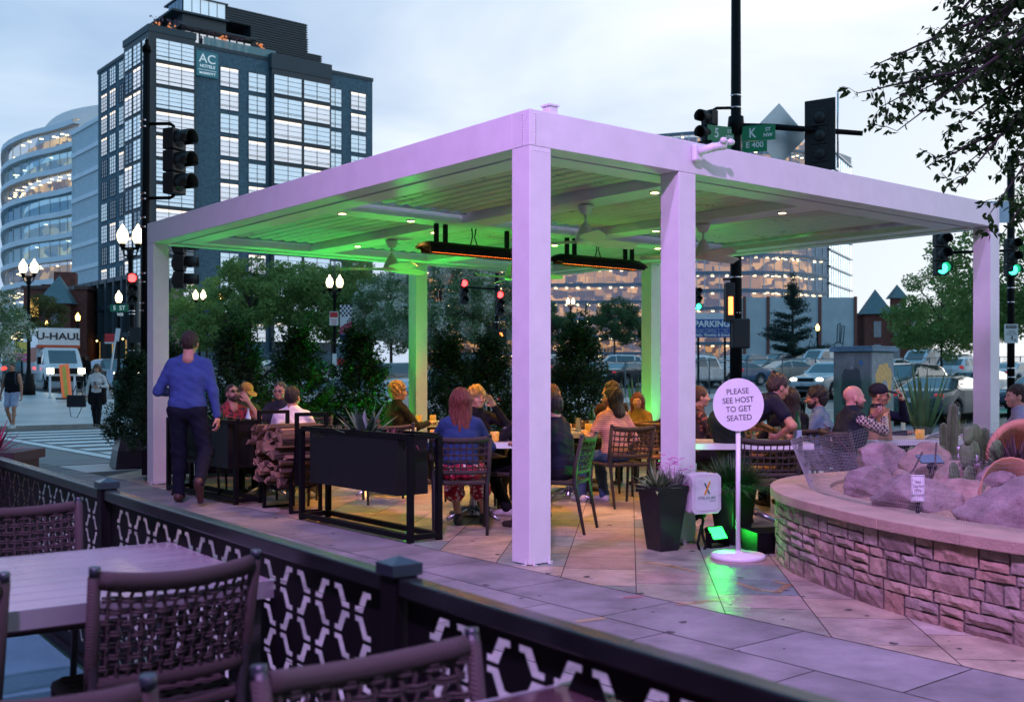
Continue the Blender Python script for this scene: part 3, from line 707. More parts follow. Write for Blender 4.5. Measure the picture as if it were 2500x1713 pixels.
# log holder
t = empty("log_holder", L(.04, 3.95), PA, "black steel log cradle with curved sides between the two rail planters", "log rack")
for y in (-.42, .40):
    mb = MB(); pts = [(0, y, .96), (0, y * .98, .62)] if False else None
    for x in (-.02, .30): mb.box(x - .015, x + .015, y - .02, y + .02, .30, .97)
    mb.box(-.035, .315, y - .02, y + .02, .96, .995); mk("side_frame", mb, m_black, t)
for x in (-.02, .30):
    mb = MB()
    for i in range(12):
        a0, a1 = pi + pi * i / 12, pi + pi * (i + 1) / 12
        mb.bar((x, .41 * cos(a0) - .01, .62 + .40 * sin(a0)), (x, .41 * cos(a1) - .01, .62 + .40 * sin(a1)), .05, .02)
    mk("curved_cradle", mb, m_black, t)
for y in (-.30, .28):
    mb = MB()
    for x in (-.02, .30): mb.box(x - .015, x + .015, y - .015, y + .015, 0, .33)
    mb.box(-.02, .3, y - .012, y + .018, .0, .03); mk("foot", mb, m_black, t)
m_bark = M("bark", (.06, .036, .026), .9, var=.5, vs=14, bump=1, bs=40, stretch=(.3, 1, 1)); m_split = M("split_wood", (.26, .15, .085), .75, var=.35, vs=9, bump=.5, bs=30, stretch=(.2, 1, 1)); m_end = M("wood_end", (.25, .155, .10), .8, var=.45, vs=26)
def log(rad, kind, ln=.58):
    mb = MB(); k = random.choice((5, 6, 4)); a0 = random.random() * 6; span = {0: 2 * pi, 1: pi, 2: 1.75}[kind]
    arc = [(rad * random.uniform(.9, 1.08) * cos(a0 + span * i / (k if kind == 0 else k - 1)), rad * random.uniform(.9, 1.08) * sin(a0 + span * i / (k if kind == 0 else k - 1))) for i in range(k)]
    if kind == 2: arc.append((random.uniform(-.01, .01), 0))
    n = len(arc); f = [mb.v((-ln / 2 + random.uniform(-.012, .012), a, b)) for a, b in arc]; g_ = [mb.v((ln / 2, a * .95, b * .95)) for a, b in arc]
    for i in range(n): mb.f((f[i], f[(i + 1) % n], g_[(i + 1) % n], g_[i]), 0 if (kind == 0 or i < k - 1) else 1)
    mb.f(f[::-1], 2); mb.f(g_, 2)
    return mb
logs = [mk("firewood_log", log(.052 * random.uniform(.85, 1.1), k), [m_bark, m_split, m_end], label="split log in the stacked pile on the steel cradle", cat="log", group="firewood logs") for k in (0, 1, 2, 2, 1, 2)]
n = 0; rows_ = [(-.30, 5), (-.215, 7), (-.13, 8), (-.045, 8), (.04, 8), (.125, 8), (.205, 7)]
for z, c in rows_:
    for i in range(c):
        o = logs[n] if n < len(logs) else logs[random.randrange(6)].copy()
        if n >= len(logs): COL.objects.link(o)
        y = (i - (c - 1) / 2) * .094 + random.uniform(-.008, .008)
        o.matrix_basis = PG @ Matrix.Translation((.20 + random.uniform(-.05, .03), 3.94 + y, .62 + z + random.uniform(-.01, .01))) @ Matrix.Rotation(random.uniform(0, 6.28), 4, 'X') @ Matrix.Rotation(random.uniform(-.04, .04), 4, 'Z')
        n += 1
# ---------------------------------------------------------------- dining tables and chairs under the pergola
m_ttop = M("cafe_top", (.42, .39, .36), .3, var=.1, vs=6, stretch=(1, 10, 1)); m_ped = M("pedestal_alu", (.45, .46, .48), .25, metal=.9, var=.15)
def cafe_table(cx, cy, sx, sy, label, rz=0):
    t = empty("cafe_table", (cx, cy, 0), rz, label, "table", "pedestal tables under the pergola")
    mb = MB(); n = 5
    for i in range(n): mb.box(-sx / 2 + .01, sx / 2 - .01, -sy / 2 + .01 + i * (sy - .02) / n + .001, -sy / 2 + .01 + (i + 1) * (sy - .02) / n - .001, .725, .742)
    mk("table_top", mb, m_ttop, t)
    mb = MB(); mb.box(-sx / 2, sx / 2, -sy / 2, -sy / 2 + .01, .69, .743); mb.box(-sx / 2, sx / 2, sy / 2 - .01, sy / 2, .69, .743); mb.box(-sx / 2, -sx / 2 + .01, -sy / 2 + .01, sy / 2 - .01, .69, .743); mb.box(sx / 2 - .01, sx / 2, -sy / 2 + .01, sy / 2 - .01, .69, .743); mb.box(-sx / 2 + .03, sx / 2 - .03, -sy / 2 + .03, sy / 2 - .03, .70, .72)
    mk("table_rim", mb, m_white, t)
    mb = MB(); mb.lathe([(.07, 0.03), (.04, .06), (.035, .1), (.035, .68), (.08, .70)], 16); mk("pedestal", mb, m_ped, t)
    mb = MB()
    for k in range(4): a = k * pi / 2 + pi / 4; mb.tube([(cos(a) * .03, sin(a) * .03, .10), (cos(a) * .18, sin(a) * .18, .075), (cos(a) * .34, sin(a) * .34, .018)], [.03, .025, .016], 8)
    mk("base_leg", mb, m_ped, t); return t
for a in ((-.36, 10.16, .92, .82, "pedestal table in front of the woman with long auburn hair"), (-.95, 14.1, .8, .8, "pedestal table in front of the person in the charcoal jacket"),
          (-2.75, 12.15, 1.0, .75, "pedestal table of the man in sunglasses, behind the logs"), (-1.5, 12.2, .75, .75, "empty pedestal table whose splayed foot shows under the nearest rail planter"),
          (.62, 11.75, .95, .8, "pedestal table with the green bottle, left of the woman in the striped tee"), (2.18, 9.95, 1.06, .72, "pedestal table by the sign pole with the tall green bottle on it"),
          (4.0, 10.55, 1.6, .72, "long pedestal table beyond the rock garden, in front of the bald man"), (1.75, 13.2, .8, .8, "pedestal table behind the second column")):
    cafe_table(*a)
cc = chair_proto(m_rope2, .9); cg = "dark woven chairs under the pergola"; cc['group'] = cg
cc['label'] = "dark woven chair the auburn-haired woman sits on"; cc.location = (-.45, 9.32, 0); cc.rotation_euler = (0, 0, .05)
for x, y, r_, l_ in ((.40, 9.36, 1.25, "dark woven chair edged in green light, right against the nearest column"), (1.12, 11.15, .42, "dark woven chair of the woman in the striped tee"),
    (1.42, 12.5, .1, "dark woven chair just behind the striped tee, left of the backpack chair"), (2.13, 9.06, -.03, "empty dark woven chair directly behind the round sign's pole"),
    (-2.33, 11.35, 0, "dark woven chair of the man in the white sweater"), (-3.55, 12.3, -1.5, "dark woven chair of the man in sunglasses"),
    (-1.45, 13.0, -1.1, "dark woven chair of the person in the charcoal jacket"), (-1.35, 11.45, .25, "empty dark woven chair seen through the legs of the nearest rail planter"),
    (.02, 10.1, 1.3, "dark woven chair half hidden by the left side of the nearest column"), (-2.5, 13.0, 3.1, "dark woven chair of the man in the grey polo"),
    (3.28, 11.1, .9, "dark woven chair of the bearded man in the light blue shirt"), (2.85, 10.72, .0, "dark woven chair of the woman with long dark hair at the right table"),
    (3.3, 10.1, -1.3, "dark woven chair of the bald man"), (4.95, 10.3, 1.4, "dark woven chair of the man in the grey hoodie"), (-.5, 11.15, 3.1, "dark woven chair of the blond woman"),
    (.45, 12.6, -.8, "dark woven chair beyond the table with the green bottle")):
    dup(cc, (x, y, 0), r_, l_, cg)
ct = chair_proto(m_rope3, .9); tg = "tan rattan chairs under the pergola"; tag(ct, "tan rattan chair facing us beyond the table by the sign pole", "chair", tg); ct.location = (2.42, 10.75, 0); ct.rotation_euler = (0, 0, pi)
dup(ct, (1.62, 12.15, 0), -.2, "tan rattan chair with a backpack hung on it, against the second column", tg)
dup(ct, (.1, 11.2, 0), 2.8, "tan rattan chair behind the blond woman's table, left of the nearest column", tg)
# small things on the tables
m_amber = M("amber_glass", (.50, .27, .05), .3, var=.3, vs=30, emit=(1, .45, .06), es=.28)
m_glass = nodes_of("clear_glass", (.9, .95, .95), .05)[0]; m_glass.node_tree.nodes["Principled BSDF"].inputs['Transmission Weight'].default_value = .9; m_glass.node_tree.nodes["Principled BSDF"].inputs['IOR'].default_value = 1.15
m_green = M("bottle_green", (.015, .14, .04), .08, var=.1, spec=.7); m_green.node_tree.nodes["Principled BSDF"].inputs['Transmission Weight'].default_value = .5
TZ = .744
mb = MB(); mb.lathe([(.036, 0), (.042, .01), (.042, .085), (.038, .09), (.034, .088), (.034, .02)], 14); cup = mk("amber_candle_cup", mb, m_amber, label="x", cat="candle cup", group="amber candle cups on the tables"); cup['label'] = "amber candle cup on the corner of the auburn-haired woman's table, right of her"
cup.location = (-.16, 9.95, TZ)
for x, y, l_ in ((-.82 + .07, 10.3, "amber candle cup on the left end of the auburn-haired woman's table"), (-1.22, 14.0, "left one of two amber candle cups on the table behind the column lit green"), (-1.04, 14.05, "right one of two amber candle cups on the table behind the column lit green"),
    (.60, 11.5, "amber candle cup between the glasses left of the green bottle"), (.83, 11.55, "amber candle cup right of the green bottle, near the striped tee"), (.32, 11.6, "amber candle cup at the edge of the nearest column"),
    (3.95, 10.35, "amber candle cup standing behind the paper bag, right of it"), (4.55, 10.3, "amber candle cup behind the tall cactus")):
    o = cup.copy(); COL.objects.link(o); o.location = (x, y, TZ); o['label'] = l_
def glass(x, y, l_, h=.13, r=.036, wine=False):
    mb = MB()
    if wine: mb.lathe([(.035, 0), (.035, .003), (.004, .008), (.004, .09), (.03, .12), (.038, .16), (.032, .21), (.030, .21), (.036, .16), (.028, .122)], 14)
    else: mb.lathe([(r * .85, 0), (r, h), (r - .003, h), (r * .8, .01)], 12)
    mk("drinking_glass", mb, m_glass, label=l_, cat="glass", group="drinking glasses on the tables", loc=(x, y, TZ))
glass(-.05, 9.98, "drinking glass beside the amber cup near the auburn-haired woman"); glass(.42, 11.55, "tall glass of ice water nearest the column, left of the green bottle", .15)
glass(.72, 11.6, "tall glass of ice water between amber cup and green bottle", .15); glass(-.78, 13.95, "wine glass standing on the table behind the auburn hair", wine=True)
glass(3.55, 10.5, "clear tumbler left of the paper bag"); glass(4.3, 10.45, "clear tumbler between the napkin and the tall cactus"); glass(2.5, 10.1, "clear tumbler behind the tall green bottle"); glass(-2.45, 12.0, "clear tumbler with a yellow straw by the man in the grey polo")
mb = MB(); mb.lathe([(.03, 0), (.045, .02), (.047, .06), (.035, .095), (.025, .10)], 14); mk("candle_globe", mb, M("frosted_glass", (.8, .75, .6), .3, emit=(1, .7, .3), es=.5), label="round clear glass candle globe at the near edge of the green bottle's table", cat="candle", loc=(.50, 11.42, TZ))
def bottle(x, y, l_, h=.29, mat=None):
    t = empty("glass_bottle", (x, y, TZ), 0, l_, "bottle", "bottles on the tables"); s = h / .29
    mb = MB(); mb.lathe([(r * s, z * s) for r, z in ((.034, 0), (.037, .01), (.037, .15), (.034, .18), (.018, .225), (.014, .25), (.014, .285), (.016, .286), (.016, .292), (0, .292))], 16); mk("bottle_body", mb, mat or m_green, t)
    mb = MB(); mb.lathe([(.0378 * s, .03 * s), (.0378 * s, .12 * s)], 16, cap=False); mk("paper_label", mb, M("label_blue", (.35, .45, .6), .6), t)
bottle(2.58, 9.66, "tall green water bottle standing near the end of the white-edged table, right of the sign"); bottle(.88, 11.75, "green water bottle beside the woman in the striped tee")
bottle(-2.95, 11.95, "small clear water bottle behind the rail planter, right of the man in sunglasses", .24, M("pet_plastic", (.45, .6, .75), .15, spec=.6))
def plate(x, y, l_, r=.13, z=TZ):
    mb = MB(); mb.lathe([(.06, 0), (r * .8, .004), (r, .016), (r * .98, .018), (r * .75, .008), (0, .006)], 20); mk("dinner_plate", mb, M("plate_white", (.7, .7, .68), .3), label=l_, cat="plate", group="plates on the tables", loc=(x, y, z))
plate(-.1, 10.12, "white plate by the right end of the auburn-haired woman's table"); plate(-.95, 13.9, "white plate beside the wine glass at the back table"); plate(2.05, 9.85, "white plate under the waiter's hand"); plate(4.25, 10.6, "white plate behind the tall cactus"); plate(.62, 11.9, "white plate behind the amber cups on the green bottle's table")
mb = MB(); mb.obox((0, 0, .012), .2, .13, .004, (.0, .12, 0)); mk("paper_menu", mb, M("paper_white", (.7, .7, .72), .7), label="folded white paper on the long table right of the paper bag", cat="paper", loc=(4.08, 10.28, TZ + .03), rot=(-.5, -.3, .4))
mb = MB()
for i in range(9): mb.ball((random.uniform(-.08, .08), random.uniform(-.05, .05), .02 + .02 * random.random()), .03, 6, sc=(1.3, 1, .7))
mk("crumpled_napkin", mb, M("paper_white"), label="crumpled white napkin on the long table near the tall cactus", cat="napkin", loc=(4.45, 10.35, TZ))
# paper carrier bag
t = empty("paper_bag", (3.52, 10.24, TZ), -.15, "brown paper carrier bag with a white tag on the long table", "bag"); m_kraft = M("kraft_paper", (.36, .20, .085), .8, var=.15, vs=12, bump=.3, bs=14)
mb = MB(); b0 = [(-.11, -.06), (.11, -.06), (.11, .06), (-.11, .06)]; t0 = [(-.08, -.012), (.09, -.012), (.09, .012), (-.08, .012)]
q0 = [mb.v((x, y, 0)) for x, y in b0]; q1 = [mb.v((x, y, .3)) for x, y in t0]
for i in range(4): mb.f((q0[i], q0[(i + 1) % 4], q1[(i + 1) % 4], q1[i]))
mb.f(q0[::-1]); mb.f(q1); mk("bag_body", mb, m_kraft, t)
mb = MB(); mb.tube([(-.04, 0, .3), (-.045, 0, .37), (.0, 0, .42), (.04, 0, .37), (.045, 0, .3)], .004, 5); mk("handle", mb, m_kraft, t)
mb = MB(); mb.obox((.0, -.016, .28), .045, .003, .07, (0, .3, 0)); mk("tag", mb, M("paper_white"), t)
# backpack on the rattan chair
t = empty("backpack", (1.78, 11.86, .42), -.2, "olive backpack hanging on the tan chair beside the second column", "backpack")
V_, F_ = SD().ell((0, 0, .22), (.15, .09, .24), .05).ell((0, -.07, .14), (.11, .06, .12), .03).mesh(.016); mb = MB(); mb.add(V_, F_); mk("bag_body", mb, M("olive_canvas", (.06, .05, .03), .8, var=.3), t)
mb = MB(); mb.tube([(-.08, -.05, .42), (-.13, -.1, .3), (-.12, -.09, .1)], .012, 6); mb.tube([(.08, -.05, .42), (.13, -.1, .3), (.12, -.09, .1)], .012, 6); mb.tube([(-.04, -.02, .45), (0, -.03, .5), (.04, -.02, .45)], .009, 6); mk("strap", mb, m_black, t)
# dropped lantern on the paving
t = empty("floor_lantern", (-1.62, 11.9, .006), 0, "small glass lantern with a candle on the paving, seen under the rail planter", "lantern")
mb = MB(); mb.lathe([(.04, 0), (.055, .16), (.052, .16), (.036, .01)], 14); mk("glass_sleeve", mb, m_glass, t)
mb = MB(); mb.lathe([(.025, .005), (.025, .05), (0, .055)], 12); mk("candle", mb, M("candle_glow", (1, .8, .4), .5, emit=(1, .6, .2), es=2.5), t)

# ---------------------------------------------------------------- tapered planters, control box, floodlights, sign
def tapered(loc, w0, w1, h, label, rz, mat):
    t = empty("tapered_planter", loc, rz, label, "planter", "tall tapered planters"); mb = MB(); a, b = w0 / 2, w1 / 2
    p = [[mb.v((sx * r_, sy * r_, z)) for sx, sy in ((-1, -1), (1, -1), (1, 1), (-1, 1))] for r_, z in ((a, 0), ((a + b) / 2 + .006, h * .55), (b, h - .03), (b + .008, h - .03), (b + .008, h), (b - .03, h), (b - .03, h - .06))]
    for i in range(len(p) - 1):
        for j in range(4): mb.f((p[i][j], p[i][(j + 1) % 4], p[i + 1][(j + 1) % 4], p[i + 1][j]))
    mk("pot_body", mb, mat, t, bevel=.006); mb = MB(); c = b - .028; mb.quad((-c, -c, h - .05), (c, -c, h - .05), (c, c, h - .05), (-c, c, h - .05)); mk("soil", mb, M("soil"), t); return t
m_pot = M("fibre_black", (.010, .010, .013), .34, var=.3, vs=9, bump=.1, bs=12)
pA = Vector((1.17, 8.3, 0)); tapered((pA.x, 8.3, .006), .175, .275, .50, "glossy black tapered planter with pink flowers, left of the grey control box", .52, m_pot)
tapered((1.78, 8.62, .006), .18, .275, .48, "black tapered planter lit green, behind the round sign's pole", .6, m_pot)
m_spiky = M("spiky_green", (.13, .20, .09), .55, var=.3, vs=14); m_flower = M("pink_flower", (.75, .09, .55), .6, var=.2)
agave((pA.x - .05, 8.26, .47), "pale green spiky plant in the glossy black tapered planter", 34, .24, .03, m_spiky, name="spiky_plant", el0=.3, el1=1.3, droop=.5)
mb = MB(); fl = []
for i in range(170):
    a = random.random() * 6.283; el = random.uniform(.7, 1.45); d = Vector((cos(a) * cos(el), sin(a) * cos(el), sin(el))); ln = random.uniform(.14, .27); p0 = (cos(a) * .05, sin(a) * .04, 0)
    mb.blade(p0, d, ln, .007, .6, seg=3)
for i in range(44):
    a = random.random() * 6.283; rr = random.random() * .16; z = random.uniform(.04, .27); c = Vector((cos(a) * rr, sin(a) * rr, z))
    for k in range(5): b = k * 1.257 + a; mb.quad(c, c + Vector((cos(b - .35) * .014, sin(b - .35) * .014, .006)), c + Vector((cos(b) * .02, sin(b) * .02, .002)), c + Vector((cos(b + .35) * .014, sin(b + .35) * .014, .006)), 1)
mk("flowering_pinks", mb, [M("dianthus_green", (.16, .19, .16), .6, var=.3), m_flower], label="loose plant with small pink flowers in the glossy black tapered planter", cat="plant", loc=(pA.x + .08, 8.32, .46))
tuft((1.78, 8.62, .44), "dense feathery evergreen shrub in the planter lit green", M("feathery_green", (.03, .085, .03), .7, var=.4), 1700, .13, .30, name="feathery_shrub", w_=.008, droop=.9)
# control box on the second column
t = empty("control_box", L(1.76, -.035, 0), PA - .55, "grey weatherproof control box with rounded corners on the second column", "control box")
t.location = (1.47, 8.36, .29); t.rotation_euler = (0, 0, .42)
mb = MB(); mb.box(-.13, .13, -.07, .12, .0, .30); mk("box_body", mb, M("abs_grey", (.52, .52, .54), .5, var=.1), t, bevel=.014)
mb = MB(); o8 = [(-.135, .03), (-.105, 0), (.105, 0), (.135, .03), (.135, .28), (.105, .31), (-.105, .31), (-.135, .28)]
old = mb.m; mb.m = Matrix.Translation((0, -.082, -.005)); mb.sheetprism(o8, 1, .022); mb.m = old; mk("lid", mb, M("abs_grey"), t, bevel=.004)
mb = MB(); mb.m = Matrix.Translation((0, -.0945, -.005)); o8b = [(x * .78, .155 + (z - .155) * .82) for x, z in o8]; mb.sheetprism(o8b, 1, .003); mk("label_plate", mb, M("plate_pale", (.55, .60, .60), .35), t)
gm = M("emblem_green", (.02, .12, .10), .5); om = M("emblem_gold", (.6, .28, .03), .5)
mb = MB(); mb.bar((.022, -.0975, .150), (-.022, -.0975, .235), .004, .012); mk("emblem_stroke", mb, gm, t)
mb = MB(); mb.bar((-.022, -.0985, .145), (.026, -.0985, .245), .004, .014); mk("emblem_stroke", mb, om, t)
txt("STRUXURE", .032, gm, t, (0, -.0965, .118), sx=1.05, depth=.001); txt("OUTDOOR", .011, gm, t, (.05, -.0965, .094), depth=.001)
mb = MB(); mb.tube([(.0, 0, 0), (.01, -.03, -.06), (.02, 0, -.12), (.005, -.03, -.18), (.02, -.05, -.26), (-.04, -.08, -.33), (-.06, -.06, -.24), (.0, -.02, -.10)], .011, 6); mb.ball((.0, -.01, -.03), .04, 8, sc=(1.4, .7, .6)); mk("cable_bundle", mb, m_black, t)
# green floodlights
m_gr = M("flood_green", (.1, 1, .2), .4, var=0, emit=(.01, 1, .06), es=7)
GREEN = (.03, 1.0, .07)
def flood(loc, aim, label, e, spot=120):
    d = (Vector(aim) - Vector(loc)); az = atan2(d.y, d.x) - pi / 2; el = atan2(d.z, sqrt(d.x ** 2 + d.y ** 2))
    t = empty("floodlight", loc, az, label, "floodlight", "green floodlights on the ground"); rx = Matrix.Translation((0, 0, .11)) @ Matrix.Rotation(el, 4, 'X')
    mb = MB(rx); mb.box(-.085, .085, -.035, .0, -.065, .065); 
    for i in range(6): mb.box(-.07 + i * .026, -.062 + i * .026, -.055, -.035, -.055, .055)
    mk("housing", mb, m_black, t, bevel=.003)
    mb = MB(rx); mb.box(-.072, .072, .001, .005, -.052, .052); mk("lamp_face", mb, m_gr, t)
    mb = MB(); mb.box(-.10, -.09, -.03, .03, 0, .12); mb.box(.09, .10, -.03, .03, 0, .12); mb.box(-.10, .10, -.03, .03, 0, .006); mk("bracket", mb, m_black, t)
    l = lamp("flood_beam", 'SPOT', Vector(loc) + Vector((0, 0, .11)) + d.normalized() * .03, Vector(loc) + Vector((0, 0, .11)) + d, e, GREEN, .05, spot, .45)
flood((1.62, 8.42, .006), (1.88, 8.02, .38), "green floodlight under the grey control box, beside the round sign", 15, 160)
flood(L(3.55, 6.95, .006), L(2.2, 5.6, 2.9), "green floodlight at the foot of the far back column", 330, 120)
flood(L(1.5, 6.95, .006), L(2.3, 4.6, 3), "green floodlight behind the men at the left tables, below the hedge", 170, 110)
flood(L(6.35, 4.8, .006), L(5.6, 5.2, 3), "green floodlight at the foot of the right back column", 110, 110)
flood(L(2.3, .55, .006), L(1.0, 1.6, 3), "green floodlight on the paving under the tables right of the nearest column", 80, 110)
flood(L(3.3, 6.95, .006), L(3.0, 8.6, 1.0), "green floodlight aimed at the hedge, left of the far back column", 60, 120)
mb = MB(); mb.box(-.16, .16, -.15, .15, 0, .16); mb.box(-.14, .14, -.155, -.15, .03, .13); mk("ballast_box", mb, m_black, label="low black box on the paving between the sign and the stone wall", cat="box", loc=(1.98, 8.25, .006), rot=(0, 0, .2), bevel=.02)
# the host sign
sg = W(1802, 1368, 7.9); t = empty("host_sign", (sg.x, 7.9, .006), -.03, "round white host sign on a slim white pole", "sign"); m_sw = M("sign_white", (.74, .73, .76), .4, var=.05)
mb = MB(); mb.lathe([(.0, 0), (.195, 0), (.2, .006), (.2, .026), (.19, .034), (.03, .045), (.018, .06), (.0, .06)], 40); mk("base", mb, m_sw, t)
mb = MB(); mb.tube([(0, 0, .04), (0, 0, .99)], .017, 14); mb.box(-.022, .022, -.02, .0, .95, 1.0); mk("pole", mb, m_sw, t)
mb = MB(); n = 56; mb.m = Matrix.Translation((-.003, -.026, 1.135)); mb.sheetprism([(.186 * cos(2 * pi * i / n), .195 * sin(2 * pi * i / n)) for i in range(n)], 1, .008); mk("disc", mb, m_sw, t)
txt("PLEASE\nSEE HOST\nTO GET\nSEATED", .058, M("ink_black", (.01, .01, .015), .6), t, (-.003, -.0315, 1.135), depth=.0005, sx=.92, rot=(R(90), R(-4), 0)).data.name = "lettering"

# ---------------------------------------------------------------- raised stone garden
ctl = [(5.2, 3.35), (4.2, 3.8), (3.4, 4.35), (2.9, 4.82), (2.54, 5.32), (2.34, 5.68), (2.14, 6.18), (1.99, 6.82), (1.91, 7.4), (1.98, 8.05), (2.22, 8.6), (2.62, 9.02), (3.2, 9.28), (4.0, 9.38), (5.0, 9.35), (5.9, 9.2)]
def crom(P_, n=6):
    out = []
    for i in range(len(P_) - 1):
        p0, p1, p2, p3 = (Vector(P_[max(i - 1, 0)]), Vector(P_[i]), Vector(P_[i + 1]), Vector(P_[min(i + 2, len(P_) - 1)]))
        for k in range(n): t_ = k / n; out.append(.5 * ((2 * p1) + (p2 - p0) * t_ + (2 * p0 - 5 * p1 + 4 * p2 - p3) * t_ ** 2 + (3 * p1 - p0 - 3 * p2 + p3) * t_ ** 3))
    out.append(Vector(P_[-1])); return out
cur = crom(ctl, 6)
def offset(c, d):                                            # d > 0 goes into the garden
    out = []
    for i, p in enumerate(c):
        t_ = (c[min(i + 1, len(c) - 1)] - c[max(i - 1, 0)]).normalized(); out.append(p + Vector((t_.y, -t_.x)) * d)
    return out
acc = [0]
for i in range(1, len(cur)): acc.append(acc[-1] + (cur[i] - cur[i - 1]).length)
def along(c, s):
    s = max(0, min(acc[-1] - 1e-4, s)); i = max(k for k in range(len(acc)) if acc[k] <= s); i = min(i, len(c) - 2); f = (s - acc[i]) / (acc[i + 1] - acc[i]); return c[i].lerp(c[i + 1], f)
garden = empty("stone_garden_wall", (3.9, 7.2, 0), 0, "raised garden bed with a curved rubble stone wall and pink sandstone coping", "garden wall")
T0 = Matrix.Translation((-3.9, -7.2, 0))
smats = [M("rubble_%d" % i, c, .85, var=.3, vs=7, bump=.9, bs=18) for i, c in enumerate(((.34, .24, .185), (.29, .21, .17), (.39, .28, .21), (.25, .185, .155), (.35, .225, .165), (.31, .25, .21)))] + [M("mortar", (.21, .17, .15), .95)]
inner_ = offset(cur, .06); core = offset(cur, .022); mb = MB(T0)
for i in range(len(cur) - 1):
    a, b, c, d = core[i], core[i + 1], offset(cur, .3)[i + 1], offset(cur, .3)[i]
    mb.poly([(a.x, a.y, 0), (b.x, b.y, 0), (b.x, b.y, .47), (a.x, a.y, .47)], 6)
zc = .0; course = [.125, .065, .11, .055, .11]; course[-1] = .465 - sum(course[:-1])
blocks = []
def stone(s0, s1, z0, z1):
    k = random.choice((0, 1, 1, 2, 3, 3, 4, 5, 5)); ns = max(2, int((s1 - s0) / .05)); nz_ = max(2, int((z1 - z0) / .04)); bul = random.uniform(.003, .014); g_ = []
    sd = random.random() * 99
    for j in range(nz_ + 1):
        row = []
        for i in range(ns + 1):
            a, b = i / ns, j / nz_; ed = min(a, 1 - a, .25) * 4 * min(b, 1 - b, .3) / .3 if 0 < a < 1 and 0 < b < 1 else 0
            p = along(cur, s0 + .006 + (s1 - s0 - .012) * a); q_ = along(cur, s0 + .006 + (s1 - s0 - .012) * a + .01); tn = (q_ - p).normalized() if (q_ - p).length > 1e-6 else Vector((0, 1)); nn = Vector((-tn.y, tn.x))
            o_ = -.007 + ed ** .5 * bul + (random.uniform(-.007, .007) if ed else 0); row.append(mb.v((p.x + nn.x * o_, p.y + nn.y * o_, z0 + .005 + (z1 - z0 - .01) * b + (random.uniform(-.004, .004)))))
        g_.append(row)
    for j in range(nz_):
        for i in range(ns): mb.f((g_[j][i], g_[j][i + 1], g_[j + 1][i + 1], g_[j + 1][i]), k, False)
    edge = [g_[0][i] for i in range(ns + 1)] + [g_[j][ns] for j in range(1, nz_ + 1)] + [g_[nz_][i] for i in range(ns - 1, -1, -1)] + [g_[j][0] for j in range(nz_ - 1, 0, -1)]
for h_ in course:
    s = random.uniform(-.2, 0)
    while s < acc[-1]:
        l_ = random.uniform(.09, .33)
        if random.random() < .38 and h_ > .09: m_ = zc + h_ * random.uniform(.4, .6); stone(max(0, s), min(acc[-1], s + l_), zc, m_); stone(max(0, s), min(acc[-1], s + l_), m_, zc + h_)
        else: stone(max(0, s), min(acc[-1], s + l_), zc, zc + h_)
        s += l_
    zc += h_
mk("stone_facing", mb, smats, garden)
m_cop = M("sandstone_coping", (.40, .285, .215), .8, var=.16, vs=4, bump=.3, bs=70)
outer = offset(cur, -.035); inn = offset(cur, .40)
cuts = [0, 8, 15, 22, 29, 36, 42, 48, 54, 62, 70, 79, len(cur) - 1]
for a, b in zip(cuts, cuts[1:]):
    mb = MB(T0); r_ = []
    for i in range(a, b + 1):
        o, n_ = outer[i], inn[i]
        if i == a and a: o = o.lerp(outer[i + 1], .03); n_ = n_.lerp(inn[i + 1], .05)
        r_.append([mb.v((o.x, o.y, .468)), mb.v((o.x, o.y, .533)), mb.v((n_.x, n_.y, .533)), mb.v((n_.x, n_.y, .468))])
    for p, q_ in zip(r_, r_[1:]):
        for j in range(4): mb.f((p[j], p[(j + 1) % 4], q_[(j + 1) % 4], q_[j]))
    mb.f(r_[0][::-1]); mb.f(r_[-1]); mk("coping_stone", mb, m_cop, garden, bevel=.006)
# gravel and soil inside
m_grav = nodes_of("pea_gravel", (.42, .28, .16), .9)[0]
n, l, b = m_grav.node_tree.nodes, m_grav.node_tree.links, m_grav.node_tree.nodes["Principled BSDF"]
tcx = n.new("ShaderNodeTexCoord"); vo = n.new("ShaderNodeTexVoronoi"); vo.inputs['Scale'].default_value = 75; l.new(tcx.outputs['Object'], vo.inputs[0])
mxx = n.new("ShaderNodeMix"); mxx.data_type = 'RGBA'; mxx.inputs[6].default_value = (.52, .36, .22, 1); mxx.inputs[7].default_value = (.26, .16, .10, 1)
sp_ = n.new("ShaderNodeSeparateColor"); l.new(vo.outputs['Color'], sp_.inputs[0]); l.new(sp_.outputs[0], mxx.inputs[0]); l.new(mxx.outputs[2], b.inputs['Base Color'])
bpn = n.new("ShaderNodeBump"); bpn.inputs['Strength'].default_value = .8; bpn.inputs['Distance'].default_value = .01; bpn.invert = True; l.new(vo.outputs['Distance'], bpn.inputs['Height']); l.new(bpn.outputs[0], b.inputs['Normal'])
mb = MB(); ic = offset(cur, .36); ring0 = [mb.v((p.x, p.y, .50)) for p in ic]
cen = Vector((4.1, 6.9)); prev = ring0
for f_ in (.25, .5, .75, .97):
    cu = [mb.v((p.x + (cen.x - p.x) * f_, p.y + (cen.y - p.y) * f_, .50 + .06 * sin(min(1, f_ * 1.4) * pi / 2) + random.uniform(-.015, .015))) for p in ic]
    for i in range(len(ic) - 1): mb.f((prev[i], prev[i + 1], cu[i + 1], cu[i]), 0, True)
    prev = cu
mk("garden_gravel", mb, m_grav, label="tan pea gravel filling the raised garden bed", cat="gravel", kind="stuff")
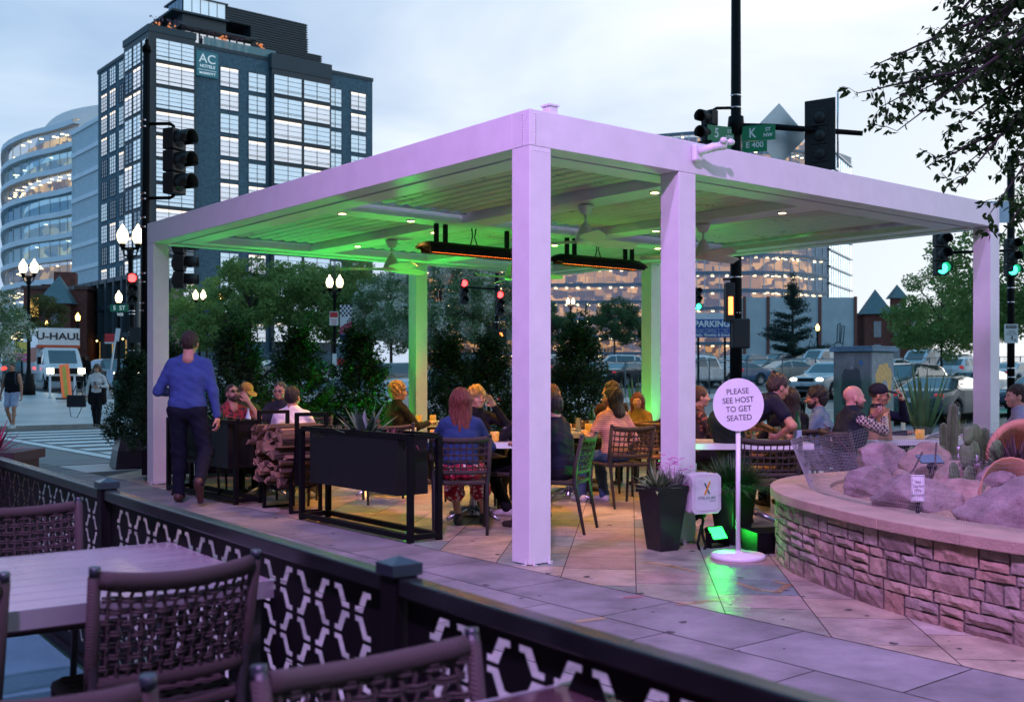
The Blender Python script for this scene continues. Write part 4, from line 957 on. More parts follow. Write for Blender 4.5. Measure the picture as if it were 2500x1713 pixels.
# boulders
m_rock = M("boulder_mauve", (.27, .20, .195), .9, var=.4, vs=7, bump=.6, bs=45); m_rock2 = M("boulder_sand", (.34, .24, .19), .9, var=.4, vs=6, bump=.6, bs=40)
def boulder(loc, r_, label, mat, rz=0, seed=1, tilt=0):
    r_ = (r_[0] * 1.05, r_[1] * 1.05, r_[2] * 1.2)
    rg = random.Random(seed); s = SD(); rx, ry, rz_ = r_
    V_, F_ = SD().ell((0, 0, 0), r_, .02).mesh(max(r_) / 15)
    pl = [(Vector((rg.gauss(0, 1), rg.gauss(0, 1), rg.gauss(0, .8))).normalized(), rg.uniform(.60, .86)) for _ in range(11)]
    out = []
    for p in V_:
        u = Vector((p[0] / rx, p[1] / ry, p[2] / rz_))
        for n_, d_ in pl:
            e_ = u.dot(n_) - d_
            if e_ > 0: u = u - n_ * e_ * .92
        k = 1 + .03 * sin(u.x * 9 + seed) * sin(u.y * 8) + .02 * sin(u.z * 17 + u.x * 6)
        out.append((u.x * rx * k, u.y * ry * k, u.z * rz_ * k))
    mb = MB(); mb.add(out, F_); mk("boulder", mb, mat, label=label, cat="boulder", group="boulders in the garden bed", loc=(loc[0] + .07, loc[1], loc[2]), rot=(tilt, 0, rz))
for a in (((2.45, 7.55, .57), (.18, .15, .14), "small dark boulder furthest left against the wire mesh", m_rock, .4, 3, 0), ((2.80, 8.25, .63), (.27, .2, .18), "broad slanting boulder behind the furthest left one", m_rock, .2, 12, .1),
          ((2.99, 7.95, .60), (.22, .18, .26), "tallest peaked boulder with a bare twig in front", m_rock2, .5, 21, .1), ((2.96, 7.3, .64), (.24, .13, .12), "long smooth pale boulder leaning up to the right, behind the small sign", m_rock2, .5, 9, .15),
          ((2.48, 6.72, .57), (.28, .18, .15), "wide low boulder left of the small pet sign", m_rock, -.1, 14, 0), ((2.80, 6.1, .56), (.34, .25, .20), "largest rounded boulder at the front, right of the small pet sign", m_rock, -.2, 25, 0),
          ((3.22, 7.0, .64), (.24, .14, .13), "grey-violet boulder right of the prickly pear", m_rock, -.2, 31, .1), ((2.95, 5.72, .56), (.19, .16, .2), "dark boulder cut by the right edge", m_rock, .3, 40, 0),
          ((2.82, 6.85, .57), (.2, .15, .11), "low sandy boulder behind the largest one", m_rock2, .1, 44, 0), ((3.44, 7.7, .62), (.2, .16, .13), "boulder under the prickly pear, further back", m_rock2, .7, 51, 0), ((2.72, 7.6, .59), (.10, .09, .09), "little pale stone in the middle of the bed", m_rock2, .7, 57, 0),
          ((3.5, 8.6, .62), (.26, .16, .14), "flat boulder at the back, behind the small solar lamp", m_rock, .1, 63, 0), ((3.3, 6.5, .56), (.2, .2, .13), "half-buried boulder below the dried heather", m_rock, .3, 71, 0)):
    boulder(*a)
# wire mesh screen
m_wire = M("galvanised_wire", (.30, .31, .33), .45, metal=.3, var=.2)
mc = offset(cur, .26); mt = offset(cur, .18); NS = 560; mb = MB()
tops = []; bots = []
for i in range(NS + 1):
    s = acc[-1] * i / NS; lean = 1 + .9 * max(0, 1 - abs(s - 6.4) / 1.2); p = along(mc, s); q_ = along(mt, s); q_ = p.lerp(q_, lean); wv_ = .012 * sin(s * 5) + .008 * sin(s * 13 + 1)
    tops.append(Vector((q_.x, q_.y, .90 + wv_ + .05 * sin(s * .8)))); bots.append(Vector((p.x, p.y, .50)))
rw = .0008
def thin(a, b): mb.tube([a, b], rw, 3, cap=False)
for i in range(NS): thin(bots[i], tops[i])
for j in range(17):
    f_ = j / 16
    for i in range(0, NS - 3, 4): thin(bots[i].lerp(tops[i], f_), bots[i + 4].lerp(tops[i + 4], f_))
mk("wire_mesh_screen", mb, m_wire, label="bent galvanised wire mesh screen standing round the garden bed", cat="mesh fence")
# small pet sign
t = empty("pet_sign", (2.87, 6.28, .50), -.12, "small white sign asking to keep pets off, on a black stake in the garden bed", "sign"); t.location = (2.43, 6.4, .5)
mb = MB(); mb.box(-.012, .012, 0, .008, -.02, .16); mk("stake", mb, m_black, t)
mb = MB(); mb.box(-.040, .040, -.006, 0, .10, .262); mk("plate", mb, m_sw, t, bevel=.003)
mb = MB()
for a in ((-.036, .036, .104, .106), (-.036, .036, .256, .258), (-.036, -.0345, .104, .258), (.0345, .036, .104, .258)): mb.box(a[0], a[1], -.0075, -.006, a[2], a[3])
mk("border", mb, M("ink_black"), t)
txt("Please\nKeep Pets\nOff the\nLandscaping!", .023, M("ink_black"), t, (0, -.0068, .181), depth=.0003, sx=.60)
t = empty("solar_light", (2.98, 7.62, .76), .1, "small grey solar spotlight panel between the boulders", "solar light"); mb = MB(); mb.obox((0, 0, 0), .17, .10, .012, (.5, 0, 0)); mk("solar_panel", mb, M("solar_blue", (.10, .16, .22), .2), t)
mb = MB(); mb.tube([(0, 0, -.2), (0, 0, 0)], .008); mb.ball((0, -.03, -.05), .035, 10); mk("lamp_body", mb, m_black, t)
# cacti, dry plants, terracotta pot
m_cact = M("cactus_green", (.075, .12, .05), .6, var=.3, vs=12, bump=.3, bs=60)
def column_cactus(loc, h, label):
    t = empty("column_cactus", loc, random.random(), label, "cactus", "cacti in the garden bed")
    def rib(pts, rr, nm):
        mb = MB(); 
        n = 20; prev = None; k = len(pts)
        for i, p in enumerate(pts):
            r0 = rr * (1 if i < k - 2 else .75 if i == k - 2 else .25)
            ring = [mb.v((p[0] + r0 * (1 + .18 * cos(j * pi)) * cos(2 * pi * j / n), p[1] + r0 * (1 + .18 * cos(j * pi)) * sin(2 * pi * j / n), p[2])) for j in range(n)]
            if prev:
                for j in range(n): mb.f((prev[j], prev[(j + 1) % n], ring[(j + 1) % n], ring[j]))
            prev = ring
        mb.f(prev); 
        for i in range(90): q_ = random.random() * 6.283; z = random.uniform(.05, .97) * (pts[-1][2] - pts[0][2]) + pts[0][2]; f_ = (z - pts[0][2]) / (pts[-1][2] - pts[0][2]); ip = min(k - 2, int(f_ * (k - 1))); x_ = pts[ip][0]; y_ = pts[ip][1]; mb.blade((x_ + rr * cos(q_), y_ + rr * sin(q_), z), (cos(q_), sin(q_), .3), .018, .002, 0, seg=1)
        mk(nm, mb, m_cact, t)
    rib([(0, 0, 0), (0, 0, h * .5), (.005, 0, h * .8), (.01, 0, h * .96), (.01, 0, h)], .036, "stem"); rib([(-.07, 0, h * .35), (-.085, 0, h * .5), (-.085, 0, h * .7), (-.085, 0, h * .74), (-.085, 0, h * .76)], .026, "arm")
column_cactus((3.42, 8.3, .52), .62, "tall column cactus with a side arm in the middle of the bed"); column_cactus((3.28, 8.2, .52), .3, "short column cactus left of the tall one"); column_cactus((3.75, 8.5, .52), .42, "column cactus behind the prickly pear")
def pear(loc, pads, label):
    t = MB()
    for (x, y, z, rx, rz_, yaw, tilt) in pads:
        old = t.m; t.m = Matrix.Translation((x, y, z)) @ Matrix.Rotation(yaw, 4, 'Z') @ Matrix.Rotation(tilt, 4, 'Y'); t.ball((0, 0, rz_), 1, 14, sc=(rx, .016, rz_)); t.m = old
    mk("prickly_pear", t, M("pear_green", (.10, .16, .07), .6, var=.35, vs=20), label=label, cat="cactus", group="cacti in the garden bed", loc=loc)
pear((3.08, 7.15, .56), [(0, 0, 0, .06, .10, .3, -.15), (-.02, .01, .18, .055, .085, -.2, -.1), (.09, -.02, .06, .06, .10, .1, .25), (.15, 0, .2, .06, .085, .3, .15), (-.1, 0, .05, .05, .09, .5, -.3), (-.03, 0, .33, .04, .065, .1, .05)], "clump of prickly pear pads in front of the terracotta pot")
pear((3.18, 8.65, .6), [(0, 0, 0, .03, .08, .2, -.1), (.03, 0, .05, .03, .07, -.2, .2), (-.05, 0, 0, .025, .06, 0, -.3)], "small prickly pear at the back left of the bed")
pear((3.62, 8.35, .66), [(0, 0, 0, .045, .1, .2, -.05), (.01, 0, .17, .05, .075, 0, -.1)], "single stacked prickly pear behind the tallest boulder")
m_terra = M("terracotta", (.45, .20, .13), .75, var=.2, vs=5, bump=.2, bs=40)
t = empty("terracotta_pot", (3.62, 7.45, .74), 0, "big terracotta pot lying tipped over at the right edge of the bed", "pot"); t.rotation_euler = (R(62), R(-18), .15)
mb = MB(); mb.lathe([(.17, -.40), (.26, -.15), (.29, .0), (.315, .0), (.32, .06), (.275, .06), (.25, -.12), (.16, -.36)], 36, cap=False); mk("pot_body", mb, m_terra, t)
m_dry = M("dry_twig", (.075, .045, .055), .8, var=.4)
tuft((3.36, 7.1, .70), "dark dried heather spilling out of the terracotta pot", m_dry, 420, .14, .30, name="dried_heather", w_=.012, droop=.5)
tuft((3.35, 6.75, .60), "dark trailing dry plant below the terracotta pot", m_dry, 260, .15, .16, name="dry_plant", w_=.012, droop=1)
mb = MB(); mb.lathe([(.2, 0), (.26, .1), (.27, .1), (.21, 0)], 24, cap=False); mk("broken_pot_shard", mb, m_terra, label="half-buried terracotta rim below the tipped pot", cat="pot", loc=(3.12, 6.75, .56), rot=(R(75), .3, .2))
mb = MB()
for a in (((2.68, 7.45, .56), (2.88, 7.5, .82)), ((2.6, 7.9, .6), (2.42, 8.3, .98)), ((2.78, 7.2, .6), (2.9, 7.3, .9))): mb.tube([a[0], ((Vector(a[0]) + Vector(a[1])) / 2 + Vector((.03, 0, .01))), a[1]], .006, 5)
mk("bare_twig", mb, m_dry, label="bare twigs leaning on the boulders", cat="twig", kind="stuff")
mb = MB()
for i in range(36): mb.ball((random.uniform(-.06, .06), random.uniform(-.06, .06), random.uniform(0, .16)), .016, 6)
mk("white_flower_head", mb, M("white_bloom", (.55, .52, .6), .7), label="pale round flower heads left of the prickly pear", cat="flower", loc=(3.35, 7.85, .66))
# ---------------------------------------------------------------- vegetation
def leafmat(name, a, b, rough=.55):
    m, n, l, bs = nodes_of(name, a, rough, spec=.15)
    ge = n.new("ShaderNodeNewGeometry"); t = n.new("ShaderNodeTexCoord"); z = n.new("ShaderNodeTexNoise"); z.inputs['Scale'].default_value = .9; l.new(t.outputs['Object'], z.inputs[0])
    mm = n.new("ShaderNodeMath"); mm.operation = 'ADD'; l.new(ge.outputs['Random Per Island'], mm.inputs[0]); l.new(z.outputs[0], mm.inputs[1])
    m2 = n.new("ShaderNodeMath"); m2.operation = 'MULTIPLY'; m2.inputs[1].default_value = .5; l.new(mm.outputs[0], m2.inputs[0])
    mx = n.new("ShaderNodeMix"); mx.data_type = 'RGBA'; mx.inputs[6].default_value = a + (1,); mx.inputs[7].default_value = b + (1,); l.new(m2.outputs[0], mx.inputs[0]); l.new(mx.outputs[2], bs.inputs['Base Color'])
    tr = n.new("ShaderNodeBsdfTranslucent"); l.new(mx.outputs[2], tr.inputs[0]); ms = n.new("ShaderNodeMixShader"); ms.inputs[0].default_value = .3
    l.new(bs.outputs[0], ms.inputs[1]); l.new(tr.outputs[0], ms.inputs[2]); l.new(ms.outputs[0], n["Material Output"].inputs[0]); return m
def leafcloud(P_, size, asp=.55, droop=0):
    n = len(P_); A = RNG.normal(size=(n, 3)); A[:, 2] -= droop; A /= np.linalg.norm(A, axis=1)[:, None]; B = RNG.normal(size=(n, 3)); B -= (B * A).sum(1)[:, None] * A; B /= np.linalg.norm(B, axis=1)[:, None]
    s = size * RNG.uniform(.6, 1.25, (n, 1)); A = A * s; B = B * s * asp * .5
    V = np.stack([P_ - A * .5, P_ + B, P_ + A * .5, P_ - B], 1).reshape(-1, 3); Q = np.arange(4 * n).reshape(n, 4); return V, Q
m_trunk = M("tree_bark", (.07, .055, .045), .9, var=.4, vs=9, bump=.8, bs=30)
def blobs_points(blobs, per):
    out = []
    for c, r in blobs:
        k = int(per * r * r); d = RNG.normal(size=(k, 3)); d /= np.linalg.norm(d, axis=1)[:, None]; rr = RNG.uniform(.35, 1.08, (k, 1)) ** .6
        p = np.array(c) + d * rr * r * np.array((1, 1, .75)); out.append(p)
    return np.concatenate(out)
def tree(label, leaf, h=8, crown=(0, 0, 5.4), cr=(2.6, 2.6, 2.6), nb=46, br=.85, per=520, size=.21, seed=1, group="street trees across the road", white=None, name="street_tree", cat="tree", trunk=.14, droop=0):
    rg = np.random.default_rng(seed); t = empty(name, (0, 0, 0), 0, label, cat, group)
    B = []
    while len(B) < nb:
        d = rg.normal(size=3); d /= np.linalg.norm(d); u = rg.uniform(.25, 1) ** .5; p = np.array(crown) + d * u * np.array(cr)
        if p[2] > 1.6: B.append((p, br * rg.uniform(.55, 1.15)))
    mb = MB(); top = Vector(crown); mb.tube([(0, 0, -.3), (.02, .01, h * .22), Vector((0, 0, crown[2] - cr[2] * .2)), Vector((.1, 0, crown[2] + cr[2] * .8))], [trunk, trunk * .8, trunk * .55, trunk * .15], 8)
    for p, r in B[:26]:
        z0 = crown[2] - cr[2] * .75 + max(0, (p[2] - crown[2] + cr[2]) * .35); s = Vector((0, 0, max(1.2, z0))); e = Vector(p); mid = s.lerp(e, .5) + Vector((0, 0, .25)); mb.tube([s, mid, e], [trunk * .35, trunk * .2, .015], 5, cap=False)
    mk("trunk", mb, m_trunk, t)
    P_ = blobs_points(B, per); V, Q = leafcloud(P_, size, droop=droop)
    mats = [leaf]; mi = None
    if white:
        mats.append(white); mi = np.zeros(len(Q), int); sel = (np.sin(P_[:, 0] * 5.1) + np.sin(P_[:, 1] * 4.3 + 1) + np.sin(P_[:, 2] * 3.7 + 2) + RNG.normal(size=len(P_)) * .6) > .65; mi[sel] = 1
    mk_np("crown", V, Q, mats, t, mi=mi); return t
lf1 = leafmat("leaf_green", (.07, .15, .04), (.26, .40, .12)); lf2 = leafmat("leaf_bluegreen", (.03, .08, .035), (.11, .21, .09)); lf3 = leafmat("leaf_light", (.13, .24, .05), (.33, .47, .14))
lfw = leafmat("blossom_white", (.45, .48, .40), (.78, .80, .70), .7); lfd = leafmat("leaf_dark", (.008, .018, .008), (.03, .045, .018)); lfo = leafmat("leaf_olive", (.05, .07, .02), (.13, .14, .05)); lfb = leafmat("leaf_blossom_tree", (.06, .13, .06), (.22, .33, .16))
TG = "leafy street trees across the road"
tA = tree("pale green young tree beside the left post, in front of the hotel", lf3, seed=2, group=TG); tA.location = TP(452, 76); tA.scale = (.82,) * 3
tB = tree("feathery mid-green tree left of the twin lamp with the checkered banner", lf1, seed=3, group=TG, nb=60, br=.7); tB.location = TP(610, 66); tB.scale = (1.0,) * 3
def tdup(src, px, Y, s, label, rz): return dup(src, TP(px, Y), rz, label, TG, s)
tdup(tB, 706, 72, (1.0, 1.0, 1.02), "tree directly left of the checkered banner's lamp post, under the far fan", 2.0)
tC = tree("broad olive-green tree directly behind the checkered banner", lf1, seed=5, group=TG, nb=60, cr=(3.2, 3.0, 2.8)); tC.location = TP(812, 68); tC.scale = (1.02,) * 3
tdup(tC, 905, 76, 1.05, "dark tree just left of the far green-lit column, behind the fan blades", 1.2); tdup(tA, 545, 96, 1.05, "light tree further back in front of the hotel's brick wall", 4.0); tdup(tB, 505, 64, .62, "small tree behind the walking man's right shoulder", 3.1)
wA = tree("white-blossomed tree just right of the far green-lit column", lfb, seed=8, nb=70, cr=(3.4, 3, 2.9), crown=(0, 0, 5.0), white=lfw, group="white-blossomed trees", size=.19, droop=.8); wA.location = TP(1075, 60); wA.scale = (.95,) * 3
dup(wA, TP(1205, 63), 2.2, "white-blossomed tree behind the two red signals, beside the nearest column", "white-blossomed trees", .92); dup(wA, TP(955, 66), 4.2, "white-blossomed tree partly behind the far green-lit column", "white-blossomed trees", .85)
dup(wA, TP(-68, 40), 1.2, "white-blossomed tree at the left edge, in front of the curved glass building", "white-blossomed trees", .60)
oA = tree("olive rounded tree beyond the white moving truck", lfo, seed=12, cr=(2.8, 2.8, 2.8), group="trees along the far streets"); oA.location = TP(105, 92); oA.scale = (.8,) * 3
GT = "trees along the far streets"
rA = tree("dark round tree between the two nearest columns, left one in front of the lit offices", lf2, seed=14, nb=60, cr=(3, 3, 2.4), crown=(0, 0, 5.0), group=GT); rA.location = TP(1500, 118); rA.scale = (.98,) * 3
dup(rA, TP(1348, 112), 2, "dark round tree just right of the nearest column, in front of the lit offices", GT, .9); dup(rA, TP(1600, 120), 4, "dark round tree against the green back column, in front of the lit offices", GT, .75)
rB = tree("loose-limbed street tree left of the right post, above the parked cars", lf1, seed=17, nb=70, br=.74, cr=(3.1, 3.1, 2.7), crown=(0, 0, 4.9), group=GT, per=620, size=.17, trunk=.1); rB.location = TP(2298, 45); rB.scale = (.70, .70, .74)
dup(rB, TP(2540, 34), 1.5, "dark street tree behind the signal pole at the right edge", GT, .95); dup(rB, TP(2255, 92), 2.2, "tree beyond the parking lot in front of the brick turret house", GT, .8); dup(rB, TP(2380, 80), 4.0, "tree half hidden by the right post, beyond the road", GT, .95)
dup(rA, TP(2430, 110), 5.0, "dark tree right of the right post, far along the road", GT, 1.1)
# pine
t = empty("pine_tree", TP(1935, 100), 0, "dark blue-green pine in front of the white wall beyond the parking lot", "tree", GT); mb = MB(); mb.tube([(0, 0, 0), (0, 0, 8)], [.2, .05], 6); P_ = []
for i in range(60):
    z = RNG.uniform(1.3, 8.2); a = RNG.uniform(0, 6.28); ln = (8.9 - z) * .42 * RNG.uniform(.6, 1.15); e = np.array((cos(a) * ln, sin(a) * ln, z + ln * .12)); mb.tube([(0, 0, z - .2), tuple(e)], [.05, .02], 4, cap=False)
    k = int(150 * ln); f = RNG.uniform(.2, 1.05, (k, 1)); P_.append(np.array((0, 0, z - .2)) * (1 - f) + e * f + RNG.normal(size=(k, 3)) * np.array((.22, .22, .12)))
mk("trunk", mb, m_trunk, t); P_ = np.concatenate(P_); P_ = np.concatenate([P_, np.column_stack([RNG.normal(0, .2, 300), RNG.normal(0, .2, 300), RNG.uniform(7, 9.2, 300)])]); V, Q = leafcloud(P_, .24, .35); mk_np("crown", V, Q, leafmat("pine_needles", (.012, .035, .03), (.05, .09, .075)), t)
# hedge shrubs: upright evergreens in a row behind the terrace
def hedge(label, seed):
    rg = np.random.default_rng(seed); t = empty("evergreen_shrub", (0, 0, 0), 0, label, "shrub", "evergreen shrubs behind the terrace")
    P_ = []; H_ = 1.75
    for i in range(300):
        z = rg.uniform(.05, 1) ** 1.15 * H_; r = .46 * (1 - (z / H_) ** 1.7) + .03; a = rg.uniform(0, 6.28); rr = r * rg.uniform(.3, 1.18); k = 46
        d = np.array((cos(a) * .6, sin(a) * .6, .8)); f = rg.uniform(0, .26, (k, 1)); P_.append(np.array((cos(a) * rr * .8, sin(a) * rr * .8, z)) + d * f + rg.normal(size=(k, 3)) * .035)
    for i in range(9):
        a = rg.uniform(0, 6.28); b = np.array((rg.normal() * .07, rg.normal() * .07, 1.6)); k = 60; f = rg.uniform(0, rg.uniform(.2, .65), (k, 1)); P_.append(b + np.array((cos(a) * .2, sin(a) * .2, 1)) * f + rg.normal(size=(k, 3)) * .035)
    V, Q = leafcloud(np.concatenate(P_), .062, .38); mk_np("foliage", V, Q, leafmat("hedge_green", (.010, .030, .012), (.04, .085, .032)), t)
    mb = MB(); mb.tube([(0, 0, -.3), (0, 0, 1.2)], [.03, .015], 6); mk("trunk", mb, m_trunk, t)
    mb = MB(); mb.box(-.42, .42, -.3, .3, -.32, .1); mk("planter_box", mb, m_black, t); return t
hA = hedge("evergreen shrub behind the walking man's shoulder, furthest left of the row", 3); hA.location = L(1.37, 7.85, .33); hB = hedge("evergreen shrub left of the far green-lit column, with a green glow at its foot", 6); hB.location = L(3.3, 7.85, .33); hA.scale = (1.12, 1.12, .88); hB.scale = (1.12, 1.12, .88)
HG = "evergreen shrubs behind the terrace"
dup(hB, L(2.32, 7.85, .33), 2, "evergreen shrub behind the man in the grey polo", HG, (1.12, 1.12, .88)); dup(hA, L(4.95, 7.9, .33), 1, "evergreen shrub behind the woman with long auburn hair", HG, (1.12, 1.12, .86))
dup(hB, L(5.75, 7.9, .33), 4, "evergreen shrub just left of the nearest column", HG, (1.1, 1.1, .88)); dup(hA, L(6.95, 7.05, .33), 3, "evergreen shrub just right of the nearest column", HG, (1.25, 1.25, .98)); dup(hB, L(.45, 7.95, .33), 5, "evergreen shrub half hidden behind the walking man", HG, (1, 1, .75))
dup(hA, (-5.72, 16.2, .28), 2, "drooping evergreen shrub in the black planter left of the far left post", HG, (.85, .85, .72))
tapered((-5.62, 15.9, 0), .62, .45, .46, "squat black tapered planter behind the far left post", .5, m_pot)
# yuccas and grasses along the right edge
m_yuc = M("yucca_blade", (.07, .20, .07), .45, var=.35, vs=6); m_yuc2 = M("grass_lime", (.22, .30, .10), .55, var=.3, vs=16)
def yucca(loc, label, ln=.95, n=26, mat=m_yuc, wd=.055, el0=.75):
    t = MB()
    for i in range(n): a = i * 2.4; el = random.uniform(el0, 1.5); d = Vector((cos(a) * cos(el), sin(a) * cos(el), sin(el))); t.blade((d.x * .05, d.y * .05, 0), d, ln * random.uniform(.7, 1.1), wd, .12, side=Vector((-sin(a), cos(a), 0)), seg=5)
    mk("yucca", t, mat, label=label, cat="plant", group="yuccas along the terrace edge", loc=loc)
def boxplanter(x, y, lx, ly, h, label): mb = MB(); mb.box(-lx / 2, lx / 2, -ly / 2, ly / 2, 0, h); mb.box(-lx / 2 - .02, lx / 2 + .02, -ly / 2 - .02, ly / 2 + .02, h, h + .03); mk("low_planter", mb, m_black, label=label, cat="planter", group="low black planters along the terrace edge", loc=L(x, y), rot=(0, 0, PA))
boxplanter(7.0, 1.1, .4, 1.9, .52, "low black planter under the tall yucca near the right post"); boxplanter(7.0, 5.9, .4, 1.5, .45, "low black planter at the foot of the right back column"); boxplanter(7.0, 3.6, .4, 1.6, .45, "low black planter behind the waiter")
yucca(L(6.95, 1.0, .55), "tall green yucca left of the right post, in front of the cars", .98, 26, m_yuc, .065, 1.12); yucca(L(6.95, 5.75, .48), "tall yucca just left of the right back column", .85, 20, m_yuc, .06, 1.0)
yucca(L(6.9, 3.55, .48), "small pale yucca between the second column and the host sign", .4, 22, m_yuc2, .03, .4); yucca(L(7.0, .55, .55), "short lime grass right of the tall yucca", .36, 40, m_yuc2, .02, .4); yucca(L(7.0, .15, .55), "spiky blue-green tuft behind the column cactus", .42, 34, m_spiky, .022, .3)
yucca(L(6.9, 2.55, .4), "dark low agave behind the bearded man", .42, 20, m_agave, .06, .3)
tuft(L(6.95, .75, .55), "yellow-green leafy filler under the yucca", m_yuc2, 300, .2, .15, name="filler_plant", w_=.03)
# near tree whose branches hang in from the upper right
t = empty("overhanging_tree", (4.55, 7.25, 0), 0, "dark-leaved tree whose branches hang into the upper right of the view", "tree"); mb = MB(Matrix.Translation((-4.55, -7.25, 0))); base = Vector((4.55, 7.25, 0)); fork = Vector((4.6, 7.2, 3.0))
mb.tube([base, (4.5, 7.25, 1.5), fork, (4.75, 7.3, 4.6), (4.7, 7.4, 6)], [.11, .09, .08, .05, .02], 8); LP = []; LD = []
ends = [(2092, 228, 6.6), (2125, 165, 7.1), (2190, 320, 6.5), (2150, 262, 7.3), (2262, 408, 7.0), (2332, 462, 6.8), (2418, 520, 6.6), (2445, 575, 7.0), (2250, 120, 7.5), (2330, 20, 7.0), (2400, 190, 6.7), (2480, 330, 6.9), (2345, 250, 7.4), (2480, 80, 6.4), (2400, 330, 7.6), (2300, 330, 6.9), (2440, 420, 7.3), (2390, 90, 7.8), (2230, 230, 6.9), (2470, 230, 7.6), (2410, -60, 7), (2500, 500, 6.6), (2290, 180, 6.6), (2360, 400, 7.2), (2450, 140, 7.2), (2420, 260, 7.0), (2360, 130, 6.8), (2490, 420, 7.0), (2340, 60, 7.2), (2440, 30, 6.8), (2320, 110, 6.9), (2200, 180, 7.0), (2480, 180, 7.0)]
for i, (px, py, Y) in enumerate(ends):
    e = W(px, py, Y); s = fork + Vector((.1 * random.random(), 0, .2 + .9 * random.random() + (.9 if py < 150 else 0))); mid = s.lerp(e, .5) + Vector((0, random.uniform(-.2, .2), .22)); q3 = s.lerp(e, .8) + Vector((0, 0, .10)); pts = [s, mid, q3, e]
    mb.tube(pts, [.028, .016, .009, .003], 5, cap=False)
    for k in range(14 if py > 380 else 18):
        f_ = .42 + .58 * k / (13 if py > 380 else 17); p = (mid.lerp(q3, (f_ - .4) / .4) if f_ < .8 else q3.lerp(e, (f_ - .8) / .2)); d = Vector((random.gauss(-.25, .6), random.gauss(0, .6), random.gauss(-.12, .4))).normalized(); tl = random.uniform(.12, .32) * (1.15 - .5 * f_)
        tip = p + d * tl; mb.tube([p, p.lerp(tip, .5) + Vector((0, 0, .01)), tip], .0022, 3, cap=False)
        for j in range(12):
            g_ = (j + 1) / 12; LP.append(p.lerp(tip, g_) + Vector((random.gauss(0, .016), random.gauss(0, .016), random.gauss(0, .012)))); LD.append((d * .5 + Vector((random.gauss(0, .55), random.gauss(0, .5), random.gauss(-.45, .35)))).normalized())
mk("trunk", mb, M("dark_twig_bark", (.014, .012, .010), .9), t); V = []; Q = []
for p, d in zip(LP, LD):
    sd = d.cross(Vector((random.gauss(0, 1), random.gauss(0, 1), random.gauss(0, 1)))).normalized(); l_ = random.uniform(.042, .066); w_ = l_ * .23; nn = sd.cross(d) * l_ * .08; o = len(V)
    for a, b, c in ((0, 0, 0), (.3, 1, 1), (.65, .85, 1), (1, 0, -.5), (.65, -.85, 1), (.3, -1, 1)): V.append(p + d * (l_ * a) + sd * (w_ * b) + nn * c - Vector((4.55, 7.25, 0)))
    Q += [(o, o + 1, o + 2, o + 5), (o + 5, o + 2, o + 3, o + 4)]
mk_np("crown", [tuple(v) for v in V], Q, leafmat("leaf_near_dark", (.006, .026, .006), (.022, .060, .012), .85), t)
# red-leaved cordyline and its dark box at the left edge
mb = MB(); mb.box(-.5, .07, -.2, .2, 0, .80); mb.box(-.55, .10, -.23, .23, .80, .86); mk("wood_planter", mb, M("dark_walnut", (.025, .016, .016), .6, var=.3, stretch=(.3, 1, 4)), label="dark square planter post at the left edge behind the fence", cat="planter", loc=(-3.3, 7.1, 0))
agave((-3.42, 7.05, .84), "small red-leaved cordyline in the planter at the left edge", 20, .26, .03, M("cordyline_red", (.20, .03, .06), .5, var=.4), name="cordyline")
# ---------------------------------------------------------------- hotel
m_brick = None
def brick(name, c1, c2, mo, sc=1.0):
    m, n, l, b = nodes_of(name, c1, .85); t = n.new("ShaderNodeTexCoord"); bt = n.new("ShaderNodeTexBrick"); mp_ = n.new("ShaderNodeMapping"); mp_.inputs['Rotation'].default_value = (R(90), 0, 0)
    sx = n.new("ShaderNodeSeparateXYZ"); cx_ = n.new("ShaderNodeCombineXYZ"); ad = n.new("ShaderNodeMath"); ad.operation = 'ADD'; l.new(t.outputs['Object'], sx.inputs[0]); l.new(sx.outputs[0], ad.inputs[0]); l.new(sx.outputs[1], ad.inputs[1]); l.new(ad.outputs[0], cx_.inputs[0]); l.new(sx.outputs[2], cx_.inputs[1]); l.new(cx_.outputs[0], bt.inputs[0])
    bt.inputs['Color1'].default_value = c1 + (1,); bt.inputs['Color2'].default_value = c2 + (1,); bt.inputs['Mortar'].default_value = mo + (1,); bt.inputs['Scale'].default_value = sc; bt.inputs['Mortar Size'].default_value = .02; bt.inputs['Brick Width'].default_value = .5; bt.inputs['Row Height'].default_value = .2
    z = n.new("ShaderNodeTexNoise"); z.inputs['Scale'].default_value = 2.5; z.inputs['Detail'].default_value = 6; l.new(t.outputs['Object'], z.inputs[0]); mx = n.new("ShaderNodeMix"); mx.data_type = 'RGBA'; mx.blend_type = 'MULTIPLY'; mx.inputs[0].default_value = .7; l.new(bt.outputs[0], mx.inputs[6])
    rp = n.new("ShaderNodeValToRGB"); rp.color_ramp.elements[0].position = .3; rp.color_ramp.elements[0].color = (.5, .5, .5, 1); rp.color_ramp.elements[1].position = .7; l.new(z.outputs[0], rp.inputs[0]); l.new(rp.outputs[0], mx.inputs[7]); l.new(mx.outputs[2], b.inputs['Base Color']); return m
m_hb = brick("hotel_slate_brick", (.085, .165, .22), (.14, .25, .31), (.05, .09, .12), 1.6)
m_hf = M("hotel_frame", (.03, .05, .062), .5, var=.2); m_hp = M("hotel_parapet", (.035, .06, .072), .6, var=.15)
m_pane = M("hotel_pane_blind", (.55, .66, .76), .18, var=.10, vs=.7, emit=(.66, .86, 1), es=.50, coat=.5)
m_paneL = M("hotel_pane_lit", (.6, .66, .72), .2, var=.12, vs=.6, emit=(.85, .88, .95), es=.55)
m_paneD = M("hotel_pane_dark", (.06, .12, .16), .08, var=.5, vs=.5, metal=.5, coat=1)
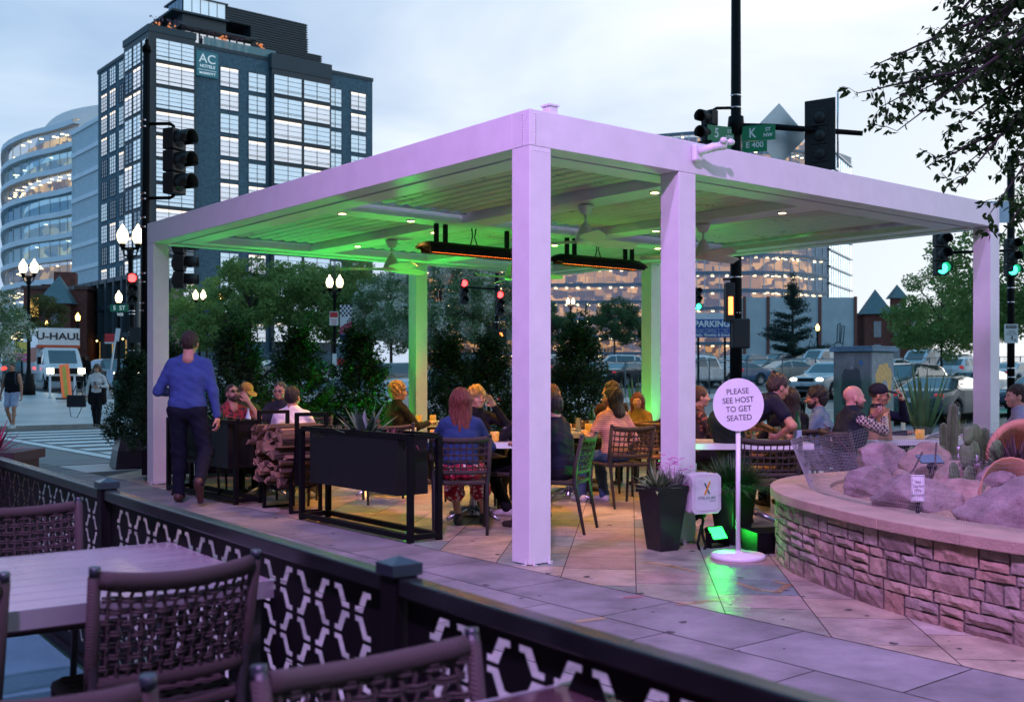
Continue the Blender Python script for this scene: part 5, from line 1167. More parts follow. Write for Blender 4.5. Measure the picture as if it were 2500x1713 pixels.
m_cove = M("hotel_cove_light", (1, .85, .7), .5, var=0, emit=(1, .80, .62), es=1.5); m_int = M("hotel_room_warm", (.3, .2, .1), .8, var=.6, vs=1.2, emit=(1, .62, .3), es=.5)
HO = Vector((-45, 134, 1.6)); hotel = empty("hotel_tower", HO, PA, "dark slate brick hotel tower with tall gridded windows and a rooftop bar", "building")
HZ = 42.0; rw_ = random.Random(5)
mb = MB(); mb.box(0, 32, 0, 21, 0, HZ); mk("wall", mb, m_hb, hotel)
mb = MB(); mb.box(-.3, 5.15, -.9, 0, 3, HZ + .5); mb.box(-.9, -.3, -.9, 8, 3, HZ + .5); mb.box(-.3, 0, 0, 8, 3, HZ + .5); mb.box(15.8, 24.75, -.9, 0, 3, HZ - 1.1); mk("bay_casing", mb, m_hf, hotel)
mb = MB(); mb.box(-1.0, 5.25, -1.0, 8.2, HZ + .5, HZ + 1.35); mb.box(15.7, 24.85, -1.0, 3, HZ - 1.1, HZ + .9); mb.box(5.25, 15.7, -.1, .4, HZ, HZ + .45); mb.box(24.85, 32.1, -.1, .4, HZ, HZ + .5); mb.box(31.6, 32.1, .4, 21.1, HZ, HZ + .5); mb.box(-.12, .4, 8.2, 21.1, HZ, HZ + .5); mk("parapet", mb, m_hp, hotel)
FHt = 3.03; stuffw = MB()
def hwin(face, off, u0, u1, z0, z1, nc, nr, mode, mb=None, low=True):
    P3 = (lambda u, z, o: (u, off - o, z)) if face == 'F' else (lambda u, z, o: (off - o, u, z))
    own = mb is None; mb = mb or MB()
    def q(a, b, c, d, o, m):
        P_ = [P3(a, c, o), P3(b, c, o), P3(b, d, o), P3(a, d, o)]; mb.poly(P_ if face == 'F' else P_[::-1], m)
    def bar(a, b, c, d, o, m):                                # a thin real bar standing proud of the pane
        p, r = P3(a, c, o), P3(b, d, -.06); x0, x1 = sorted((p[0], r[0])); y0, y1 = sorted((p[1], r[1])); mb.box(x0, x1, y0, y1, min(c, d), max(c, d), m)
    q(u0, u1, z0, z1, .03, {'b': 1, 'l': 2, 'd': 3, 'w': 2}[mode])
    if mode == 'w': q(u0 + .1, u1 - .1, z1 - .32, z1 - .05, .045, 4)
    for i in range(nc + 1): x = u0 + (u1 - u0) * i / nc; bar(x - .032, x + .032, z0, z1, .10, 0)
    for i in range(nr + 1): z = z0 + (z1 - z0) * i / nr; k = .022 if 0 < i < nr else .05; bar(u0, u1, z - k, z + k, .09, 0)
    if low: x = (u0 + u1) / 2; bar(u0, u1, z0 + .44, z0 + .49, .09, 0)
    if own: return mk("window", mb, [m_hf, m_pane, m_paneL, m_paneD, m_cove], hotel)
def mode(p_l=.25, p_d=0): r = rw_.random(); return 'w' if r < p_l else 'd' if r < p_l + p_d else 'b'
for f_ in range(13):
    z1 = HZ - .25 - f_ * FHt; z0 = z1 - 2.62; vis = f_ < 8; mb_ = None if vis else stuffw
    if z0 < 3: break
    hwin('F', -.9, .0, 4.95, z0, z1, 3, 5, ('b', 'w', 'b', 'w', 'w', 'b', 'b', 'w', 'd', 'b', 'w', 'd', 'd')[f_], mb_)
    hwin('S', -.9, -.85, 1.2, z0, z1, 1, 5, mode(.1), mb_); hwin('S', -.9, 1.7, 4.4, z0, z1, 2, 5, mode(.25, .3), mb_); hwin('S', -.9, 4.8, 7.5, z0, z1, 2, 5, mode(.25, .3), mb_)
    for i, u in enumerate((9.9, 13.6, 17.1)): hwin('S', 0, u, u + 2.4, z0 + .1, z1 - .1, 3, 5, mode(.35, .35), None if vis and not (i == 2 and f_ > 5) else stuffw)
    z1 -= .15
    if f_ < 12:
        zz = z1 - 1.6; hwin('F', 0, 8.85, 11.4, zz - 2.5, zz, 2, 4, mode(.4), None if f_ < 6 else stuffw); hwin('F', 0, 12.8, 15.3, zz - 2.5, zz, 2, 4, mode(.35), None if f_ < 6 else stuffw)
        hwin('F', -.9, 16.05, 20.2, zz - 2.45, zz + .1, 2, 4, mode(.35), None if f_ < 6 else stuffw); hwin('F', -.9, 20.5, 24.55, zz - 2.45, zz + .1, 2, 4, mode(.35), None if f_ < 6 else stuffw)
        hwin('F', 0, 24.85, 26.9, zz - 2.5, zz, 2, 4, mode(.25), None if f_ < 4 else stuffw); hwin('F', 0, 28.4, 30.9, zz - 2.5, zz, 2, 4, mode(.3), None if f_ < 4 else stuffw)
o = mk("window", stuffw, [m_hf, m_pane, m_paneL, m_paneD, m_cove], hotel, kind='stuff')
# rooftop: bar, penthouse screen, glass box
mb = MB(); mb.box(5, 11, 3, 12, HZ + .3, HZ + 5.0); mk("roof_bar_wall", mb, m_hf, hotel)
mb = MB(); mb.box(3.4, 11.2, 2.4, 16.5, HZ + 4.9, HZ + 5.15); mb.box(4.2, 14.8, 1.6, 12.5, HZ + 3.0, HZ + 3.2) ; mk("canopy_roof", mb, m_hp, hotel)
mb = MB()
for i in range(5): x = 5.1 + i * 1.16; mb.quad((x, 2.9, HZ + 5.15), (x + 1.08, 2.9, HZ + 5.15), (x + 1.08, 2.9, HZ + 7.2), (x, 2.9, HZ + 7.2), 1); mb.box(x + 1.08, x + 1.16, 2.85, 3.0, HZ + 5.15, HZ + 7.25)
for i in range(4): y = 3 + i * 1.2; mb.quad((4.95, y, HZ + 5.15), (4.95, y, HZ + 7.2), (4.95, y + 1.1, HZ + 7.2), (4.95, y + 1.1, HZ + 5.15), 3)
mb.box(4.8, 11.2, 2.7, 9, HZ + 7.2, HZ + 7.4); mk("glass_screen", mb, [m_hf, m_pane, m_paneL, m_paneD], hotel)
mb = MB()
for z0, z1, x1 in ((5.2, 7.2, 23.0), (3.2, 5.2, 23.1), (2.0, 3.2, 25.3), (.9, 2.0, 26.6)):
    x0 = 11.05 if z0 > 5 else 14.6; mb.box(x0, x1, 3.0, 14, HZ + z0, HZ + z1)
    k = int((z1 - z0) / .3)
    for i in range(k): z = HZ + z0 + (i + .5) * (z1 - z0) / k; mb.box(x0 - .12, x1 + .12, 2.86, 14.1, z - .07, z + .05)
mk("louvre_screen", mb, m_hf, hotel)
mb = MB()
for i in range(9): x = 5.3 + i * 1.05; mb.quad((x, 2.95, HZ + .9), (x + .8, 2.95, HZ + .9), (x + .8, 2.95, HZ + 2.7), (x, 2.95, HZ + 2.7), 0)
mk("bar_window", mb, m_paneL, hotel)
mb = MB(); mb.box(6.6, 16.8, .0, .04, HZ + .5, HZ + 1.5); mk("glass_balustrade", mb, M("balustrade_teal", (.16, .34, .36), .12, var=.1, alpha=.75), hotel)
mb = MB(); rr = random.Random(3)
for i in range(170): x = rr.uniform(.5, 13.5); mb.ball((x, 2.2 + rr.uniform(-.4, .3), HZ + 2.9 + rr.uniform(-.25, .35) - .03 * x + .3), .13 * rr.uniform(.5, 1.2), 4, 0)
for x in (1.2, 2.8, 10.2, 15.4):
    for i in range(24): mb.ball((x + rr.gauss(0, .28), 1.6 + rr.gauss(0, .2), HZ + 1.7 + rr.uniform(-.7, .9)), .16, 5, 1)
mk("roof_garland", mb, [M("garland_mauve", (.16, .10, .15), .9, var=.5), M("garland_warm", (.6, .2, .08), .8, emit=(1, .35, .12), es=.5)], hotel)
for i in range(9): # small guests at the rail
    x = 6.8 + i * 1.05 + rr.uniform(-.3, .3); mb = MB(); mb.tube([(0, 0, 0), (0, 0, .8), (0, 0, 1.35), (0, 0, 1.45)], [.16, .2, .22, .08], 7); mb.ball((0, 0, 1.6), .13, 8); p = hotel.matrix_basis @ Vector((x, 1.0, HZ + .1))
    mk("person", mb, M(("guest_dark", "guest_rose", "guest_navy")[i % 3], ((.02, .02, .03), (.25, .08, .09), (.02, .04, .10))[i % 3], .8), label="%s silhouetted guest at the rooftop bar rail, number %s from the left" % (("dark-clothed", "rose-clothed", "navy-clothed")[i % 3], ("one", "two", "three", "four", "five", "six", "seven", "eight", "nine")[i]), cat="person", group="guests on the hotel roof", loc=p)
mb = MB(); mb.box(5.5, 8.45, -.35, -.1, HZ - 3.75, HZ - .55); sgn = mk("sign_panel", mb, M("sign_teal", (.03, .14, .18), .5, var=.1, emit=(.03, .26, .34), es=.2), hotel)
wl = M("letter_white", (.7, .75, .78), .5, emit=(.8, .95, 1), es=.35)
txt("AC", 1.6, wl, sgn, (6.97, -.37, HZ - 1.5), depth=.02, sx=1.05); txt("HOTELS", .52, wl, sgn, (6.97, -.37, HZ - 2.45), depth=.02, sx=1.1, bold=.01); txt("MARRIOTT", .4, wl, sgn, (6.97, -.37, HZ - 3.35), depth=.02, sx=1.1, bold=.01)
mb = MB(); mb.box(5.7, 8.2, -.38, -.36, HZ - 2.96, HZ - 2.91); mk("rule_line", mb, wl, sgn)
# podium along the side street
pod = empty("podium_building", (-37.6, 106.7, 1.8), PA, "low dark glazed building with black columns below the hotel, lit at its doorways", "building"); m_pg = M("podium_glass", (.03, .045, .045), .12, var=.6, vs=.25, coat=1)
mb = MB(); mb.box(0, 5, 0, 30, 0, 9.2); mk("wall", mb, m_pg, pod); mb = MB()
for i in range(13): y = i * 2.45; mb.box(-.5, .0, y, y + .45, 3.6, 9.6)
for z in (3.4, 6.4, 9.2): mb.box(-.45, -.003, -.1, 30, z, z + .45)
for i in range(8): y = i * 4.0; mb.box(-.6, -.0, y, y + .8, 0, 3.4)
for i in range(5): x = i * 1.15; mb.box(x, x + .2, -.3, -.0, 0, 9.4)
mk("black_frame", mb, m_hf, pod)
mb = MB()
for i in range(8): y = i * 4.0 + 2; mb.box(-.12, -.02, y, y + .5, .1, 3.1)
mk("lit_doorway", mb, M("doorway_amber", (.5, .3, .1), .6, var=.7, vs=2, emit=(1, .55, .12), es=.45), pod)
mb = MB()
for i in range(8): y = i * 4.0 + 2.2; mb.ball((-.5, y, 3.2), .10, 6)
mk("wall_lamp", mb, M("sodium_lamp", (1, .8, .4), .5, var=0, emit=(1, .7, .25), es=6), pod)

# ---------------------------------------------------------------- curtain-wall offices
def glassmat(name, tint, gl, fac):
    m, n, l, b = nodes_of(name, gl, .3); tr = n.new("ShaderNodeBsdfTransparent"); tr.inputs[0].default_value = tint + (1,); g_ = n.new("ShaderNodeBsdfGlossy"); g_.inputs[0].default_value = gl + (1,); g_.inputs[1].default_value = .08; ms = n.new("ShaderNodeMixShader"); ms.inputs[0].default_value = fac
    m0 = n.new('ShaderNodeMixShader'); m0.inputs[0].default_value = .45; l.new(g_.outputs[0], m0.inputs[1]); l.new(b.outputs[0], m0.inputs[2]); l.new(tr.outputs[0], ms.inputs[1]); l.new(m0.outputs[0], ms.inputs[2]); l.new(ms.outputs[0], n["Material Output"].inputs[0]); return m
def roommat(name, cA, cB, es, sc):
    m, n, l, b = nodes_of(name, cA, .8); t = n.new("ShaderNodeTexCoord"); v = n.new("ShaderNodeTexVoronoi"); v.distance = 'CHEBYCHEV'; v.inputs['Scale'].default_value = sc; mp_ = n.new("ShaderNodeMapping"); mp_.inputs['Scale'].default_value = (1, 1, 1.6); l.new(t.outputs['Object'], mp_.inputs[0]); l.new(mp_.outputs[0], v.inputs[0])
    s_ = n.new("ShaderNodeSeparateColor"); l.new(v.outputs['Color'], s_.inputs[0]); r = n.new("ShaderNodeValToRGB"); r.color_ramp.elements[0].color = cA + (1,); r.color_ramp.elements[1].color = cB + (1,); r.color_ramp.elements[0].position = .35; l.new(s_.outputs[0], r.inputs[0]); l.new(r.outputs[0], b.inputs['Base Color']); l.new(r.outputs[0], b.inputs['Emission Color']); b.inputs['Emission Strength'].default_value = es; return m
m_slabw = M("slab_white", (.80, .86, .90), .5, var=.08, vs=.3); m_mull = M("mullion_pale", (.5, .6, .66), .4, metal=.3); m_slabb = M("slab_bluegrey", (.12, .19, .26), .4, metal=.3, var=.2)
g_blue = glassmat("facade_glass_blue", (.45, .68, .75), (.5, .78, .95), .5); g_clear = glassmat("facade_glass_clear", (.8, .78, .75), (.4, .58, .8), .34)
g_pale = glassmat("facade_glass_glow", (.3, .5, .6), (.75, .9, 1), .85); g_pale.node_tree.nodes['Principled BSDF'].inputs['Emission Color'].default_value = (.5, .82, 1, 1); g_pale.node_tree.nodes['Principled BSDF'].inputs['Emission Strength'].default_value = .45  # glow put into the pale glass to lift its brightness
room_y = roommat("room_yellow", (.16, .10, .04), (1, .66, .25), 1.0, .35); room_d = roommat("room_dim", (.02, .035, .04), (.14, .17, .12), .5, .3); room_o = roommat("room_orange", (.12, .055, .025), (1, .52, .17), 1.0, .5)
m_dot = M("ceiling_lamp_dot", (1, .9, .6), .5, var=0, emit=(1, .82, .45), es=6.5)
def curtain(parent, plan, zb, zt, fh, slab, ms, gm, room, slabm, mull=m_mull, proud=.35, depth=5, dots=3.2, litf=None, seed=1, fins=0):
    rg = random.Random(seed); P_ = [Vector(p) for p in plan]; n = len(P_); nor = []
    for i in range(n): t_ = (P_[min(i + 1, n - 1)] - P_[max(i - 1, 0)]).normalized(); nor.append(Vector((t_.y, -t_.x)))
    def rib(mb, z0, z1, o0, m=0, back=None):
        a = [(P_[i] + nor[i] * o0) for i in range(n)]
        for i in range(n - 1): mb.quad((a[i].x, a[i].y, z0), (a[i + 1].x, a[i + 1].y, z0), (a[i + 1].x, a[i + 1].y, z1), (a[i].x, a[i].y, z1), m)
    k = int(round((zt - zb) / fh))
    for f in range(k):
        z1 = zt - f * fh; z0 = z1 - fh
        mb = MB(); rib(mb, z1 - slab, z1, proud)
        for zz in (z1, z1 - slab):
            for i in range(n - 1): a, b = P_[i] + nor[i] * proud, P_[i + 1] + nor[i + 1] * proud; c, d = P_[i + 1] - nor[i + 1] * .6, P_[i] - nor[i] * .6; mb.quad((a.x, a.y, zz), (b.x, b.y, zz), (c.x, c.y, zz), (d.x, d.y, zz))
        mk("floor_slab", mb, slabm, parent)
        mb = MB(); rib(mb, z0, z1 - slab, 0, 0); mb2 = mb
        for i in range(n - 1):
            sg_ = P_[i + 1] - P_[i]; q = max(1, int(sg_.length / ms))
            for j in range(q): p = P_[i] + sg_ * (j / q) + nor[i] * (.08 + fins * .2); mb.bar((p.x, p.y, z0), (p.x, p.y, z1 - slab), .09 + fins * .05, .09 + fins * .25, 1)
        mk("window_band", mb, [g_clear if (litf and litf(f) > .3 and not fins) else gm, mull], parent)
        lit = litf(f) if litf else 1
        mb = MB(); rib(mb, z0, z1 - slab, -depth, 0 if lit else 2)
        for i in range(n - 1):
            a, b, c, d = P_[i], P_[i + 1], P_[i + 1] - nor[i + 1] * depth, P_[i] - nor[i] * depth
            mb.quad((a.x, a.y, z0 + .05), (b.x, b.y, z0 + .05), (c.x, c.y, z0 + .05), (d.x, d.y, z0 + .05), 3)
            if lit:
                q = max(1, int((b - a).length / dots))
                for j in range(q):
                    for dd in (.8, depth * .6):
                        if rg.random() < lit: p = a + (b - a) * ((j + .5) / q) - nor[i] * (dd + rg.random()); mb.box(p.x - .28, p.x + .28, p.y - .2, p.y + .2, z1 - slab - .30, z1 - slab - .14, 1)
        mk("lit_interior", mb, [room, m_dot, room_d, M("office_floor", (.2, .2, .2), .7)], parent)
lo = empty("curved_glass_offices", (0, 0, 0), 0, "curved pale glass office building with white floor bands at the left edge", "building")
pl = [(-120, 255), (-108, 228), (-100, 212), (-91, 201.5), (-82.5, 195), (-77.1, 190)]; pl = [tuple(p) for p in crom(pl, 3)]
curtain(lo, pl, 2.9, 46.9, 4.0, .95, 2.6, g_blue, room_y, m_slabw, proud=.9, litf=lambda f: (.38, .2, .9, 0, .1, .2, .35, .6, .7, .8, .8)[f], seed=4, depth=3.4, dots=2.6)
curtain(lo, [(-77.1, 188), (-68.9, 177.8), (-58, 164.3)], 4.0, 44, 4.0, .7, 1.0, g_pale, room_d, m_slabw, proud=.5, litf=lambda f: 0 if f < 9 else .8, seed=5, fins=.6)
mb = MB(); sc_ = crom([(-112, 250), (-100, 228), (-90, 214), (-79, 207), (-66, 203)], 4)
for i in range(len(sc_) - 1): a, b = sc_[i], sc_[i + 1]; mb.quad((a.x, a.y, 46.9), (b.x, b.y, 46.9), (b.x, b.y, 53.8), (a.x, a.y, 53.8))
mk("roof_screen", mb, M("screen_white", (.78, .84, .88), .5, var=.06, bump=.1), lo); mb = MB()
for i in range(2, len(sc_) - 5): pass
a, b = sc_[6], sc_[-4]; mb.poly([(a.x + .5, a.y - 1, 47.6), (b.x, b.y - 1, 48.2), (b.x, b.y - 1, 51.4), (a.x + 8, a.y - 4.5, 48.8)]); mk("roof_window", mb, M("roof_window_warm", (.2, .15, .1), .4, var=.6, emit=(1, .7, .4), es=.3), lo)
mb = MB(); b3 = [(-77, 190), (-58, 164), (-45, 174), (-60, 205)]
mb.prism(b3[::-1], 0, 43.5); mk("rear_wall", mb, m_slabb, lo)
ro = empty("lit_glass_offices", (0, 0, 0), 0, "large curved glass office building with warmly lit floors beyond the parking lot", "building")
plr = [(-20, 232), (8, 228), (29, 226)]; plr2 = [(29, 226), (40, 222), (52, 221), (60, 223.5), (68, 230)]
curtain(ro, plr, 2.6, 50, 3.65, .55, 1.9, g_clear, room_o, m_slabb, litf=lambda f: .95, seed=8, dots=2.2, depth=4)
curtain(ro, [tuple(p) for p in crom(plr2, 4)], 2.6, 52, 3.65, .55, 1.6, g_clear, room_o, m_slabb, litf=lambda f: (.5, .5, .5, .5, .6, .6, .7, .8, .85, .9, .9, .9, .9, .9)[min(f, 13)], seed=9, dots=2.4, depth=4, fins=.3)
curtain(ro, [(68.2, 230), (80, 252)], 2.6, 50.5, 3.65, .35, 2.4, g_pale, room_d, m_slabb, litf=lambda f: 0, seed=10)
mb = MB(); mb.prism([(-20, 236), (29, 232), (52, 229), (68, 238), (80, 252), (70, 270), (-20, 270)][::-1], 50, 52.6); mb.prism([(-20, 244), (29, 240), (52, 237), (66, 246), (78, 254), (70, 270), (-20, 270)][::-1], 2, 50); mk("roof", mb, m_slabb, ro)
# white wall building, brick houses
ww = empty("white_wall_building", TP(1952, 126, -.5), 0, "long pale wall with rust-red posts and graffiti beyond the parking lot", "building"); mb = MB(); mb.box(-6.6, 6.6, 0, 7, 0, 8.6); mk("wall", mb, M("pale_stucco", (.42, .50, .52), .8, var=.12, vs=.5), ww); mb = MB()
for x in (-6.7, -3.9, 2.2, 6.4): mb = MB(); mb.box(x, x + .35, -.15, -.003, 0, 8.7); mk("rust_post", mb, M("rust_red", (.16, .06, .05), .8), ww)
mb = MB()
for a0 in range(0, 10): c = .5; mb.tube([(4.6 + .55 * cos(a0 * .6), -.02, 3.0 + .3 * sin(a0 * .6)), (4.6 + .55 * cos(a0 * .6 + .6), -.02, 3.0 + .3 * sin(a0 * .6 + .6))], .05, 4)
for pts in ([(4.4, 3.2), (4.5, 5.4), (4.8, 5.6), (4.7, 3.3)], [(4.8, 3.2), (5.0, 5.3), (5.3, 5.2), (5.1, 3.1)], [(1.0, 2.6), (1.3, 3.6), (1.7, 2.8), (2.0, 3.9), (2.1, 2.6)]): mb.tube([(x, -.02, z) for x, z in pts], .05, 4)
mk("graffiti", mb, M("graffiti_black", (.05, .06, .07), .8), ww)
m_rb = brick("red_brick", (.20, .055, .04), (.14, .04, .03), (.10, .06, .05), 1.6); m_slate = M("slate_roof", (.09, .16, .18), .7, var=.2, vs=2, stretch=(1, 1, 4)); m_hw = M("house_window", (.10, .14, .17), .1, var=.3, coat=1); m_hw2 = M("house_window_lit", (.5, .3, .1), .4, emit=(1, .55, .1), es=.9)
def turret_house(loc, rz, label, w_, h_, tw, th, ty, wins=3, lit=1):
    t = empty("brick_house", loc, rz, label, "building", "red brick houses with turrets"); mb = MB(); mb.box(-w_ / 2, w_ / 2, 0, 9, -1, h_); mk("wall", mb, m_rb, t); mb = MB(); mb.box(ty - tw / 2, ty + tw / 2, -tw * .5, .0, -1, th); mk("turret_wall", mb, m_rb, t)
    mb = MB(); c = [mb.v(p) for p in ((ty - tw * .62, -tw * .7, th), (ty + tw * .62, -tw * .7, th), (ty + tw * .62, tw * .5, th), (ty - tw * .62, tw * .5, th))]; a = mb.v((ty, -.1 * tw, th + tw * 1.05)); 
    for i in range(4): mb.f((c[i], c[(i + 1) % 4], a))
    mb.f(c[::-1]); mk("turret_roof", mb, m_slate, t); mb = MB(); mb.box(-w_ / 2 - .2, ty - tw / 2, -.2, 9.2, h_, h_ + .35); mb.box(ty + tw / 2, w_ / 2 + .2, -.2, 9.2, h_, h_ + .35); mk("cornice", mb, M("cornice_brown", (.08, .04, .035), .7), t)
    for r_ in range(2):
        for i in range(wins):
            x = -w_ / 2 + (i + .5) * w_ / wins
            if abs(x - ty) < tw / 2 + .4: continue
            mb = MB(); mb.box(x - .45, x + .45, -.05, -.003, h_ - 2.9 - r_ * 3.3, h_ - .9 - r_ * 3.3); mk("window", mb, m_hw2 if (i == 0 and r_ == 0 and lit) else m_hw, t)
        mb = MB(); mb.box(ty - .5, ty + .5, -tw * .5 - .05, -tw * .5 - .003, th - 3.2 - r_ * 3.2, th - 1.0 - r_ * 3.2); mk("window", mb, m_hw, t)
    return t
turret_house(TP(135, 112, 0), .10, "dark red brick house with a teal pyramid turret beyond the moving truck", 6.4, 8.3, 2.9, 6.7, .5); turret_house(TP(2135, 150, 0), -.1, "red brick house with a grey pointed turret left of the street tree", 8, 7.2, 3.4, 7.4, 0, 4, 0)
turret_house(TP(2195, 190, 0), .1, "distant red brick house with a small pointed turret, half behind the street tree", 8, 10, 2.4, 12.5, -.5, 3, 0)
mb = MB(); mb.prism([(-1.2, -1), (1.2, -1), (1.2, 2), (-1.2, 2)], 5, 11.2); mb.prism([(-3, 3), (3, 3), (3, 12), (-3, 12)], 0, 10.0); mk("back_building", mb, m_rb, label="taller plain red brick building right behind the teal turret house", cat="building", loc=TP(160, 128), rot=(0, 0, .3))
# ---------------------------------------------------------------- vehicles
def poly_sd(P_, X, Y):
    P_ = np.array(P_); n = len(P_); d = np.full(np.broadcast(X, Y).shape, 1e9); s = np.ones_like(d)
    for i in range(n):
        a, b = P_[i], P_[i - 1]; e = b - a; wx, wy = X - a[0], Y - a[1]; t = np.clip((wx * e[0] + wy * e[1]) / (e @ e), 0, 1)
        d = np.minimum(d, (wx - e[0] * t) ** 2 + (wy - e[1] * t) ** 2); c1 = Y >= a[1]; c2 = Y < b[1]; c3 = e[0] * wy > e[1] * wx
        s = np.where((c1 & c2 & c3) | (~c1 & ~c2 & ~c3), -s, s)
    return s * np.sqrt(d)
KINDS_ = dict(  # side outline (y forward, z), glasshouse outline, wheel positions, radius, half width, tumblehome
    sedan=([(-2.35, .35), (-2.4, .75), (-2.3, .98), (-1.75, 1.03), (-1.05, 1.38), (-.2, 1.44), (.35, 1.38), (1.15, .98), (2.1, .80), (2.38, .62), (2.38, .3), (2.2, .22), (-2.2, .22)], [(-1.62, 1.0), (-1.02, 1.33), (-.2, 1.385), (.33, 1.33), (1.02, .98)], (-1.38, 1.42), .33, .90),
    suv=([(-2.25, .4), (-2.32, .9), (-2.22, 1.15), (-1.95, 1.55), (-1.5, 1.66), (0, 1.70), (.45, 1.64), (1.15, 1.12), (2.15, .98), (2.36, .75), (2.36, .35), (2.2, .28), (-2.15, .28)], [(-2.1, 1.13), (-1.88, 1.5), (-1.5, 1.59), (0, 1.62), (.42, 1.57), (1.03, 1.10)], (-1.35, 1.42), .37, .95),
    pickup=([(-2.8, .5), (-2.85, 1.12), (-1.0, 1.14), (-.85, 1.75), (.2, 1.82), (.75, 1.75), (1.35, 1.18), (2.6, 1.08), (2.8, .8), (2.8, .45), (2.6, .38), (-2.7, .42)], [(-.85, 1.17), (-.75, 1.66), (.2, 1.73), (.7, 1.67), (1.2, 1.17)], (-1.75, 1.8), .40, .98),
    van=([(-2.6, .4), (-2.65, 1.9), (-2.5, 2.1), (1.0, 2.1), (1.3, 1.95), (1.9, 1.25), (2.5, 1.08), (2.65, .8), (2.65, .35), (-2.5, .3)], [(-2.55, 1.25), (-2.5, 1.85), (1.0, 1.9), (1.25, 1.8), (1.75, 1.22)], (-1.6, 1.65), .36, .98))
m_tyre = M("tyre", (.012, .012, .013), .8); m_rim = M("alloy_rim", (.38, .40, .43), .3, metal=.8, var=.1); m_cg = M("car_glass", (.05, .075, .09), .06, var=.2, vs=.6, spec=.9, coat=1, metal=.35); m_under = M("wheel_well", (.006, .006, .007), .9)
m_hl = M("headlamp_off", (.5, .55, .6), .1, coat=1); m_hlon = M("headlamp_on", (1, .95, .8), .2, var=0, emit=(1, .88, .6), es=9); m_tl = M("tail_lamp", (.35, .01, .015), .15, var=0, emit=(1, .03, .03), es=.25, coat=1); m_tlon = M("tail_lamp_on", (.6, .02, .02), .15, var=0, emit=(1, .05, .03), es=2.5)
def paint(name, c, metal=.35): return M("paint_" + name, c, .28, metal=metal, var=.08, coat=.8)
_carmesh = {}
def carmesh(kind):
    if kind in _carmesh: return _carmesh[kind]
    side, gh, wy, wr, hw = KINDS_[kind]; h = .05; lo = np.array((-hw - .15, min(p[0] for p in side) - .15, .1)); hi = np.array((hw + .15, max(p[0] for p in side) + .15, max(p[1] for p in side) + .15))
    n = np.ceil((hi - lo) / h).astype(int) + 1; ax = [lo[i] + h * np.arange(n[i]) for i in range(3)]; X = ax[0][:, None, None]; Y = ax[1][None, :, None]; Z = ax[2][None, None, :]
    D2 = poly_sd(side, ax[1][:, None], ax[2][None, :])[None]; belt = gh[0][1]; top = max(p[1] for p in side)
    L_ = max(p[0] for p in side); wz = hw - .03 * np.clip((.55 - Z) / .4, 0, 1) - (.24 if kind != 'van' else .10) * np.clip((Z - belt) / (top - belt), 0, 1) ** 1.1 - .14 * np.clip((np.abs(Y) - L_ * .72) / (L_ * .28), 0, 1) ** 2
    D1 = (np.abs(X) - wz) * .95 + 0 * Z; k = .14; hh = np.maximum(k - np.abs(D1 - D2), 0) / k; D = np.maximum(D1, D2) + hh * hh * k / 4
    for y in wy: c = np.sqrt((Y - y) ** 2 + (Z - wr) ** 2) - (wr + .055); c = np.maximum(c, (hw - .28) - np.abs(X)) ; D = np.maximum(D, -c)
    V, Q = snet(D, lo, h); C_ = V[Q].mean(1); sg = -poly_sd(gh, C_[:, 1], C_[:, 2])
    nrm = np.cross(V[Q[:, 1]] - V[Q[:, 0]], V[Q[:, 2]] - V[Q[:, 0]]); nrm /= np.linalg.norm(nrm, axis=1)[:, None] + 1e-9
    ln_side = np.abs(nrm[:, 0]) > .5
    pil = (np.abs(C_[:, 1] - (wy[0] + wy[1]) / 2 + .05) < .045) | ((np.abs(C_[:, 1] - gh[0][0] - .62) < .04) & (kind != 'sedan'))
    if kind == 'pickup': pil = np.abs(C_[:, 1] + .0) < .05
    sidewin = (sg > -.0) & ln_side & ~pil
    if kind == 'van': sidewin &= C_[:, 1] > .4
    inband = (C_[:, 2] > belt + .03) & (C_[:, 2] < top - .13) & (np.abs(C_[:, 0]) < hw - .27)
    scr = inband & ~ln_side & (nrm[:, 1] > .2) & (C_[:, 1] > 0); rear = inband & ~ln_side & (nrm[:, 1] < -.2) & (C_[:, 1] < -.3)
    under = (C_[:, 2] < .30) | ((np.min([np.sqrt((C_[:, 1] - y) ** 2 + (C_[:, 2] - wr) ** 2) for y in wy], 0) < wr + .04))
    cls = np.zeros(len(Q), int); cls[sidewin] = 1; cls[scr] = 2; cls[rear] = 3; _carmesh[kind] = (V, Q, cls, under); return _carmesh[kind]
def wheel_mb(wr, side):
    mb = MB(Matrix.Rotation(side * pi / 2, 4, 'Y')); mb.lathe([(wr * .6, -.10), (wr * .93, -.11), (wr, -.07), (wr, .07), (wr * .93, .10), (wr * .66, .105)], 22, cap=False)
    m2 = MB(Matrix.Rotation(side * pi / 2, 4, 'Y')); m2.lathe([(wr * .66, .10), (wr * .62, .06), (.0, .04)], 22, cap=False)
    for i in range(5): a = i * 2 * pi / 5; m2.bar((cos(a) * .03, sin(a) * .03, .085), (cos(a) * wr * .62, sin(a) * wr * .62, .09), .055, .03)
    m2.lathe([(0, .1), (.05, .1), (.05, .06)], 10, cap=False); return mb, m2
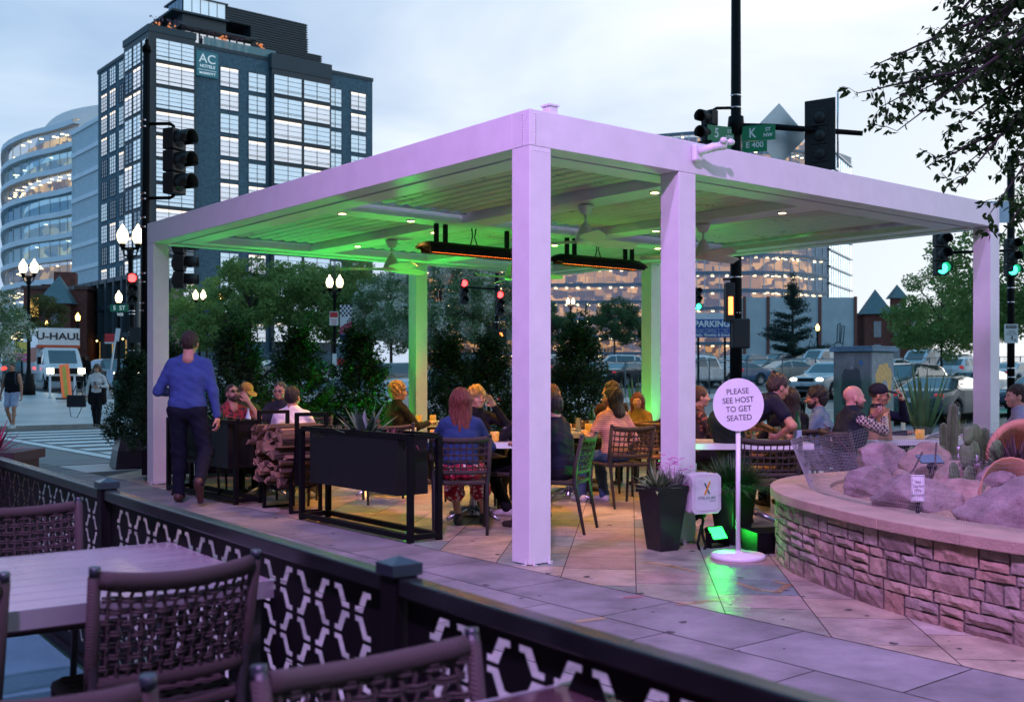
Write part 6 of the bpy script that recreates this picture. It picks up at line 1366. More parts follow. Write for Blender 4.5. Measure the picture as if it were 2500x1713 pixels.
def car(kind, pnt, loc, rz, label, group, lights=0, tails=0, plate_=True):
    V, Q, cls, under = carmesh(kind); side, gh, wy, wr, hw = KINDS_[kind]; t = empty(dict(sedan="parked_sedan", suv="parked_suv", pickup="pickup_truck", van="parked_van")[kind] if 'lot' in group else dict(sedan="sedan", suv="suv", pickup="pickup_truck", van="van")[kind], loc, rz, label, "car", group)
    def sub(msk):
        q = Q[msk]; u, inv = np.unique(q, return_inverse=True); return V[u], inv.reshape(q.shape)
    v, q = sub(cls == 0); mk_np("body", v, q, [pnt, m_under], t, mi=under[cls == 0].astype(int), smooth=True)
    for c, nm in ((1, "side_window"), (2, "windscreen"), (3, "rear_window")):
        v, q = sub(cls == c)
        if len(q): mk_np(nm, v, q, m_cg, t, smooth=True)
    yf, yr = max(p[0] for p in side), min(p[0] for p in side); zl = .68 if kind == 'sedan' else .86
    for s in (-1, 1):
        for y in wy:
            a, b = wheel_mb(wr, s); w_ = mk("wheel", MB(), m_tyre, t, loc=(s * (hw - .13), y, wr)); mk("tyre", a, m_tyre, w_); mk("rim", b, m_rim, w_)
        mb = MB(); mb.ball((s * (hw - .27), yf - .10, zl), .1, 10, sc=(1.9, .9, .8)); mk("headlight", mb, m_hlon if lights else m_hl, t)
        mb = MB(); mb.ball((s * (hw - .22), yr + .09, zl + .16), .1, 10, sc=(1.7, .8, .75 if kind == 'sedan' else 1.5)); mk("taillight", mb, m_tlon if tails else m_tl, t)
        mb = MB(); mb.ball((s * (hw + .06), gh[-1][0] - .25, gh[0][1] + .08), .09, 8, sc=(1, .5, .7)); mk("mirror", mb, pnt, t)
    mb = MB(); mb.box(-.5, .5, yf - .02, yf + .015, .38, .56); mb.box(-.42, .42, yf - .05, yf + .01, zl - .08, zl + .06); mk("grille", mb, m_under, t)
    mb = MB(); mb.box(-.25, .25, yr - .03, yr, .62, .75); mk("number_plate", mb, M("plate_white"), t); return t
W_, SV, BK, NV, GR, BL, RD, TN = paint("white", (.62, .64, .66), 0), paint("silver", (.42, .46, .50)), paint("black", (.012, .013, .016)), paint("navy", (.02, .045, .09)), paint("graphite", (.07, .09, .10)), paint("blue", (.03, .10, .22)), paint("maroon", (.10, .015, .02)), paint("champagne", (.42, .38, .33))
LG = "cars parked in the lot"; RG = "cars driving past the terrace"
XR = PA - pi / 2                                          # a car heading along the K street axis (towards the right)
def cr_(kind, p, px, Y, rz, label, grp=LG, **k): return car(kind, p, TP(px, Y, -.13 if grp == RG else -.06), rz, label, grp, **k)
cr_('sedan', GR, 2312, 34, XR + .12, "graphite sedan seen from behind with red tail lamps, left of the right post", RG, tails=0)
cr_('suv', SV, 2035, 50, XR + pi + .05, "silver suv with both headlights on, directly left of the utility cabinet", RG, lights=1)
cr_('suv', GR, 2205, 44, XR + pi + .05, "dark suv facing left behind the tall yucca, right of the utility cabinet", RG, lights=0)
cr_('sedan', W_, 2400, 44, XR + .1, "white car roof showing above the graphite sedan", RG); cr_('sedan', NV, 2560, 40, XR + pi, "dark car behind the signal pole at the right edge", RG)
cr_('sedan', SV, 1005, 28, XR + pi, "pale blurred car passing behind the far green-lit column", RG); cr_('sedan', W_, 818, 30, XR, "pale car glimpsed between the hedge shrubs under the checkered banner", RG)
cr_('suv', GR, 985, 46, XR, "dark suv with red tail lamps above the hedge, left of the far green-lit column", RG, tails=1); cr_('sedan', GR, 1085, 46, XR, "grey car above the hedge, right of the far green-lit column", RG)
YL = PA
for a in (('sedan', TN, 1915, 70, XR + pi - .35, "champagne sedan parked left of the silver suv with headlights"), ('sedan', BL, 1790, 64, XR + pi - .2, "dark blue hatchback behind the big black pole"), ('pickup', W_, 1700, 60, XR + pi - .1, "white pickup under the blue parking sign"),
          ('suv', NV, 1820, 90, XR + pi, "dark suv in the back row above the champagne sedan"), ('sedan', W_, 1765, 80, XR + pi - .2, "white sedan behind the big black pole, middle row"), ('suv', BK, 1895, 98, XR + pi, "black suv in the back row, right of the pine's trunk"),
          ('van', W_, 2010, 96, XR + pi, "white van parked left of the utility cabinet's top"), ('suv', W_, 1498, 84, XR + 2.6, "white suv with red tail lamp between the two nearest columns"), ('sedan', BK, 1535, 62, XR + .15, "black sedan between the two nearest columns, behind the yucca"),
          ('sedan', SV, 1590, 80, XR + pi + .3, "silver sedan against the green back column"), ('suv', W_, 1372, 90, XR + .3, "white suv just right of the nearest column"), ('suv', RD, 1372, 68, XR + .2, "maroon suv just right of the nearest column, front row"),
          ('sedan', GR, 1560, 100, XR, "grey car roof in the back row between the two nearest columns"), ('sedan', W_, 1650, 96, XR, "white car hidden behind the second column"), ('suv', SV, 1680, 84, XR + pi, "silver suv below the parking sign, behind the white pickup"),
          ('van', W_, 2262, 82, XR + pi, "white van behind the tall yucca's tips"), ('pickup', BK, 2335, 74, XR, "black pickup under the loose-limbed street tree"), ('sedan', SV, 2185, 80, XR, "silver car right of the utility cabinet's top edge"), ('suv', NV, 2090, 84, XR + pi, "navy suv hidden behind the utility cabinet"),
          ('sedan', SV, 2478, 62, XR, "silver car right of the right post"), ('sedan', W_, 1440, 100, XR, "white car in the back row left of the round tree"), ('suv', GR, 1720, 102, XR, "grey suv in the furthest row by the parking sign"), ('sedan', BK, 1985, 108, XR, "small black car in front of the graffiti"), ('sedan', NV, 1860, 104, XR + .4, "navy car in the back row under the pine"),
          ('suv', BK, 1150, 78, XR, "black suv under the white-blossomed trees"), ('sedan', SV, 690, 74, XR, "silver car beneath the street trees behind the hedge")):
    k_, p_, px, Y, rz, lb = a; cr_(k_, p_, px, Y, rz, lb)
for k_, p_, px, Y, rz, lb in (('suv', W_, 1925, 112, XR + pi, "white suv in the furthest row behind the pine"), ('sedan', SV, 1795, 110, XR, "silver sedan in the furthest row, left of the pine"), ('suv', BL, 2050, 106, XR + pi, "blue suv far behind the utility cabinet's left edge"), ('sedan', W_, 1955, 84, XR + pi + .1, "white sedan in the middle row right of the champagne sedan"),
    ('sedan', BK, 1868, 80, XR + pi, "black sedan in the middle row behind the champagne sedan"), ('suv', SV, 1415, 74, XR + .2, "silver suv beside the hedge, right of the nearest column"), ('sedan', NV, 1465, 66, XR + .1, "navy sedan in the front row left of the yucca between the columns"), ('sedan', SV, 2120, 66, XR + pi, "silver sedan just behind the utility cabinet"), ('suv', W_, 2365, 66, XR, "white suv half behind the right post"), ('sedan', RD, 2140, 100, XR, "maroon sedan in the back row under the brick house"), ('sedan', W_, 1735, 70, XR + pi - .1, "white sedan directly below the parking sign")):
    cr_(k_, p_, px, Y, rz, lb)
# left street
SX = PA
cr_('suv', BK, 275, 62, pi + .62, "black suv with headlights on behind the woman in the black coat", RG, lights=1); cr_('suv', GR, 42, 66, .45, "dark suv with red tail lamps left of the moving truck", RG, tails=1); cr_('sedan', SV, -8, 78, pi - .1, "silver car with headlights at the far left edge", RG, lights=1)
# moving truck
t = empty("box_truck", TP(133, 60, -.1), pi - .34 + .6 - .0, "white and orange box moving truck with headlights on", "truck"); t.rotation_euler = (0, 0, pi + .56)
mb = MB(); mb.box(-1.08, 1.08, -4.0, .9, .85, 3.35); mb.box(-1.08, 1.08, .9, 1.5, 2.3, 3.35); mk("cargo_box", mb, W_, t, bevel=.03)
mb = MB(); mb.box(-1.09, -1.082, -4.0, .9, 1.5, 2.3); mb.box(1.082, 1.09, -4.0, .9, 1.5, 2.3); mb.box(-1.09, 1.09, .9, 1.51, 2.26, 2.42); mk("orange_stripe", mb, M("stripe_orange", (.5, .07, .02), .5), t)
V_, Q_, cl_, un_ = carmesh('van'); msk = V_[Q_].mean(1)[:, 1] > -1.0
for c, nm, m_ in ((0, "cab_body", W_), (1, "side_window", m_cg), (2, "windscreen", m_cg)):
    q = Q_[msk & (cl_ == c)]; u, inv = np.unique(q, return_inverse=True); v = V_[u] * np.array((1.0, 1, 1.05)) + np.array((0, 1.0, .05)); mk_np(nm, v, inv.reshape(q.shape), m_, t, smooth=True)
for s in (-1, 1):
    for y in (2.65, -2.6): a, b = wheel_mb(.4, s); w2 = mk("wheel", MB(), m_tyre, t, loc=(s * .88, y, .4)); mk("tyre", a, m_tyre, w2); mk("rim", b, m_rim, w2)
    mb = MB(); mb.box(s * .78 - .17, s * .78 + .17, 3.60, 3.68, .86, 1.12); mk("headlight", mb, m_hlon, t)
    mb = MB(); mb.box(s * 1.1 - .1, s * 1.1 + .1, 2.1, 2.2, 1.35, 1.75); mk("mirror", mb, m_black, t)
mb = MB(); mb.box(-.6, .6, 3.60, 3.68, .84, 1.14); mb.box(-.98, .98, 3.5, 3.72, .45, .72); mk("grille", mb, m_under, t)
txt("U-HAUL", .52, M("ink_black"), t, (0, 1.515, 2.88), rot=(R(90), 0, pi), depth=.01, sx=1.25, bold=.012); txt("U-HAUL", .45, M("ink_black"), t, (1.09, -1.5, 2.8), rot=(R(90), 0, pi / 2), depth=.01, sx=1.1); txt("GMC", .14, M("badge_red", (.6, .02, .02), .4), t, (0, 3.69, .99), rot=(R(90), 0, pi), depth=.005)

# ---------------------------------------------------------------- street furniture
m_globe = M("globe_lamp", (1, .95, .8), .4, var=0, emit=(1, .80, .46), es=5); m_globe2 = M("globe_lamp_sodium", (1, .8, .4), .4, var=0, emit=(1, .55, .12), es=9)
LGp = "twin-globe street lamps"
def lamppost(px, Y, h, label, twin=True, globes=m_globe, rz=0, grp=LGp, base=True):
    t = empty("street_lamp", TP(px, Y), rz, label, "street lamp", grp)
    mb = MB(); mb.lathe([(.30, -.2), (.30, .45), (.22, .6), (.20, .85), (.13, .95), (.11, 1.1), (.085, 1.3), (.07, h - 1.1), (.12, h - 1.05), (.10, h - .9), (.13, h - .75), (.05, h - .7)], 14); mk("pole", mb, m_black, t)
    xs_ = (-.26, .26) if twin else (0,)
    if twin: mb = MB(); mb.bar((-.3, 0, h - .72), (.3, 0, h - .72), .07, .09); mb.tube([(0, 0, h - 1.0), (.2, 0, h - .95), (.26, 0, h - .75)], .03, 5); mb.tube([(0, 0, h - 1.0), (-.2, 0, h - .95), (-.26, 0, h - .75)], .03, 5); mk("crossarm", mb, m_black, t)
    for x in xs_:
        mb = MB(); mb.lathe([(.05, h - .72), (.10, h - .64), (.12, h - .55)], 12, (x, 0, 0)); g_ = mk("lamp_holder", mb, m_black, t)
        mb = MB(); mb.lathe([(.10, h - .55), (.165, h - .43), (.185, h - .29), (.165, h - .15), (.09, h - .04), (.05, h + .02), (.05, h + .05), (.0, h + .12)], 16, (x, 0, 0)); mk("globe", mb, globes, t)
    return t
lamppost(70, 50, 6.25, "twin-globe lamp on a thick black post at the left edge, before the curved glass building")
lp2 = lamppost(318, 36, 6.25, "large twin-globe lamp above the red signal, left of the far left post")
lamppost(487, 72, 6.0, "twin-globe lamp with a blue banner in front of the hotel's base"); lamppost(817, 55, 5.85, "twin-globe lamp with the checkered banner in front of the trees"); lamppost(290, 58, 5.2, "single lantern below the green street name plate", twin=False)
lamppost(1393, 110, 7.2, "small twin-globe lamp right of the nearest column, before the lit offices")
for px, Y, h, l_ in ((540, 86, 6.6, "amber lantern between the young tree and the feathery tree"), (190, 86, 4.9, "amber street lantern right of the moving truck's box"), (114, 100, 4.6, "amber lantern just above the moving truck"), (1996, 104, 4.4, "small amber lamp in front of the graffiti")): lamppost(px, Y, h, l_, twin=False, globes=m_globe2, grp="small amber lanterns")
mb = MB(); mb.box(.1, .62, -.015, .015, 3.8, 4.9)
for nm, px, Y, ht, mt_, l_, dx in (("street_banner", 493, 71.8, -.2, M("banner_blue", (.03, .04, .25), .7), "small blue banner hanging on the twin-globe lamp in front of the hotel", .1),):
    mk(nm, mb, mt_, label=l_, cat="banner", loc=TP(px, Y, -.2))
t = empty("street_banner", TP(826, 54.8, -.1), 0, "banner with black and white checks, red and blue on the lamp post before the trees", "banner")
mb = MB()
for i in range(6):
    for j in range(5): mb.box(.08 + i * .1, .18 + i * .1, -.012, .012, 3.9 + j * .12, 4.02 + j * .12, (i + j) % 2)
mb.box(.08, .68, -.0125, .0125, 3.35, 3.9, 0); mb.poly([(.08, -.016, 3.02), (.68, -.016, 3.02), (.68, -.016, 3.7), (.08, -.016, 3.35)], 2); mb.box(.08, .68, -.0125, .0125, 2.75, 3.0, 3); mk("banner_cloth", mb, [M("banner_white", (.6, .6, .62), .7), M("banner_ink", (.02, .02, .03), .7), M("banner_red", (.45, .06, .12), .7), M("banner_navy", (.04, .07, .3), .7)], t)
t = empty("parking_restriction_sign", TP(820, 54.6, 0), 0, "small white sign with a red top on the lamp post before the trees", "sign"); mb = MB(); mb.box(-.32, .12, -.02, .02, 3.35, 4.05, 0); mb.box(-.30, .10, -.025, -.021, 3.75, 4.02, 1)
for i in range(3): mb.box(-.26, .06, -.025, -.021, 3.42 + i * .1, 3.46 + i * .1, 1)
mk("plate", mb, [M("plate_white"), M("sign_red", (.5, .02, .03), .5)], t)
mb = MB(); mb.box(-.22, .0, -.02, .02, 1.3, 1.9, 0); mb.box(.02, .75, -.02, .02, 1.3, 1.65, 1); mk("bus_sign", mb, [M("plate_white"), M("sign_red")], label="small red and white flag sign low on the lamp post before the trees", cat="sign", loc=TP(822, 54.5))
mb = MB(); mb.tube([(0, 0, 0), (.42, 0, 2.75)], .035, 8)
t = empty("bus_stop_sign", (-15.6, 41, hill(41)), 0, "leaning white post with a red flag sign behind the woman in the black coat", "sign"); mk("post", mb, M("post_white", (.6, .62, .66), .5), t)
mb = MB(); mb.obox((.46, 0, 2.7), .17, .03, .5, (0, .14, 0)); mk("cap_plate", mb, M("post_white"), t); mb = MB(); mb.box(-.02, .36, -.02, .02, 2.42, 2.74, 0); mb.box(-.02, .36, -.021, .021, 2.36, 2.42, 1); mk("red_flag", mb, [M("sign_red"), M("post_white")], t)
mb = MB(); mb.obox((.18, -.04, 1.1), .26, .02, .5, (0, .1, 0)); mk("timetable", mb, M("timetable_blue", (.35, .45, .6), .5), t)
# bins, bollards, cones
mb = MB(); mb.lathe([(.28, 0), (.30, .1), (.27, .12), (.27, .85), (.33, .95), (.33, 1.02), (.2, 1.05)], 18)
for i in range(18): a = i * 2 * pi / 18; mb.bar((.29 * cos(a), .29 * sin(a), .12), (.31 * cos(a), .31 * sin(a), .92), .03, .03)
mk("litter_bin", mb, M("bin_black", (.012, .016, .016), .5), label="black slatted litter bin under the red signal", cat="litter bin", group="street bins", loc=TP(338, 33)); mb = MB(); mb.box(-.25, .25, -.25, .25, 0, 1.05); mb.box(-.3, .3, -.3, .3, 1.0, 1.14); mk("litter_bin", mb, M("bin_green", (.015, .07, .05), .5), label="square dark green bin beside the red signal's post", cat="litter bin", group="street bins", loc=TP(304, 34), bevel=.03)
for px, Y, hh_, c, l_ in ((122, 47, 1.05, (.6, .62, .66), "white flexible bollard left of the orange panel"), (182, 47, .95, (.6, .62, .66), "white flexible bollard right of the orange panel"), (2205, 24, .98, (.55, .5, .38), "cream flexible bollard in front of the tall yucca")):
    mb = MB(); mb.lathe([(.1, 0), (.1, .04), (.045, .06), (.045, hh_), (0, hh_ + .02)], 12); mk("bollard", mb, M("bollard_" + str(px), c, .6, emit=(1, .6, .3) if px == 2205 else None, es=.08), label=l_, cat="bollard", group="flexible bollards", loc=TP(px, Y))
mb = MB(); mb.obox((0, 0, .75), .42, .04, 1.5, (0, -.10, 0), 0); mb.obox((0, -.03, .75), .16, .02, 1.3, (0, -.10, 0), 1); mb.box(-.3, .3, -.3, .3, 0, .05, 2); mk("channelizer_panel", mb, [M("hi_orange", (.75, .16, .06), .6, emit=(1, .25, .1), es=.25), M("hi_yellow", (.75, .55, .1), .6), m_black], label="orange channelizer panel in front of the moving truck", cat="traffic panel", loc=TP(160, 46))
mb = MB(); mb.box(-.4, .4, -.03, .03, 1.9, 2.5, 0); mb.box(-.4, .4, -.035, .035, 1.55, 1.9, 1); mb.tube([(0, 0, 0), (0, 0, 1.6)], .04, 6, 2); mk("school_sign", mb, [M("hi_yellow"), M("sign_pink", (.6, .1, .25), .6), m_black], label="yellow and pink square sign left of the moving truck's box", cat="sign", loc=TP(53, 56))
# signals
m_head = M("signal_black", (.010, .011, .012), .55); m_rl = M("signal_red", (1, .1, .1), .3, var=0, emit=(1, .03, .03), es=11); m_gl = M("signal_green", (.1, 1, .5), .3, var=0, emit=(.03, 1, .42), es=9); m_lens = M("lens_off", (.03, .03, .03), .2)
def head(parent, loc, rz, lit=None, plate=False, name="signal_head", s=1):
    o = empty(name, loc, rz); o.parent = parent; o.scale = (s,) * 3
    mb = MB()
    for i in range(3): mb.box(-.16, .16, -.11, .11, -.52 + i * .355, -.18 + i * .355)
    if plate: mb.box(-.31, .31, .06, .09, -.70, .72)
    mk("housing", mb, m_head, o, bevel=.02)
    for i in range(3):
        z = -.35 + i * .355; mb = MB(Matrix.Translation((0, -.11, z)) @ Matrix.Rotation(pi / 2, 4, 'X')); k = 14; a0 = []
        pr = None
        for j in range(k + 1):
            a = pi * (-.15 + 1.3 * j / k); q_ = (mb.v((.15 * cos(a), .15 * sin(a), 0)), mb.v((.15 * cos(a), .15 * sin(a) - .0, .26 - .10 * (sin(a) < 0))), mb.v((.14 * cos(a), .14 * sin(a), .26)), mb.v((.14 * cos(a), .14 * sin(a), 0)))
            if pr:
                for m_ in range(4): mb.f((pr[m_], q_[m_], q_[(m_ + 1) % 4], pr[(m_ + 1) % 4]), 0, True)
            pr = q_
        mb.ball((0, 0, -.22), .13, 10, sc=(1, 1, .45))
        mk("visor", mb, m_head, o)
        mb = MB(Matrix.Translation((0, -.115, z)) @ Matrix.Rotation(pi / 2, 4, 'X')); mb.lathe([(.135, 0), (.09, .035), (0, .05)], 16, cap=False); on = (lit == 'r' and i == 2) or (lit == 'g' and i == 0); mk("lens", mb, (m_rl if lit == 'r' else m_gl) if on else m_lens, o)
    return o
def bands(mb, zs, r, m=1):
    for z in zs: mb.lathe([(r + .006, z - .012), (r + .008, z), (r + .006, z + .012)], 12, m=m, cap=False)
# near left signal
B = Vector((-5.95, 17.3, 0)); t = empty("traffic_signal_pole", B, 0, "tall black signal pole behind the far left post, its three-lamp head facing right", "traffic signal"); mb = MB(); mb.tube([(0, 0, -.1), (.02, 0, 3.2), (.04, 0, 6.6)], [.085, .07, .06], 14); mb.lathe([(.07, 6.58), (.075, 6.66), (.03, 6.72), (.035, 6.76), (0, 6.82)], 12, (.04, 0, 0)); bands(mb, (1.4, 1.75, 2.4, 2.52, 2.86, 3.0, 3.75, 3.9, 4.2, 4.29, 5.37, 5.47), .07); mk("pole", mb, [m_black, m_chrome], t)
hd = head(t, (.50, -.05, 4.79), 1.15); mb = MB(); mb.tube([(.04, 0, 5.42), (.42, -.02, 5.42), (.48, -.03, 5.38), (.49, -.04, 5.25)], .028, 8); mk("bracket_arm", mb, m_black, t); mb = MB(); mb.tube([(.03, 0, 4.22), (.42, -.02, 4.22), (.48, -.03, 4.25), (.49, -.04, 4.3)], .028, 8); mk("bracket_arm", mb, m_black, t)
hd = head(t, (.46, .35, 3.2), 1.7, s=.8); mb = MB(); mb.tube([(.04, 0, 3.6), (.4, .3, 3.62)], .025, 6); mk("bracket_arm", mb, m_black, t)
# red signal at the far corner
t = empty("traffic_signal_pole", TP(322, 35.2), 0, "black post with a lit red signal under the large twin-globe lamp", "traffic signal"); mb = MB(); mb.tube([(0, 0, 0), (0, 0, 4.6)], .10, 12); bands(mb, (1.4, 2.1, 2.6, 2.7, 3.3, 3.4), .10); mk("pole", mb, [m_black, m_chrome], t); head(t, (.06, -.2, 4.1), .45, 'r'); mb = MB(); mb.obox((.3, -.1, 2.6), .6, .3, .5); mk("pedestrian_head", mb, m_head, t)
t = empty("street_name_sign", TP(290, 34.6, 3.45), 0, "green street name plate reading 5 beside the red signal", "sign"); mb = MB(); mb.box(-.28, .30, -.015, .015, -.1, .14); mk("plate", mb, M("sign_green", (.01, .16, .08), .45), t); txt("5  ST", .19, wl, t, (.02, -.02, .02), depth=.002); txt("900", .14, wl, t, (.05, -.02, -.19), depth=.002)
# mid signals
t = empty("traffic_signal_pole", TP(1213, 46), 0, "signal pole left of the nearest column with two lit red heads and a mast arm", "traffic signal"); mb = MB(); mb.tube([(0, 0, -.2), (0, 0, 5.4)], .09, 12); mb.tube([(0, 0, 4.72), (-1.6, -.1, 4.82)], .045, 8); mk("pole", mb, m_black, t); mb = MB(); bands(mb, (.9, 1.8, 3.3, 3.6, 4.3, 4.9), .09, 0); mb.box(-.1, .1, -.12, -.09, 1.55, 1.95); mk("band_clamp", mb, m_chrome, t)
head(t, (-1.42, -.1, 4.6), .25, 'r'); head(t, (.12, -.2, 4.1), .2, 'r'); mb = MB(); mb.box(-.02, .42, -.22, .0, 2.25, 3.0); mk("pedestrian_head", mb, m_head, t); mb = MB(); mb.box(.12, .26, -.235, -.222, 2.7, 2.84); mk("orange_hand", mb, M("hand_orange", (1, .3, .1), .4, var=0, emit=(1, .2, .04), es=6), t)
t = empty("traffic_signal_pole", TP(1692, 62), 0, "green signal seen just right of the second column", "traffic signal"); mb = MB(); mb.tube([(0, 0, -.2), (0, 0, 5.0)], .09, 12); mk("pole", mb, m_black, t); head(t, (.22, -.2, 5.0), .1, 'g', s=1.25); mb = MB(); mb.box(.1, .7, -.03, .03, 3.5, 3.8); mk("street_plate", mb, M("sign_green"), t)
t = empty("traffic_signal_pole", TP(2468, 30), 0, "signal pole at the right edge with a lit green head above a white notice", "traffic signal"); mb = MB(); mb.tube([(0, 0, -.2), (0, 0, 7.5)], .10, 12); mb.tube([(0, 0, 4.85), (-1.85, -.1, 4.78)], .04, 8); bands(mb, (1.3, 1.55, 2.4, 3.4, 3.8, 4.2), .10); mk("pole", mb, [m_black, m_chrome], t)
head(t, (-.12, -.25, 4.62), .1, 'g'); head(t, (-2.02, -.1, 4.72), .1, 'g', plate=False, s=1.12); mb = MB(); mb.box(-.24, .14, -.13, -.115, 2.25, 2.78); mb.box(-.2, .10, -.135, -.131, 2.66, 2.75, 1); mb.bar((-.03, -.14, 2.45), (-.03, -.14, 2.33), .05, .012, 1); mk("notice", mb, [M("plate_white"), M("ink_black")], t)
txt("NOTICE", .075, M("plate_white"), t, (-.05, -.137, 2.705), depth=.001); txt("A", .12, M("ink_black"), t, (.06, -.132, 2.33), depth=.001); txt("THIS AREA\nUNDER VIDEO\nSURVEILLANCE", .045, M("ink_black"), t, (-.05, -.132, 2.54), depth=.001)
mb = MB(); mb.box(-.34, .32, -.015, .015, 5.6, 6.2); mk("blue_banner", mb, M("banner_pale", (.55, .62, .75), .6), label="small pale blue and white sign at the top of the right edge, below the leaves", cat="sign", loc=TP(2435, 29.8))
# big pole
t = empty("mast_arm_pole", (5.03, 24, 0), 0, "thick black mast arm pole rising out of the picture, carrying signs and signals", "traffic signal"); mb = MB(); mb.tube([(0, 0, -.2), (0, 0, 4.2), (0, 0, 11.5)], [.145, .125, .10], 18); bands(mb, (2.75, 4.15, 4.42, 7.35, 7.62, 3.55), .125); mk("pole", mb, [m_black, m_chrome], t)
mb = MB(); mb.tube([(0, 0, 6.93), (.8, -.2, 6.88), (2.62, -.7, 6.62)], [.085, .07, .055], 12); mb.lathe([(.17, -.2), (.19, 0), (.17, .2)], 14, (0, 0, 6.95)); mk("mast_arm", mb, m_black, t)
mb = MB(); mb.tube([(-.1, 0, 7.35), (-.45, -.1, 7.32), (-.58, -.1, 7.25), (-.58, -.1, 7.1)], .035, 8); mb.tube([(0, 0, 4.05), (-.35, -.05, 4.05), (-.42, -.05, 3.98)], .03, 6); mb.obox((-.32, -.1, 4.22), .62, .3, .12); mb.tube([(0, 0, 3.5), (-.3, -.05, 3.5)], .022, 6); mk("bracket_arm", mb, m_black, t)
head(t, (-.62, -.15, 6.72), -.85); head(t, (1.80, -.4, 6.62), pi - .62, plate=True, s=1.12)
mb = MB(); mb.tube([(2.12, -.55, 5.9), (2.12, -.55, 7.55)], .022, 6); mk("head_tube", mb, m_chrome, t)
mb = MB(); mb.m = Matrix.Translation((1.0, .12, 6.78)) @ Matrix.Rotation(.25, 4, 'Z') @ Matrix.Rotation(pi / 4, 4, 'Y'); mb.box(-.50, .50, -.008, .008, -.50, .50); mk("diamond_sign_back", mb, M("bare_aluminium", (.42, .50, .54), .4, metal=.7, var=.1), t, bevel=.006)
sgm = M("sign_green_street", (.01, .23, .10), .4, var=.05); swm = M("legend_white", (.75, .78, .76), .5)
for x, yy, rz, big, lo_, nn, dz in ((-.40, -.24, .42, "5", "ST\nNW", "", 0), (.42, -.22, -.30, "K", "ST\nNW", "", .02)):
    q_ = empty("street_name_plate", (x, yy, 6.72 + dz), rz); q_.parent = t; mb = MB(); mb.box(-.34, .40, -.008, .008, -.17, .17); mk("plate", mb, sgm, q_, bevel=.003); mb = MB()
    for a in ((-.335, .395, .155, .162), (-.335, .395, -.162, -.155)): mb.box(a[0], a[1], -.0105, -.0085, a[2], a[3])
    txt(big, .29, swm, q_, (-.10, -.011, -.005), depth=.002, bold=.006, sx=.8); txt(lo_, .11, swm, q_, (.24, -.011, .0), depth=.002, bold=.003)
q_ = empty("block_number_plate", (.36, -.26, 6.43), -.30); q_.parent = t; mb = MB(); mb.box(-.27, .27, -.008, .008, -.12, .12); mk("plate", mb, sgm, q_); txt("E 400", .17, swm, q_, (.0, -.011, .03), depth=.002, bold=.003)
q_ = empty("block_number_plate", (-.38, -.28, 6.45), .42); q_.parent = t; mb = MB(); mb.box(-.25, .25, -.008, .008, -.10, .10); mk("plate", mb, sgm, q_)
mb = MB(); mb.box(-.26, -.06, -.2, .1, 2.55, 3.42); mk("pedestrian_head", mb, m_head, t, bevel=.02); mb = MB(); mb.box(-.21, -.11, -.215, -.2, 2.7, 3.1); mk("orange_hand", mb, M("hand_orange"), t)
mb = MB(); mb.box(-.12, .28, -.22, .1, 1.95, 2.62); mk("equipment_box", mb, m_head, t, bevel=.04)
# parking sign, wall light, lot fence
t = empty("parking_sign", TP(1738, 57, 0), 0, "blue and white parking sign on two posts beside the big black pole", "sign"); mb = MB(); mb.box(-1.12, 1.12, -.03, .03, 2.75, 4.05, 0); mb.box(-1.12, 1.12, -.04, -.031, 2.75, 3.72, 1); mk("board", mb, [M("board_white", (.62, .66, .7), .5), M("board_blue", (.02, .07, .30), .5)], t)
txt("PARKING", .46, swm, t, (0, -.045, 3.46), depth=.004, bold=.014, sx=.98); txt("Daily, Monthly & Event", .2, swm, t, (0, -.045, 2.88), depth=.004, bold=.005, sx=1.02); mb = MB(); mb.box(-1.05, 1.05, -.046, -.041, 3.01, 3.02); mb.box(-1.05, 1.05, -.046, -.041, 3.19, 3.2)
for x in (-.35, .35): mb.box(x, x + .01, -.046, -.041, 3.03, 3.18)
mk("divider_line", mb, swm, t); 
for x, s_ in ((-.7, "Sunday - Thursday\n6:00am to 9:00pm"), (0, "Friday & Saturday\n6:00am - 11:00pm"), (.72, "Monthly\n24 hours")): txt(s_, .062, swm, t, (x, -.045, 3.105), depth=.003)
for x in (-.72, .70): mb = MB(); mb.box(x - .05, x + .05, -.02, .08, -.3, 2.8); mk("post", mb, m_black, t)
fe = empty("chain_link_fence", (0, 0, 0), 0, "long black chain link fence between the road and the parking lot", "fence"); mb = MB(); tr_ = []
for i in range(34):
    p = L(28.6 + i * 2.8, 27.6); z = hill(p.y); q_ = MB(); q_.tube([(p.x, p.y, z), (p.x, p.y, z + 1.65)], .035, 6); mk("post", q_, M("fence_grey", (.10, .12, .13), .5), fe); tr_.append((p.x, p.y, z))
for a, b in zip(tr_, tr_[1:]):
    mb.tube([(a[0], a[1], a[2] + 1.62), (b[0], b[1], b[2] + 1.62)], .022, 4, cap=False); n_ = 26
    for j in range(n_):
        for s in (0, 1):
            f0, f1 = j / n_, (j + 6) / n_
            if f1 > 1: f1 = 1
            A_, B_ = Vector(a).lerp(Vector(b), f0), Vector(a).lerp(Vector(b), f1); k = (f1 - f0) * n_ / 6; z0, z1 = (0.05, .05 + 1.55 * k) if s else (1.6, 1.6 - 1.55 * k); mb.tube([A_ + Vector((0, 0, z0)), B_ + Vector((0, 0, z1))], .004, 3, cap=False)
mk("wire_mesh", mb, M("fence_grey"), fe)
